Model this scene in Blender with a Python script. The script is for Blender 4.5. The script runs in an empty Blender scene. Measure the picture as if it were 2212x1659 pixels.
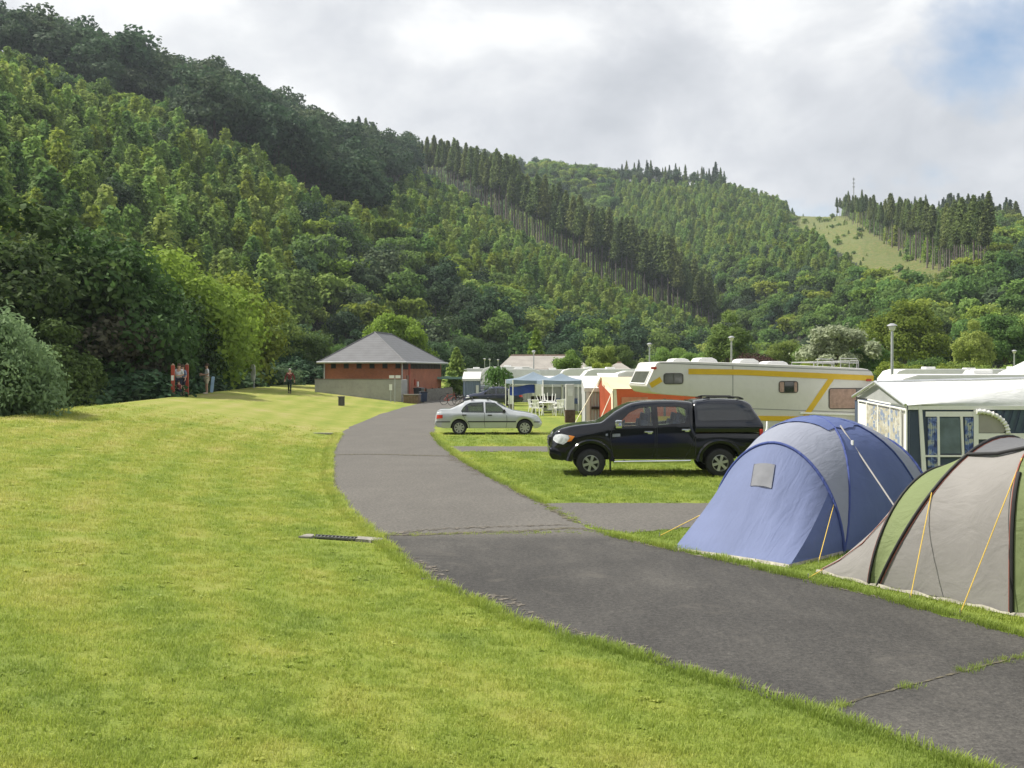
import bpy, bmesh, math, random
import numpy as np
from mathutils import Vector, Matrix, Euler

R = math.radians
PI = math.pi
C = bpy.context.scene.collection
scene = bpy.context.scene
random.seed(7)
RNG = np.random.default_rng(11)

# ------------------------------------------------------------------ camera
F, CU, VH, CH = 2319.0, 1106.0, 800.0, 2.5      # focal length in photo units, centre column, horizon row, eye height
cam_d = bpy.data.cameras.new('camera')
cam = bpy.data.objects.new('camera', cam_d)
C.objects.link(cam)
cam.location = (0, 0, CH)
cam.rotation_euler = (R(90), 0, 0)
cam_d.sensor_width = 36.0
cam_d.lens = F / 2212.0 * 36.0
cam_d.shift_y = -29.5 / 2212.0
cam_d.clip_start = 0.1
cam_d.clip_end = 6000.0
scene.camera = cam

# ------------------------------------------------------------------ light
SUN_DIR = Vector((-0.62, 0.12, 0.775)).normalized()
sun_d = bpy.data.lights.new('sun', 'SUN')
sun_d.energy = 5.0
sun_d.angle = R(0.55)
sun_d.color = (1.0, 0.95, 0.85)
sun = bpy.data.objects.new('sun', sun_d)
C.objects.link(sun)
sun.rotation_euler = SUN_DIR.to_track_quat('Z', 'Y').to_euler()

world = bpy.data.worlds.new('World')
scene.world = world
world.use_nodes = True
wn = world.node_tree.nodes
wl = world.node_tree.links
wn.clear()
w_out = wn.new('ShaderNodeOutputWorld')
sky = wn.new('ShaderNodeTexSky')
sky.sky_type = 'NISHITA'
sky.sun_disc = False
sky.sun_elevation = math.asin(SUN_DIR.z)
sky.sun_rotation = math.atan2(SUN_DIR.x, SUN_DIR.y)
bg_sky = wn.new('ShaderNodeBackground')
bg_sky.inputs['Strength'].default_value = 0.115
wl.new(sky.outputs[0], bg_sky.inputs['Color'])
tc = wn.new('ShaderNodeTexCoord')
mp = wn.new('ShaderNodeMapping')
mp.inputs['Location'].default_value = (0.35, 0.1, 0.62)
mp.inputs['Scale'].default_value = (1.0, 1.0, 1.5)
wl.new(tc.outputs['Generated'], mp.inputs['Vector'])


def wnoise(scale, detail, rough, lac=2.1, dist=0.0):
    n = wn.new('ShaderNodeTexNoise')
    n.inputs['Scale'].default_value = scale
    n.inputs['Detail'].default_value = detail
    n.inputs['Roughness'].default_value = rough
    n.inputs['Lacunarity'].default_value = lac
    n.inputs['Distortion'].default_value = dist
    wl.new(mp.outputs[0], n.inputs['Vector'])
    return n


def wramp(src, stops):
    r = wn.new('ShaderNodeValToRGB')
    while len(r.color_ramp.elements) < len(stops):
        r.color_ramp.elements.new(0.5)
    for e, (p, c) in zip(r.color_ramp.elements, stops):
        e.position = p
        e.color = (c[0], c[1], c[2], 1)
    wl.new(src, r.inputs[0])
    return r


n_body = wnoise(3.0, 9.0, 0.50, 2.15, 0.35)        # light and grey parts of the cloud deck
n_puff = wnoise(8.0, 8.0, 0.50, 2.1, 0.4)         # billows
n_cover = wnoise(2.1, 6.0, 0.5, 2.2, 0.1)         # gaps with blue
w_add = wn.new('ShaderNodeMath')
w_add.operation = 'MULTIPLY_ADD'
wl.new(n_puff.outputs['Fac'], w_add.inputs[0])
w_add.inputs[1].default_value = 0.42
wl.new(n_body.outputs['Fac'], w_add.inputs[2])
cloud_col = wramp(w_add.outputs[0], [(0.50, (0.56, 0.585, 0.63)), (0.62, (0.68, 0.70, 0.74)), (0.70, (0.80, 0.815, 0.84)),
                                     (0.76, (0.93, 0.94, 0.95)), (0.88, (1.0, 1.0, 1.0))])
cover = wramp(n_cover.outputs['Fac'], [(0.33, (0.0, 0.0, 0.0)), (0.42, (1, 1, 1))])
bg_cloud = wn.new('ShaderNodeBackground')
bg_cloud.inputs['Strength'].default_value = 0.79
wl.new(cloud_col.outputs[0], bg_cloud.inputs['Color'])
w_mix = wn.new('ShaderNodeMixShader')
wl.new(cover.outputs[0], w_mix.inputs[0])
wl.new(bg_sky.outputs[0], w_mix.inputs[1])
wl.new(bg_cloud.outputs[0], w_mix.inputs[2])
wl.new(w_mix.outputs[0], w_out.inputs['Surface'])

scene.view_settings.view_transform = 'Standard'
scene.view_settings.look = 'None'
scene.view_settings.exposure = 0.46
scene.view_settings.gamma = 1.0
scene.view_settings.use_curve_mapping = False
try:
    scene.cycles.max_bounces = 6
    scene.cycles.transparent_max_bounces = 10
    scene.cycles.use_denoising = True
    scene.cycles.volume_bounces = 0
except Exception:
    pass


# ------------------------------------------------------------------ helpers
def P(u, v, d):
    """point seen at (u, v) of the photograph, d metres in front of the camera"""
    return Vector(((u - CU) / F * d, d, CH - (v - VH) / F * d))


def G(u, v, z=0.0):
    """point of the level ground z seen at (u, v)"""
    return P(u, v, (CH - z) * F / (v - VH))


def on_wall(u, v, p0, ang):
    """(s, z) of an upright wall through p0 running in direction ang"""
    k = (u - CU) / F
    c, s = math.cos(ang), math.sin(ang)
    t = (k * p0[1] - p0[0]) / (c - k * s)
    d = p0[1] + t * s
    return t, CH - (v - VH) / F * d


def tag(o, label=None, cat=None, group=None, kind=None):
    if label:
        o['label'] = label
    if cat:
        o['category'] = cat
    if group:
        o['group'] = group
    if kind:
        o['kind'] = kind
    return o


def empty(name, loc, rz=0.0, label=None, cat=None, group=None):
    o = bpy.data.objects.new(name, None)
    o.empty_display_size = 0.2
    C.objects.link(o)
    o.location = loc
    o.rotation_euler = (0, 0, rz)
    return tag(o, label, cat, group)


def kids(o):
    return [c for c in bpy.data.objects if c.parent == o]


def copy_tree(o, parent=None):
    c = o.copy()
    C.objects.link(c)
    c.parent = parent
    for ch in kids(o):
        copy_tree(ch, c)
    return c


class MB:
    """collects shapes and links them as one mesh object"""

    def __init__(self):
        self.v = []
        self.f = []
        self.m = []

    def add(self, vs, fs, mi=0):
        n = len(self.v)
        self.v += [tuple(p) for p in vs]
        self.f += [tuple(i + n for i in f) for f in fs]
        self.m += [mi] * len(fs)
        return self

    def box(self, c, s, rot=None, mi=0):
        hx, hy, hz = s[0] / 2, s[1] / 2, s[2] / 2
        vs = [Vector((x, y, z)) for x in (-hx, hx) for y in (-hy, hy) for z in (-hz, hz)]
        if rot is not None:
            m = Euler(rot).to_matrix()
            vs = [m @ p for p in vs]
        c = Vector(c)
        vs = [p + c for p in vs]
        return self.add(vs, [(0, 1, 3, 2), (4, 6, 7, 5), (0, 4, 5, 1), (2, 3, 7, 6), (0, 2, 6, 4), (1, 5, 7, 3)], mi)

    def tube(self, pts, r, n=8, mi=0, cap=True):
        pts = [Vector(p) for p in pts]
        rs = r if isinstance(r, (list, tuple)) else [r] * len(pts)
        vs, fs = [], []
        up = None
        for i, p in enumerate(pts):
            a = pts[max(i - 1, 0)]
            b = pts[min(i + 1, len(pts) - 1)]
            t = (b - a)
            if t.length < 1e-9:
                t = Vector((0, 0, 1))
            t.normalize()
            if up is None:
                up = Vector((0, 0, 1)) if abs(t.z) < 0.9 else Vector((1, 0, 0))
            x = t.cross(up)
            if x.length < 1e-6:
                x = t.cross(Vector((1, 0.3, 0)))
            x.normalize()
            y = x.cross(t).normalized()
            up = y
            for k in range(n):
                an = 2 * PI * k / n
                vs.append(p + (x * math.cos(an) + y * math.sin(an)) * rs[i])
        for i in range(len(pts) - 1):
            for k in range(n):
                k2 = (k + 1) % n
                fs.append((i * n + k, i * n + k2, (i + 1) * n + k2, (i + 1) * n + k))
        if cap:
            fs.append(tuple(range(n))[::-1])
            fs.append(tuple((len(pts) - 1) * n + k for k in range(n)))
        return self.add(vs, fs, mi)

    def lathe(self, prof, c=(0, 0, 0), axis='Z', n=20, mi=0):
        """prof = [(radius, height)]; axis Z or Y"""
        vs, fs = [], []
        c = Vector(c)
        for (r, h) in prof:
            for k in range(n):
                an = 2 * PI * k / n
                if axis == 'Z':
                    vs.append(c + Vector((r * math.cos(an), r * math.sin(an), h)))
                else:
                    vs.append(c + Vector((r * math.cos(an), h, r * math.sin(an))))
        for i in range(len(prof) - 1):
            for k in range(n):
                k2 = (k + 1) % n
                fs.append((i * n + k, i * n + k2, (i + 1) * n + k2, (i + 1) * n + k))
        return self.add(vs, fs, mi)

    def slab(self, pts, y0, y1, mi=0):
        """polygon in (x, z) extruded from y0 to y1"""
        n = len(pts)
        vs = [(p[0], y0, p[1]) for p in pts] + [(p[0], y1, p[1]) for p in pts]
        fs = [tuple(range(n)), tuple(range(2 * n - 1, n - 1, -1))]
        fs += [(i, i + n, (i + 1) % n + n, (i + 1) % n) for i in range(n)]
        return self.add(vs, fs, mi)

    def plate(self, pts, z0, z1, mi=0):
        """polygon in (x, y) extruded from z0 to z1"""
        n = len(pts)
        vs = [(p[0], p[1], z0) for p in pts] + [(p[0], p[1], z1) for p in pts]
        fs = [tuple(range(n))[::-1], tuple(range(n, 2 * n))]
        fs += [(i, (i + 1) % n, (i + 1) % n + n, i + n) for i in range(n)]
        return self.add(vs, fs, mi)

    def grid(self, rows, mi=0, close=False):
        """rows of points -> quads"""
        n = len(rows[0])
        vs = [p for r in rows for p in r]
        fs = []
        for i in range(len(rows) - 1):
            for k in range(n if close else n - 1):
                k2 = (k + 1) % n
                fs.append((i * n + k, i * n + k2, (i + 1) * n + k2, (i + 1) * n + k))
        return self.add(vs, fs, mi)

    def mesh(self, name, mats, smooth=None, weld=False, bevel=0.0):
        me = bpy.data.meshes.new(name)
        me.from_pydata([tuple(p) for p in self.v], [], self.f)
        mats = mats if isinstance(mats, (list, tuple)) else [mats]
        for m in mats:
            me.materials.append(m)
        if len(mats) > 1:
            me.polygons.foreach_set('material_index', self.m)
        bm = bmesh.new()
        bm.from_mesh(me)
        if weld:
            bmesh.ops.remove_doubles(bm, verts=bm.verts, dist=0.0008)
        bmesh.ops.recalc_face_normals(bm, faces=bm.faces)
        if bevel > 0:
            es = [e for e in bm.edges if len(e.link_faces) == 2 and e.calc_face_angle(0) > 0.6]
            bmesh.ops.bevel(bm, geom=es, offset=bevel, segments=2, profile=0.6, affect='EDGES', clamp_overlap=True)
        bm.to_mesh(me)
        bm.free()
        if smooth is not None:
            me.polygons.foreach_set('use_smooth', [True] * len(me.polygons))
            me.set_sharp_from_angle(angle=R(smooth))
        return me

    def build(self, name, mats, parent=None, smooth=None, weld=False, bevel=0.0, loc=None):
        o = bpy.data.objects.new(name, self.mesh(name, mats, smooth, weld, bevel))
        C.objects.link(o)
        o.parent = parent
        if loc is not None:
            o.location = loc
        return o


def rrect(x0, z0, x1, z1, r=0.05, n=4):
    out = []
    for (cx, cz, a0) in ((x1 - r, z1 - r, 0), (x0 + r, z1 - r, 90), (x0 + r, z0 + r, 180), (x1 - r, z0 + r, 270)):
        for k in range(n + 1):
            a = R(a0 + 90 * k / n)
            out.append((cx + r * math.cos(a), cz + r * math.sin(a)))
    return out


def spline(pts, n=8):
    """Catmull-Rom through points (tuples of any length)"""
    pts = [np.array(p, float) for p in pts]
    out = []
    for i in range(len(pts) - 1):
        p0 = pts[max(i - 1, 0)]
        p1, p2 = pts[i], pts[i + 1]
        p3 = pts[min(i + 2, len(pts) - 1)]
        for k in range(n):
            t = k / n
            out.append(0.5 * ((2 * p1) + (-p0 + p2) * t + (2 * p0 - 5 * p1 + 4 * p2 - p3) * t * t +
                              (-p0 + 3 * p1 - 3 * p2 + p3) * t ** 3))
    out.append(pts[-1])
    return [tuple(p) for p in out]


def evaluated(o, name):
    """the mesh of o with its modifiers applied"""
    dg = bpy.context.evaluated_depsgraph_get()
    dg.update()
    me = bpy.data.meshes.new_from_object(o.evaluated_get(dg))
    me.name = name
    return me


# ------------------------------------------------------------------ materials
MATS = {}


def nodes_of(name):
    m = bpy.data.materials.new(name)
    m.use_nodes = True
    nt = m.node_tree
    return m, nt, nt.nodes, nt.links, nt.nodes['Principled BSDF']


def col4(c):
    return (c[0], c[1], c[2], 1.0)


def noise_node(N, L, scale, detail=3.0, rough=0.55, coord=None, dist=0.0):
    n = N.new('ShaderNodeTexNoise')
    n.inputs['Scale'].default_value = scale
    n.inputs['Detail'].default_value = detail
    n.inputs['Roughness'].default_value = rough
    n.inputs['Distortion'].default_value = dist
    if coord is not None:
        L.new(coord, n.inputs['Vector'])
    return n


def ramp_node(N, L, src, stops):
    r = N.new('ShaderNodeValToRGB')
    while len(r.color_ramp.elements) < len(stops):
        r.color_ramp.elements.new(0.5)
    for e, (p, c) in zip(r.color_ramp.elements, stops):
        e.position = p
        e.color = col4(c)
    L.new(src, r.inputs[0])
    return r


def mix_node(N, L, fac, a, b, mode='MIX'):
    m = N.new('ShaderNodeMix')
    m.data_type = 'RGBA'
    m.blend_type = mode
    if isinstance(fac, (int, float)):
        m.inputs[0].default_value = fac
    else:
        L.new(fac, m.inputs[0])
    for s, x in ((6, a), (7, b)):
        if isinstance(x, (tuple, list)):
            m.inputs[s].default_value = col4(x)
        else:
            L.new(x, m.inputs[s])
    return m.outputs[2]


def math_node(N, L, op, a, b=None):
    m = N.new('ShaderNodeMath')
    m.operation = op
    for i, x in enumerate((a, b)):
        if x is None:
            continue
        if isinstance(x, (int, float)):
            m.inputs[i].default_value = x
        else:
            L.new(x, m.inputs[i])
    return m.outputs[0]


def M(name, col, rough=0.6, metal=0.0, var=0.12, scale=2.5, bump=0.0, bscale=40.0, spec=0.5, coat=0.0, trans=0.0, dirt=0.0):
    """weathered plain material: colour varied by noise, optional bump, translucency and dirt"""
    if name in MATS:
        return MATS[name]
    m, nt, N, L, b = nodes_of(name)
    t = N.new('ShaderNodeTexCoord')
    n = noise_node(N, L, scale, 5.0, 0.6, t.outputs['Object'])
    lo = [max(0.0, c * (1 - var)) for c in col]
    hi = [min(1.0, c * (1 + var)) for c in col]
    r = ramp_node(N, L, n.outputs['Fac'], [(0.3, lo), (0.7, hi)])
    c = r.outputs[0]
    if dirt > 0:
        n2 = noise_node(N, L, scale * 5, 6.0, 0.7, t.outputs['Object'])
        f = ramp_node(N, L, n2.outputs['Fac'], [(0.5, (0, 0, 0)), (0.75, (dirt, dirt, dirt))])
        c = mix_node(N, L, f.outputs[0], c, (0.12, 0.105, 0.08))
    L.new(c, b.inputs['Base Color'])
    b.inputs['Roughness'].default_value = rough
    b.inputs['Metallic'].default_value = metal
    b.inputs['Specular IOR Level'].default_value = spec
    b.inputs['Coat Weight'].default_value = coat
    b.inputs['Coat Roughness'].default_value = 0.06
    if bump > 0:
        n3 = noise_node(N, L, bscale, 4.0, 0.6, t.outputs['Object'])
        bp = N.new('ShaderNodeBump')
        bp.inputs['Strength'].default_value = bump
        bp.inputs['Distance'].default_value = 0.02
        L.new(n3.outputs['Fac'], bp.inputs['Height'])
        L.new(bp.outputs[0], b.inputs['Normal'])
    if trans > 0:
        tr = N.new('ShaderNodeBsdfTranslucent')
        L.new(c, tr.inputs['Color'])
        mx = N.new('ShaderNodeMixShader')
        mx.inputs[0].default_value = trans
        L.new(b.outputs[0], mx.inputs[1])
        L.new(tr.outputs[0], mx.inputs[2])
        L.new(mx.outputs[0], N['Material Output'].inputs['Surface'])
    MATS[name] = m
    return m


def glass_mat(name, tint, alpha=0.55):
    """window glass: tinted see-through mixed with a mirror reflection"""
    if name in MATS:
        return MATS[name]
    m, nt, N, L, b = nodes_of(name)
    N.remove(b)
    tp = N.new('ShaderNodeBsdfTransparent')
    tp.inputs['Color'].default_value = col4([t * alpha for t in tint])
    gl = N.new('ShaderNodeBsdfGlossy')
    gl.inputs['Roughness'].default_value = 0.02
    fr = N.new('ShaderNodeFresnel')
    fr.inputs['IOR'].default_value = 1.6
    mx = N.new('ShaderNodeMixShader')
    L.new(fr.outputs[0], mx.inputs[0])
    L.new(tp.outputs[0], mx.inputs[1])
    L.new(gl.outputs[0], mx.inputs[2])
    L.new(mx.outputs[0], N['Material Output'].inputs['Surface'])
    MATS[name] = m
    return m


def fabric(name, col, trans=0.22, wr=0.5, rough=0.75, var=0.07):
    """tent cloth: fine weave and soft wrinkles, lets some light through"""
    if name in MATS:
        return MATS[name]
    m, nt, N, L, b = nodes_of(name)
    t = N.new('ShaderNodeTexCoord')
    n = noise_node(N, L, 1.6, 5.0, 0.6, t.outputs['Object'])
    r = ramp_node(N, L, n.outputs['Fac'], [(0.3, [c * (1 - var) for c in col]), (0.7, [min(1, c * (1 + var)) for c in col])])
    L.new(r.outputs[0], b.inputs['Base Color'])
    b.inputs['Roughness'].default_value = rough
    b.inputs['Specular IOR Level'].default_value = 0.35
    mp_ = N.new('ShaderNodeMapping')
    mp_.inputs['Rotation'].default_value = (0.3, 0.5, 0.8)
    mp_.inputs['Scale'].default_value = (1.0, 5.0, 1.2)
    L.new(t.outputs['Object'], mp_.inputs['Vector'])
    n2 = noise_node(N, L, 2.2, 4.0, 0.55, mp_.outputs[0], 0.8)
    n3 = noise_node(N, L, 6.0, 3.0, 0.5, t.outputs['Object'])
    h = math_node(N, L, 'ADD', n2.outputs['Fac'], math_node(N, L, 'MULTIPLY', n3.outputs['Fac'], 0.35))
    bp = N.new('ShaderNodeBump')
    bp.inputs['Strength'].default_value = wr
    bp.inputs['Distance'].default_value = 0.06
    L.new(h, bp.inputs['Height'])
    L.new(bp.outputs[0], b.inputs['Normal'])
    tr = N.new('ShaderNodeBsdfTranslucent')
    L.new(r.outputs[0], tr.inputs['Color'])
    mx = N.new('ShaderNodeMixShader')
    mx.inputs[0].default_value = trans
    L.new(b.outputs[0], mx.inputs[1])
    L.new(tr.outputs[0], mx.inputs[2])
    L.new(mx.outputs[0], N['Material Output'].inputs['Surface'])
    MATS[name] = m
    return m


def foliage_mat(name, dark, light, trans=0.3, hue=0.03):
    """leaves: each tree and each leaf a little different"""
    if name in MATS:
        return MATS[name]
    m, nt, N, L, b = nodes_of(name)
    at = N.new('ShaderNodeAttribute')
    at.attribute_name = 'leaf_rnd'
    oi = N.new('ShaderNodeObjectInfo')
    f = math_node(N, L, 'ADD', math_node(N, L, 'MULTIPLY', at.outputs['Fac'], 0.55),
                  math_node(N, L, 'MULTIPLY', oi.outputs['Random'], 0.5))
    r = ramp_node(N, L, f, [(0.05, dark), (1.0, light)])
    hs = N.new('ShaderNodeHueSaturation')
    hv = N.new('ShaderNodeMapRange')
    L.new(oi.outputs['Random'], hv.inputs[0])
    hv.inputs[3].default_value = 0.5 - hue
    hv.inputs[4].default_value = 0.5 + hue
    # a second shuffle of the random value for hue
    L.new(math_node(N, L, 'FRACT', math_node(N, L, 'MULTIPLY', oi.outputs['Random'], 7.31)), hv.inputs[0])
    L.new(hv.outputs[0], hs.inputs['Hue'])
    L.new(r.outputs[0], hs.inputs['Color'])
    b.inputs['Roughness'].default_value = 0.75
    b.inputs['Specular IOR Level'].default_value = 0.2
    L.new(hs.outputs[0], b.inputs['Base Color'])
    tr = N.new('ShaderNodeBsdfTranslucent')
    L.new(hs.outputs[0], tr.inputs['Color'])
    mx = N.new('ShaderNodeMixShader')
    mx.inputs[0].default_value = trans
    L.new(b.outputs[0], mx.inputs[1])
    L.new(tr.outputs[0], mx.inputs[2])
    L.new(mx.outputs[0], N['Material Output'].inputs['Surface'])
    MATS[name] = m
    return m


# ------------------------------------------------------------------ ground shape
ROAD_L = [(6.6, -2), (5.9, 1.0), (4.7, 4.0), (2.92, 6.75), (2.24, 7.83), (1.18, 9.28), (0.11, 10.6), (-1.17, 13.2), (-1.96, 15.9),
          (-3.0, 19.3), (-4.0, 23.4), (-4.69, 27.6), (-5.45, 32), (-6.05, 36.2), (-6.75, 42), (-7.2, 48.3), (-7.5, 61), (-7.35, 72.5),
          (-7.0, 84), (-6.4, 95), (-5.2, 110), (-3, 130)]
ROAD_R = [(11.5, -2), (9.8, 2.0), (7.9, 5.0), (6.1, 7.6), (4.8, 10.08), (4.05, 11.8), (2.94, 13.8), (1.43, 16.3), (1.09, 17.6), (0.56, 20.3),
          (-0.5, 25.2), (-1.05, 28.0), (-1.6, 31.3), (-2.35, 36.0), (-3.0, 41.4), (-3.55, 50), (-4.0, 64), (-3.9, 75), (-3.3, 85), (-2.4, 95),
          (-1.0, 110), (1.5, 130)]
_ly = np.array([p[1] for p in ROAD_L]); _lx = np.array([p[0] for p in ROAD_L])
_ry = np.array([p[1] for p in ROAD_R]); _rx = np.array([p[0] for p in ROAD_R])


def xe(y):
    return np.interp(y, _ly, _lx)


def xr_road(y):
    return np.interp(y, _ry, _rx)


def ridge_x(y):
    return -12.6 - 0.085 * np.clip(y, 0, 110)


def gh(x, y):
    """height of the ground: the grassy bank left of the road, dropping to the stream behind it"""
    x = np.asarray(x, float)
    y = np.asarray(y, float)
    e = xe(y)
    rx = ridge_x(y)
    t = (e - 0.10 - x) / (e - rx)
    top = np.interp(y, [0, 32, 41, 55, 63, 81, 100, 160], [0.95, 1.02, 1.12, 1.14, 1.16, 1.22, 1.14, 0.5])
    tt = np.clip(t, 0, 1)
    h = top * tt ** 1.35 * (1.8 - 0.8 * tt)
    k = np.clip((rx - x) / 7.0, 0, 1)
    h = np.where(t > 1, top - (top + 2.6) * k * k * (3 - 2 * k), h)
    return h


def gz(x, y):
    return float(gh(x, y))


PAD1 = [(0.62, 20.15), (4.7, 20.15), (4.7, 17.3), (2.95, 17.1), (1.75, 16.45), (1.25, 17.1)]
PAD2 = [(-2.2, 35.2), (6.0, 35.2), (6.0, 32.9), (-1.75, 32.9)]


def in_poly(x, y, poly):
    x = np.asarray(x, float)
    y = np.asarray(y, float)
    c = np.zeros(x.shape, bool)
    n = len(poly)
    for i in range(n):
        x1, y1 = poly[i]
        x2, y2 = poly[(i + 1) % n]
        k = ((y1 > y) != (y2 > y)) & (x < (x2 - x1) * (y - y1) / (y2 - y1 + 1e-12) + x1)
        c ^= k
    return c


def lawn_nodes(N, L):
    """the colour of the lawn from its place in the world: mowing stripes, dry and lush patches"""
    g = N.new('ShaderNodeNewGeometry')
    pos = g.outputs['Position']
    sp = N.new('ShaderNodeSeparateXYZ')
    L.new(pos, sp.inputs[0])
    # distance left of the road edge: mowing stripes run parallel to the road
    ln = math_node(N, L, 'LOGARITHM', math_node(N, L, 'MAXIMUM', sp.outputs[1], 2.0), math.e)
    sc = math_node(N, L, 'ADD', sp.outputs[0], math_node(N, L, 'SUBTRACT', math_node(N, L, 'MULTIPLY', ln, 4.9), 11.6))
    wob = noise_node(N, L, 0.35, 3.0, 0.5, pos)
    sc2 = math_node(N, L, 'ADD', sc, math_node(N, L, 'MULTIPLY', wob.outputs['Fac'], 1.2))
    stripe = math_node(N, L, 'SINE', math_node(N, L, 'MULTIPLY', sc2, 4.6))
    mpz = N.new('ShaderNodeMapping')
    mpz.inputs['Scale'].default_value = (1, 1, 0.2)
    L.new(pos, mpz.inputs['Vector'])
    big = noise_node(N, L, 0.22, 4.0, 0.6, mpz.outputs[0])
    mid = noise_node(N, L, 1.3, 5.0, 0.65, mpz.outputs[0], 0.6)
    fine = noise_node(N, L, 9.0, 5.0, 0.7, mpz.outputs[0])
    vf = noise_node(N, L, 42.0, 3.0, 0.7, mpz.outputs[0])
    a = math_node(N, L, 'ADD', math_node(N, L, 'MULTIPLY', big.outputs['Fac'], 0.50), math_node(N, L, 'MULTIPLY', mid.outputs['Fac'], 0.38))
    a = math_node(N, L, 'ADD', a, math_node(N, L, 'MULTIPLY', stripe, 0.042))
    a = math_node(N, L, 'ADD', a, 0.055)
    a = math_node(N, L, 'ADD', a, math_node(N, L, 'MULTIPLY', math_node(N, L, 'SUBTRACT', fine.outputs['Fac'], 0.5), 0.13))
    # the far lawn on the bank is drier than the lawn near the camera
    far = N.new('ShaderNodeMapRange')
    far.inputs[1].default_value = 6.0
    far.inputs[2].default_value = 46.0
    far.inputs[3].default_value = -0.06
    far.inputs[4].default_value = 0.055
    L.new(sp.outputs[1], far.inputs[0])
    lft = N.new('ShaderNodeMapRange')
    lft.inputs[1].default_value = -2.0
    lft.inputs[2].default_value = 3.0
    lft.inputs[3].default_value = 0.03
    lft.inputs[4].default_value = -0.10
    L.new(sc, lft.inputs[0])
    a = math_node(N, L, 'ADD', a, far.outputs[0])
    a = math_node(N, L, 'ADD', a, lft.outputs[0])
    r = ramp_node(N, L, a, [(0.34, (0.150, 0.200, 0.038)), (0.44, (0.192, 0.238, 0.043)), (0.53, (0.235, 0.262, 0.054)),
                            (0.62, (0.282, 0.284, 0.078)), (0.74, (0.335, 0.296, 0.125))])
    v = ramp_node(N, L, vf.outputs['Fac'], [(0.25, (0.84, 0.85, 0.82)), (0.75, (1.14, 1.14, 1.12))])
    return mix_node(N, L, 1.0, r.outputs[0], v.outputs[0], 'MULTIPLY'), fine, vf


def lawn_mat():
    m, nt, N, L, b = nodes_of('lawn')
    c, fine, vf = lawn_nodes(N, L)
    # dark leaf mould on the stream side of the bank and in the wood
    g = N.new('ShaderNodeNewGeometry')
    s = N.new('ShaderNodeSeparateXYZ')
    L.new(g.outputs['Position'], s.inputs[0])
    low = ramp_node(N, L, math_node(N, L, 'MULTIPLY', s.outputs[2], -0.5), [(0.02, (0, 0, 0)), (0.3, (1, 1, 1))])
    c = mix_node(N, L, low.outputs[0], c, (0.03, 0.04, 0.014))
    L.new(c, b.inputs['Base Color'])
    b.inputs['Roughness'].default_value = 0.9
    b.inputs['Specular IOR Level'].default_value = 0.15
    h = math_node(N, L, 'ADD', fine.outputs['Fac'], vf.outputs['Fac'])
    bp = N.new('ShaderNodeBump')
    bp.inputs['Strength'].default_value = 0.7
    bp.inputs['Distance'].default_value = 0.04
    L.new(h, bp.inputs['Height'])
    L.new(bp.outputs[0], b.inputs['Normal'])
    return m


def blade_mat():
    m, nt, N, L, b = nodes_of('grass_blade')
    c, fine, vf = lawn_nodes(N, L)
    oi = N.new('ShaderNodeObjectInfo')
    v = ramp_node(N, L, oi.outputs['Random'], [(0.0, (1.45, 1.48, 1.45)), (0.92, (1.75, 1.72, 1.8)), (1.0, (2.2, 2.0, 2.8))])
    c = mix_node(N, L, 1.0, c, v.outputs[0], 'MULTIPLY')
    L.new(c, b.inputs['Base Color'])
    b.inputs['Roughness'].default_value = 0.6
    b.inputs['Specular IOR Level'].default_value = 0.3
    tr = N.new('ShaderNodeBsdfTranslucent')
    L.new(c, tr.inputs['Color'])
    mx = N.new('ShaderNodeMixShader')
    mx.inputs[0].default_value = 0.45
    L.new(b.outputs[0], mx.inputs[1])
    L.new(tr.outputs[0], mx.inputs[2])
    L.new(mx.outputs[0], N['Material Output'].inputs['Surface'])
    return m


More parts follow.
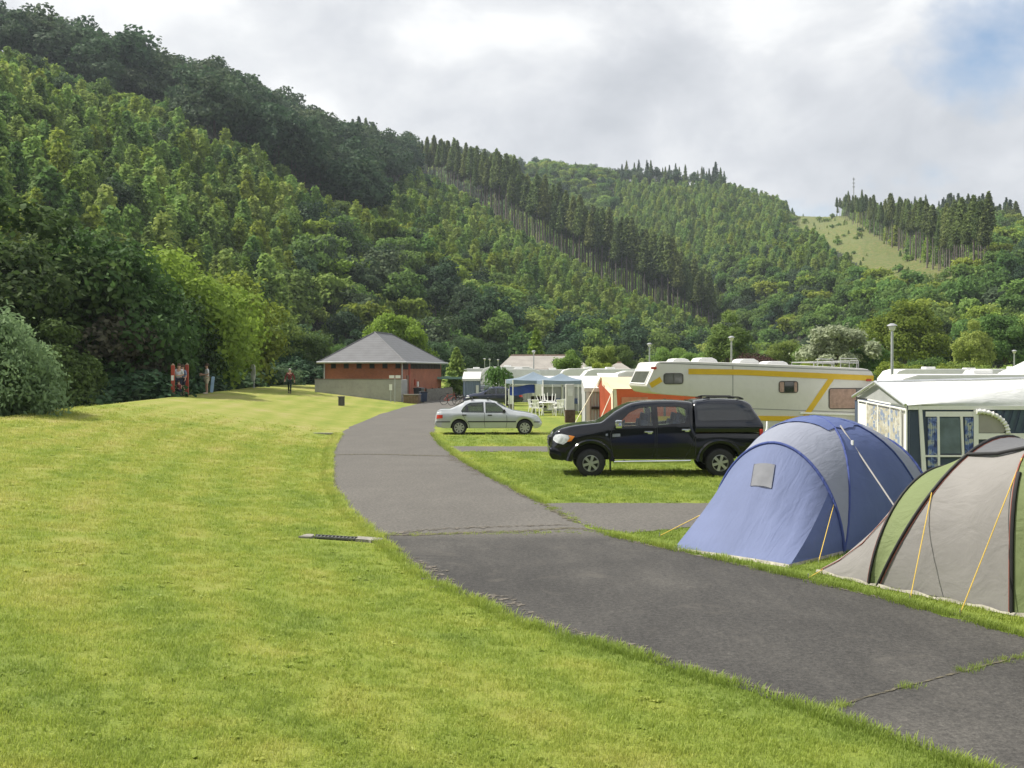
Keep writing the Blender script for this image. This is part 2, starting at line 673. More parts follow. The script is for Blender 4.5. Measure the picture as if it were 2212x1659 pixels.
def asphalt_mat():
    m, nt, N, L, b = nodes_of('asphalt')
    g = N.new('ShaderNodeNewGeometry')
    pos = g.outputs['Position']
    big = noise_node(N, L, 0.45, 5.0, 0.6, pos, 0.5)
    mp_ = N.new('ShaderNodeMapping')
    mp_.inputs['Rotation'].default_value = (0, 0, 0.45)
    mp_.inputs['Scale'].default_value = (1.6, 0.35, 1)
    L.new(pos, mp_.inputs['Vector'])
    wear = noise_node(N, L, 1.1, 5.0, 0.65, mp_.outputs[0])
    fine = noise_node(N, L, 60.0, 4.0, 0.75, pos)
    spk = N.new('ShaderNodeTexVoronoi')
    spk.inputs['Scale'].default_value = 48.0
    L.new(pos, spk.inputs['Vector'])
    a = math_node(N, L, 'ADD', math_node(N, L, 'MULTIPLY', big.outputs['Fac'], 0.6), math_node(N, L, 'MULTIPLY', wear.outputs['Fac'], 0.4))
    r = ramp_node(N, L, a, [(0.32, (0.033, 0.032, 0.031)), (0.5, (0.050, 0.048, 0.0455)), (0.68, (0.080, 0.076, 0.070))])
    v = ramp_node(N, L, fine.outputs['Fac'], [(0.28, (0.50, 0.50, 0.50)), (0.70, (1.5, 1.5, 1.5))])
    c = mix_node(N, L, 1.0, r.outputs[0], v.outputs[0], 'MULTIPLY')
    grit = noise_node(N, L, 19.0, 3.0, 0.8, pos)
    v2 = ramp_node(N, L, grit.outputs['Fac'], [(0.3, (0.60, 0.60, 0.60)), (0.7, (1.42, 1.40, 1.36))])
    c = mix_node(N, L, 1.0, c, v2.outputs[0], 'MULTIPLY')
    patch_ = noise_node(N, L, 0.9, 6.0, 0.7, pos, 1.2)
    pr = ramp_node(N, L, patch_.outputs['Fac'], [(0.56, (0, 0, 0)), (0.70, (0.6, 0.6, 0.6))])
    c = mix_node(N, L, pr.outputs[0], c, (0.095, 0.087, 0.076))
    st = ramp_node(N, L, spk.outputs['Distance'], [(0.0, (1, 1, 1)), (0.12, (0, 0, 0))])
    c = mix_node(N, L, math_node(N, L, 'MULTIPLY', st.outputs[0], 0.75), c, (0.35, 0.33, 0.31))
    # the older surface further along is paler and drier
    s = N.new('ShaderNodeSeparateXYZ')
    L.new(pos, s.inputs[0])
    old = N.new('ShaderNodeMapRange')
    old.inputs[1].default_value = 15.8
    old.inputs[2].default_value = 16.6
    old.inputs[3].default_value = 0.0
    old.inputs[4].default_value = 0.5
    L.new(s.outputs[1], old.inputs[0])
    oldc = mix_node(N, L, 1.0, (0.158, 0.148, 0.134), v2.outputs[0], 'MULTIPLY')
    c = mix_node(N, L, old.outputs[0], c, oldc)
    L.new(c, b.inputs['Base Color'])
    b.inputs['Roughness'].default_value = 0.85
    b.inputs['Specular IOR Level'].default_value = 0.3
    bp = N.new('ShaderNodeBump')
    bp.inputs['Strength'].default_value = 0.5
    bp.inputs['Distance'].default_value = 0.006
    L.new(fine.outputs['Fac'], bp.inputs['Height'])
    L.new(bp.outputs[0], b.inputs['Normal'])
    return m


MAT_LAWN = lawn_mat()
MAT_ROAD = asphalt_mat()


def axis(parts):
    out = []
    for a, b, s in parts:
        out += list(np.arange(a, b, s))
    out.append(parts[-1][1])
    return np.array(out)


def sheet(name, xs, ys, hf, mat):
    X, Y = np.meshgrid(xs, ys)
    Z = hf(X, Y)
    nx, ny = len(xs), len(ys)
    co = np.stack([X, Y, Z], -1).reshape(-1, 3)
    idx = np.arange(nx * ny).reshape(ny, nx)
    q = np.stack([idx[:-1, :-1], idx[:-1, 1:], idx[1:, 1:], idx[1:, :-1]], -1).reshape(-1, 4)
    return raw_mesh(name, co, q, mat)


def raw_mesh(name, co, q, mat, smooth=True):
    me = bpy.data.meshes.new(name)
    k = q.shape[1]
    me.vertices.add(len(co))
    me.vertices.foreach_set('co', np.ascontiguousarray(co, dtype=np.float32).ravel())
    me.loops.add(q.size)
    me.loops.foreach_set('vertex_index', np.ascontiguousarray(q, dtype=np.int32).ravel())
    me.polygons.add(len(q))
    me.polygons.foreach_set('loop_start', np.arange(0, q.size, k, dtype=np.int32))
    if smooth:
        me.polygons.foreach_set('use_smooth', np.ones(len(q), bool))
    for m in (mat if isinstance(mat, (list, tuple)) else [mat]):
        me.materials.append(m)
    me.update(calc_edges=True)
    return me


def link(name, me, parent=None):
    o = bpy.data.objects.new(name, me)
    C.objects.link(o)
    o.parent = parent
    return o


gx = axis([(-1500, -160, 120), (-160, -40, 8), (-40, -9, 0.5), (-9, 8, 0.09), (8, 16, 0.8), (16, 40, 3), (40, 160, 12), (160, 1501, 120)])
gy = axis([(-60, -4, 4), (-4, 4, 0.6), (4, 22, 0.12), (22, 60, 0.35), (60, 110, 0.8), (110, 180, 5), (180, 1801, 90)])
tag(link('lawn', sheet('lawn', gx, gy, gh, MAT_LAWN)), kind='structure')


# ------------------------------------------------------------------ road and parking pads
def jag(n, amp, seed):
    r = np.random.default_rng(seed)
    a = r.normal(0, 1, n)
    k = np.array([1, 2, 3, 2, 1]) / 9.0
    return np.convolve(a, k, 'same') * amp + r.normal(0, amp * 0.25, n)


ys_r = axis([(-2, 20, 0.08), (20, 50, 0.2), (50, 125, 0.8)])
ns = len(ys_r)
edge_l = xe(ys_r) + jag(ns, 0.06, 1)
edge_r = xr_road(ys_r) + jag(ns, 0.07, 2)
cols = np.linspace(0, 1, 13)
co = np.stack([np.outer(1 - cols, edge_l).T + np.outer(cols, edge_r).T, np.repeat(ys_r[:, None], 13, 1),
               np.full((ns, 13), 0.006)], -1).reshape(-1, 3)
idx = np.arange(ns * 13).reshape(ns, 13)
q = np.stack([idx[:-1, :-1], idx[:-1, 1:], idx[1:, 1:], idx[1:, :-1]], -1).reshape(-1, 4)
tag(link('road', raw_mesh('road', co, q, MAT_ROAD)), kind='structure')


def ragged(poly, seed, amp=0.05, step=0.15):
    out = []
    r = np.random.default_rng(seed)
    for i in range(len(poly)):
        a = np.array(poly[i]); b = np.array(poly[(i + 1) % len(poly)])
        n = max(1, int(np.linalg.norm(b - a) / step))
        for k in range(n):
            p = a + (b - a) * k / n
            out.append(tuple(p + r.normal(0, amp * 0.5, 2)))
    return out


m_pad = MB()
m_pad.plate(ragged(PAD1, 3), -0.04, 0.010)
tag(m_pad.build('parking_pad', MAT_ROAD), kind='structure')
m_pad = MB()
m_pad.plate(ragged(PAD2, 4), -0.04, 0.010)
tag(m_pad.build('parking_pad', MAT_ROAD), kind='structure')

# joints across the road and crumbling gravel along its edges, lying on the asphalt
MAT_JOINT = M('joint_dirt', (0.085, 0.075, 0.05), 0.95, var=0.5, scale=9)
MAT_GRAVEL = M('edge_gravel', (0.118, 0.104, 0.085), 0.95, var=0.5, scale=22, bump=0.6, bscale=90)


def crumble(m, scale, lo, hi):
    """lets the surface break up into separate crumbs"""
    N, L = m.node_tree.nodes, m.node_tree.links
    g = N.new('ShaderNodeNewGeometry')
    n = noise_node(N, L, scale, 5.0, 0.72, g.outputs['Position'])
    f = ramp_node(N, L, n.outputs['Fac'], [(lo, (0, 0, 0)), (hi, (1, 1, 1))])
    tp_ = N.new('ShaderNodeBsdfTransparent')
    mx = N.new('ShaderNodeMixShader')
    L.new(f.outputs[0], mx.inputs[0])
    L.new(tp_.outputs[0], mx.inputs[1])
    L.new(N['Principled BSDF'].outputs[0], mx.inputs[2])
    L.new(mx.outputs[0], N['Material Output'].inputs['Surface'])


crumble(MAT_GRAVEL, 11.0, 0.46, 0.56)
crumble(MAT_JOINT, 9.0, 0.36, 0.50)


def strip(mb, pts, w, seed, z=0.011):
    pts = spline(pts, 14)
    r = np.random.default_rng(seed)
    rows = []
    for i, p in enumerate(pts):
        a = np.array(pts[max(i - 1, 0)]); b = np.array(pts[min(i + 1, len(pts) - 1)])
        t = b - a
        t = t / (np.linalg.norm(t) + 1e-9)
        n = np.array([-t[1], t[0]])
        end = min(1.0, 6.0 * min(i, len(pts) - 1 - i) / len(pts) + 0.15)
        w1, w2 = (w * end * (0.35 + 0.9 * r.random()) for _ in (0, 1))
        j = r.normal(0, w * 0.25)
        c = np.array(p)
        rows.append([tuple(c + n * (w1 + j)) + (z,), tuple(c + n * (j - w2)) + (z,)])
    mb.grid(rows)


def gpt(u, v):
    p = G(u, v)
    return (p.x, p.y)


j = MB()
strip(j, [gpt(812, 1157), gpt(900, 1156), gpt(1010, 1151), gpt(1130, 1148), gpt(1230, 1142), gpt(1305, 1150)], 0.10, 1)
strip(j, [gpt(1762, 1541), gpt(1860, 1512), gpt(1960, 1484), gpt(2090, 1450), gpt(2260, 1405)], 0.016, 2, 0.012)
strip(j, [gpt(1168, 1086), gpt(1200, 1106), gpt(1252, 1132)], 0.07, 3, 0.013)
strip(j, [gpt(718, 983), gpt(800, 982), gpt(900, 984), gpt(985, 986)], 0.12, 5, 0.0125)
tag(j.build('road_joint', MAT_JOINT), kind='structure')
j = MB()
strip(j, [gpt(868, 1200), gpt(905, 1224), gpt(945, 1252), gpt(990, 1275)], 0.15, 6, 0.012)
strip(j, [gpt(905, 1216), gpt(960, 1238)], 0.07, 26, 0.0135)
strip(j, [gpt(1022, 1284), gpt(1070, 1292), gpt(1120, 1312)], 0.15, 7, 0.012)
strip(j, [gpt(1130, 1318), gpt(1200, 1350), gpt(1275, 1376)], 0.07, 27, 0.012)
strip(j, [gpt(1285, 1376), gpt(1340, 1390), gpt(1395, 1408)], 0.12, 8, 0.012)
strip(j, [gpt(1420, 1418), gpt(1560, 1460), gpt(1720, 1510)], 0.05, 28, 0.012)
strip(j, [gpt(822, 1165), gpt(845, 1185), gpt(868, 1202)], 0.06, 29, 0.0135)
strip(j, [gpt(975, 982), gpt(1010, 1003), gpt(1055, 1030)], 0.26, 9, 0.012)
strip(j, [gpt(1062, 1034), gpt(1110, 1062), gpt(1165, 1086)], 0.08, 10, 0.0145)
strip(j, [gpt(1330, 1162), gpt(1500, 1200), gpt(1700, 1242)], 0.06, 11, 0.012)
strip(j, [gpt(1700, 1246), gpt(1900, 1291), gpt(2100, 1338), gpt(2300, 1395)], 0.05, 12, 0.012)
strip(j, [gpt(830, 1158), gpt(920, 1146), gpt(1040, 1140), gpt(1230, 1135)], 0.12, 14, 0.0142)
strip(j, [gpt(716, 1000), gpt(725, 1050), gpt(755, 1115)], 0.05, 15, 0.012)
tag(j.build('gravel_edge', MAT_GRAVEL), kind='structure')


# ------------------------------------------------------------------ hills
def hill_a(x, y):
    """the near hill: steep wooded flank on the left, falling to the right as a spur"""
    y = np.maximum(np.asarray(y, float), 1.0)
    u = CU + F * np.asarray(x, float) / y
    U = [-900, -300, 0, 250, 500, 700, 880, 1000, 1160, 1300, 1430, 1530, 1640, 1760]
    yf = np.interp(u, U, [70, 85, 95, 115, 145, 170, 200, 215, 235, 255, 275, 290, 300, 310])
    yc = np.interp(u, U, [330, 340, 360, 420, 500, 560, 610, 560, 510, 490, 480, 470, 460, 450])
    vc = np.interp(u, U, [110, 95, 118, 192, 238, 322, 364, 434, 532, 622, 690, 745, 792, 815])
    Hc = CH + (VH - vc) / F * yc
    t = (y - yf) / (yc - yf)
    tc = np.clip(t, 0, 1)
    h = Hc * (1.22 * tc - 0.22 * tc * tc)
    h = np.where(t > 1, Hc - (y - yc) * 0.12, h)
    n = np.sin(x * 0.043 + 1.3) * np.sin(y * 0.037) + 0.6 * np.sin(x * 0.091 - y * 0.07) + 0.8 * np.sin(x * 0.021 + y * 0.013)
    h = h + n * 1.5 * np.clip(tc * 3, 0, 1) * np.clip((1 - tc) * 8 + 0.15, 0, 1)
    return np.where(t < 0, np.maximum(-3.0, 14 * t * 1.0), h - 1.0 * (1 - np.clip(t * 20, 0, 1))), t, u


def hill_b(x, y):
    """the farther sunlit hill on the right"""
    y = np.maximum(np.asarray(y, float), 1.0)
    u = CU + F * np.asarray(x, float) / y
    U = [500, 880, 1000, 1080, 1190, 1290, 1370, 1470, 1550, 1610, 1690, 1725, 1780, 1860, 1960, 2040, 2120, 2212, 2400, 2900]
    yf = np.interp(u, [500, 1500, 1620, 1750, 2000, 2212, 2900], [470, 440, 370, 300, 225, 190, 170])
    yc = np.interp(u, [500, 880, 1500, 1720, 2000, 2212, 2900], [980, 960, 860, 830, 690, 590, 520])
    vc = np.interp(u, U, [330, 325, 345, 360, 372, 385, 392, 398, 408, 428, 452, 467, 468, 462, 475, 478, 480, 505, 535, 560])
    Hc = CH + (VH - vc) / F * yc
    t = (y - yf) / (yc - yf)
    tc = np.clip(t, 0, 1)
    h = Hc * (1.15 * tc - 0.15 * tc * tc)
    h = np.where(t > 1, Hc - (y - yc) * 0.15, h)
    n = np.sin(x * 0.033 + 0.4) * np.sin(y * 0.029 + 2) + 0.6 * np.sin(x * 0.071 + y * 0.05)
    h = h + n * 2.0 * np.clip(tc * 3, 0, 1) * np.clip((1 - tc) * 8 + 0.1, 0, 1)
    return np.where(t < 0, np.maximum(-3.0, 14 * t), h - 1.0 * (1 - np.clip(t * 20, 0, 1))), t, u


def to_uv(x, y, z):
    return CU + F * x / y, VH - (z - CH) * F / y


CLEARING = [(1700, 446), (1740, 446), (1800, 448), (1860, 482), (1940, 530), (2080, 594), (2140, 606), (2090, 626), (2010, 622), (1950, 606), (1880, 590), (1830, 556),
            (1775, 520), (1735, 500), (1705, 505)]
TREELESS = [(1712, 446), (1790, 452), (1850, 490), (1930, 538), (2095, 612), (2060, 660), (1960, 655), (1880, 622), (1815, 580),
            (1765, 530), (1722, 500)]


def hill_mat(name, clearing=False):
    m, nt, N, L, b = nodes_of(name)
    g = N.new('ShaderNodeNewGeometry')
    n1 = noise_node(N, L, 0.06, 6.0, 0.65, g.outputs['Position'])
    n2 = noise_node(N, L, 0.5, 6.0, 0.7, g.outputs['Position'])
    r = ramp_node(N, L, n1.outputs['Fac'], [(0.35, (0.014, 0.022, 0.009)), (0.65, (0.030, 0.042, 0.014))])
    c = r.outputs[0]
    if clearing:
        r2 = ramp_node(N, L, n2.outputs['Fac'], [(0.32, (0.075, 0.115, 0.022)), (0.48, (0.125, 0.155, 0.034)), (0.6, (0.175, 0.165, 0.055)), (0.74, (0.23, 0.155, 0.075))])
        c = r2.outputs[0]
    L.new(c, b.inputs['Base Color'])
    b.inputs['Roughness'].default_value = 0.95
    bp = N.new('ShaderNodeBump')
    bp.inputs['Strength'].default_value = 1.0
    bp.inputs['Distance'].default_value = 1.5
    L.new(n2.outputs['Fac'], bp.inputs['Height'])
    L.new(bp.outputs[0], b.inputs['Normal'])
    return m


MAT_HILL = hill_mat('forest_floor')
MAT_CLEAR = hill_mat('dry_clearing', True)


def hill_sheet(hf, u0, u1, nu, y0, y1, ny, clear=None):
    us = np.linspace(u0, u1, nu)
    ys = y0 + (y1 - y0) * np.linspace(0, 1, ny) ** 1.15
    U, Y = np.meshgrid(us, ys)
    X = (U - CU) / F * Y
    Z, T, _ = hf(X, Y)
    co = np.stack([X, Y, Z], -1).reshape(-1, 3)
    idx = np.arange(nu * ny).reshape(ny, nu)
    q = np.stack([idx[:-1, :-1], idx[:-1, 1:], idx[1:, 1:], idx[1:, :-1]], -1).reshape(-1, 4)
    me = raw_mesh('hill', co, q, [MAT_HILL, MAT_CLEAR])
    if clear:
        c = co[q].mean(1)
        pu, pv = to_uv(c[:, 0], c[:, 1], c[:, 2])
        wob = 7 * np.sin(c[:, 0] * 0.31 + c[:, 1] * 0.17) + 5 * np.sin(c[:, 0] * 0.7 - c[:, 1] * 0.4)
        me.polygons.foreach_set('material_index', in_poly(pu + wob, pv + wob * 0.6, clear).astype(np.int32))
    return tag(link('hill', me), kind='structure')


hill_sheet(hill_a, -900, 1760, 160, 60, 900, 110)
hill_sheet(hill_b, 500, 2900, 420, 160, 1350, 240, CLEARING)
# the other side of the valley, unseen behind the photographer, added to darken reflections
bx = np.linspace(-1200, 1200, 60)
by = np.linspace(-700, -110, 30)
tag(link('hill', sheet('hill', bx, by, lambda X, Y: np.clip((-Y - 125) * 0.42, -3, 130) + 5 * np.sin(X * 0.011) * np.clip((-Y - 125) / 100, 0, 1), MAT_HILL)), kind='structure')


# ------------------------------------------------------------------ trees: leaf clouds and trunks
def unit(v):
    return v / (np.linalg.norm(v, axis=-1, keepdims=True) + 1e-9)


def leaf_cloud(cent, out, size, rng, droop=0.0, aspect=1.6):
    """quads at cent facing roughly out, plus random"""
    n = len(cent)
    nrm = unit(out * 0.9 + rng.normal(0, 0.62, (n, 3)) + np.array([0, 0, 0.35]))
    a = unit(np.cross(nrm, rng.normal(0, 1, (n, 3)) + np.array([0, 0, droop * 4])))
    b = np.cross(nrm, a)
    s = size * rng.uniform(0.6, 1.35, (n, 1))
    a = a * s * 0.5
    b = b * s * 0.5 * aspect
    bend = nrm * s * 0.12
    co = np.stack([cent - b, cent + a + bend, cent + b, cent - a + bend], 1).reshape(-1, 3)
    return co


def broad_points(n, rng, h=12.0, w=9.0, base=0.18, lobes=34, clump=0.24):
    """leaf positions of a round crown made of many uneven clumps"""
    cz = h * (base + 1) / 2
    rz = h * (1 - base) / 2
    cs, rs = [], []
    for i in range(lobes):
        d = unit(rng.normal(0, 1, 3))
        if d[2] < -0.55:
            d[2] *= -0.6
        k = rng.uniform(0.45, 0.92) if i > lobes * 0.2 else rng.uniform(0.1, 0.5)
        cs.append([d[0] * w / 2 * k * (1 - 0.25 * max(0, d[2])), d[1] * w / 2 * k * (1 - 0.25 * max(0, d[2])), cz + d[2] * rz * k])
        rs.append(w * clump * rng.uniform(0.6, 1.1) * 0.62)
    cs, rs = np.array(cs), np.array(rs)
    pick = rng.choice(lobes, n, p=rs ** 2 / (rs ** 2).sum())
    d = unit(rng.normal(0, 1, (n, 3)) + np.array([0, 0, 0.25]))
    rad = rs[pick][:, None] * rng.uniform(0.55, 1.08, (n, 1)) ** 0.6
    pts = cs[pick] + d * rad * np.array([1.1, 1.1, 0.8])
    pts = pts + rng.normal(0, 0.016 * w, (n, 3)) + d * (rng.uniform(0, 1, (n, 1)) > 0.93) * rng.uniform(0, 0.07, (n, 1)) * w
    whole = unit((pts - np.array([0, 0, cz])) / np.array([w / 2, w / 2, rz]))
    return pts, unit(d * 0.75 + whole * 0.6), cs


def cone_points(n, rng, h, w, base, tiers, ragged_=0.25, shape=1.0, tier_cut=0.5):
    """leaf positions of a conifer or a slim young tree: drooping whorls"""
    t = rng.uniform(0, 1, n) ** (1.25)
    z = h * (base + (1 - base) * t)
    prof = (1 - t) ** shape * np.minimum(1.0, 0.35 + t * 6)
    ph = rng.uniform(0, 2 * PI, n)
    nb = 9
    lob = 1 + ragged_ * np.sin(ph * nb + np.floor(t * tiers) * 2.4) + rng.normal(0, 0.08, n)
    ti = (t * tiers) % 1.0
    r = w / 2 * prof * lob * (1.12 - tier_cut * ti) * rng.uniform(0.45, 1.0, n) ** 0.5
    pts = np.stack([r * np.cos(ph), r * np.sin(ph), z - 0.14 * r], -1)
    out = np.stack([np.cos(ph), np.sin(ph), np.full(n, 0.45)], -1)
    return pts, unit(out)


def crown_mesh(name, co, mat, rng):
    n = len(co) // 4
    q = np.arange(n * 4).reshape(n, 4)
    me = raw_mesh(name, co, q, mat, smooth=False)
    at = me.attributes.new('leaf_rnd', 'FLOAT', 'FACE')
    at.data.foreach_set('value', rng.uniform(0, 1, n).astype(np.float32))
    return me


def trunk_mb(h, r, rng, limbs=None, lean=0.03, n=8):
    mb = MB()
    pts, rs = [], []
    for i in range(7):
        t = i / 6
        pts.append((math.sin(t * 3 + h) * lean * h * t, math.cos(t * 2.3) * lean * h * t * 0.6, h * t - 0.4 * (i == 0)))
        rs.append(r * (1.35 if i == 0 else 1) * (1 - 0.8 * t))
    mb.tube(pts, rs, n)
    if limbs is not None:
        for c in limbs:
            z0 = max(h * 0.18, min(h * 0.75, c[2] * rng.uniform(0.45, 0.7)))
            k = z0 / h
            a = Vector((math.sin(k * 3 + h) * lean * h * k, math.cos(k * 2.3) * lean * h * k * 0.6, z0))
            b = Vector(c)
            mid = a.lerp(b, 0.5) + Vector((0, 0, -0.06 * (b - a).length))
            mb.tube([a, mid, b], [r * 0.38, r * 0.24, r * 0.07], 5)
    return mb


BARK = M('bark', (0.085, 0.07, 0.052), 0.95, var=0.4, scale=3.0, bump=0.6, bscale=18)
BARK_PALE = M('bark_pale', (0.21, 0.18, 0.15), 0.95, var=0.35, scale=3.0, bump=0.5, bscale=14)

LEAF_MID = foliage_mat('leaf_mid', (0.055, 0.112, 0.028), (0.20, 0.31, 0.080), 0.48, 0.02)
LEAF_STREAM_SHADE = foliage_mat('leaf_stream_shade', (0.032, 0.066, 0.020), (0.120, 0.190, 0.052), 0.38, 0.02)  # stream wood leaves, colour darkened to stand for its deep shade
LEAF_BRIGHT = foliage_mat('leaf_bright', (0.095, 0.155, 0.022), (0.31, 0.40, 0.065), 0.46, 0.018)
LEAF_DARK = foliage_mat('leaf_dark', (0.025, 0.058, 0.028), (0.092, 0.160, 0.070), 0.36, 0.02)
LEAF_WILLOW = foliage_mat('leaf_willow', (0.085, 0.150, 0.065), (0.28, 0.39, 0.19), 0.4, 0.015)
LEAF_SILVER = foliage_mat('leaf_silver', (0.14, 0.18, 0.10), (0.40, 0.44, 0.29), 0.35, 0.01)
LEAF_BROWN = foliage_mat('leaf_brown', (0.060, 0.064, 0.038), (0.22, 0.20, 0.135), 0.3, 0.015)
LEAF_SPRUCE = foliage_mat('leaf_spruce', (0.048, 0.085, 0.026), (0.215, 0.270, 0.075), 0.40, 0.02)
LEAF_COPPER = foliage_mat('leaf_copper', (0.045, 0.022, 0.020), (0.13, 0.07, 0.055), 0.3, 0.015)
LEAF_YOUNG = foliage_mat('leaf_young', (0.105, 0.182, 0.040), (0.36, 0.47, 0.120), 0.50, 0.022)
LEAF_OLD = foliage_mat('leaf_old', (0.024, 0.055, 0.030), (0.105, 0.155, 0.072), 0.34, 0.025)  # mature foliage, darkened further to stand for cloud shadow on the crest


# detailed crowns (near the stream and round the campsite), a unit tree is 12 m tall
def broad_kit(seed, leaves, h, w, base, lobes, clump, size, aspect=1.6):
    rng = np.random.default_rng(seed)
    pts, out, cs = broad_points(leaves, rng, h, w, base, lobes, clump)
    return leaf_cloud(pts, out, size, rng, 0.0, aspect), cs, rng


KITS = {}


def kit(key, seed, leaves, h, w, base, lobes, clump, size, aspect=1.6):
    co, cs, rng = broad_kit(seed, leaves, h, w, base, lobes, clump, size, aspect)
    tr = trunk_mb(h * 0.8, h * 0.017, rng, cs[:14]).mesh('trunk', BARK, smooth=60)
    KITS[key] = (co, tr, h)


kit('round', 1, 24000, 12, 9.5, 0.06, 60, 0.23, 0.22)
kit('oval', 2, 22000, 12, 7.5, 0.04, 56, 0.25, 0.21)
kit('wide', 3, 26000, 12, 12.0, 0.05, 70, 0.20, 0.23)
kit('bush', 4, 34000, 6, 6.6, 0.0, 64, 0.21, 0.085, 2.4)
kit('hedge', 5, 9000, 3, 3.6, 0.0, 34, 0.24, 0.095)
kit('lollipop', 6, 9000, 6, 4.4, 0.12, 32, 0.27, 0.15)
kit('spray', 7, 10000, 6, 5.6, 0.08, 44, 0.17, 0.13, 2.6)
CROWNS = {}


def tree(key, leafmat, x, y, h, label, name='tree', cat='tree', group=None, wide=1.0, rot=None, z=None, sink=0.0):
    co, tr, h0 = KITS[key]
    ck = (key, leafmat.name)
    if ck not in CROWNS:
        CROWNS[ck] = crown_mesh('crown', co, leafmat, np.random.default_rng(len(CROWNS)))
    s = h / h0
    zz = gz(x, y) if z is None else z
    t = empty(name, (x, y, zz - sink), random.uniform(0, 6.28) if rot is None else rot, label, cat, group)
    t.scale = (s * wide, s * wide, s)
    link('trunk', tr, t)
    link('crown', CROWNS[ck], t)
    return t


def tuv(key, leafmat, u, vtop, d, label, zb=None, **kw):
    """a tree whose top is seen at (u, vtop), d metres away"""
    if zb is not None and zb < -1 and u < 700:
        d = max(d, min((14.2 if key == 'bush' else 16.8) / ((CU - u) / F - 0.085), 150 - 0.05 * abs(u)) + (0 if key == 'bush' else d % 7))
    p = P(u, vtop, d)
    zz = gz(p.x, p.y) if zb is None else zb
    return tree(key, leafmat, p.x, p.y, p.z - zz, label, z=zz, **kw)


g_stream = 'trees along the stream behind the bank'
# the stream wood on the left, nearest first
tuv('bush', LEAF_WILLOW, -12, 672, 33.5, 'pale grey-green willow bush at the left edge, nearest of the trees', name='willow_bush', cat='bush', zb=-2.2, wide=0.74)
tuv('round', LEAF_STREAM_SHADE, -40, 470, 54, 'tall blue-green tree rising behind the pale willow bush at the left edge', group=g_stream, zb=-2.4)
tuv('oval', LEAF_STREAM_SHADE, 45, 425, 58, 'tall slender tree at the far left, its top against the plantation', group=g_stream, zb=-2.4, wide=1.2)
tuv('oval', LEAF_BROWN, 205, 585, 46, 'brownish half-withered tree left of the red posts', group=g_stream, zb=-2.4, wide=1.15)
tuv('wide', LEAF_STREAM_SHADE, 200, 480, 62, 'broad mid-green tree above the brownish withered one', group=g_stream, zb=-2.4)
tuv('round', LEAF_STREAM_SHADE, 330, 600, 60, 'mid-green round tree standing behind the red posts', group=g_stream, zb=-2.4)
tuv('wide', LEAF_BRIGHT, 365, 515, 75, 'tall spreading olive-green tree above the red posts', group=g_stream, zb=-2.4)
tuv('oval', LEAF_STREAM_SHADE, 410, 665, 72, 'low dark-green tree just right of the red posts', group=g_stream, zb=-2.4)
tuv('round', LEAF_BRIGHT, 490, 560, 86, 'rounded yellow-green tree whose right side is brightly sunlit', group=g_stream, zb=-2.4)
tuv('oval', LEAF_STREAM_SHADE, 520, 690, 84, 'dark bushy tree directly behind the white oval sign', group=g_stream, zb=-2.4)
tuv('round', LEAF_YOUNG, 585, 650, 100, 'light green tree above the walking person in dark red', group=g_stream, zb=-2.4)
tuv('oval', LEAF_DARK, 612, 730, 98, 'low dark tree right behind the walking person', group=g_stream, zb=-2.4, wide=1.2)
tuv('round', LEAF_STREAM_SHADE, 660, 700, 118, 'green tree at the left end of the toilet block, farthest of the stream wood', group=g_stream, zb=-2.0)
tuv('oval', LEAF_STREAM_SHADE, 128, 690, 50, 'shady green tree between the willow bush and the withered tree', group=g_stream, zb=-2.4)
tuv('wide', LEAF_DARK, 270, 720, 52, 'low dark tree at the foot of the withered tree', group=g_stream, zb=-2.4, wide=0.8)
# undergrowth closing the foot of the stream wood
g_under = 'dark bushes at the foot of the stream wood'
for i, (u, vt, d) in enumerate([(130, 800, 38), (215, 775, 43), (300, 780, 50), (355, 770, 58), (430, 765, 66), (470, 760, 74),
                                (545, 765, 84), (590, 770, 94), (640, 765, 105), (685, 765, 116), (-40, 800, 50), (88, 790, 47)]):
    lab = ['dark bush right of the pale willow bush', 'dark bush below the brownish withered tree', 'dark bush left of the red posts',
           'dark bush just behind the left red post', 'dark bush between the red posts and the person in white',
           'dark bush right of the person in white top', 'dark bush behind the white oval sign', 'dark bush left of the walking person',
           'dark bush right of the walking person', 'dark bush at the left corner of the concrete wall',
           'dark bush at the very left edge under the willow', 'dark bush half hidden by the pale willow bush'][i]
    tuv('hedge', LEAF_DARK, u, vt, d, lab, name='bush', cat='bush', group=g_under, zb=-2.5, wide=1.5)

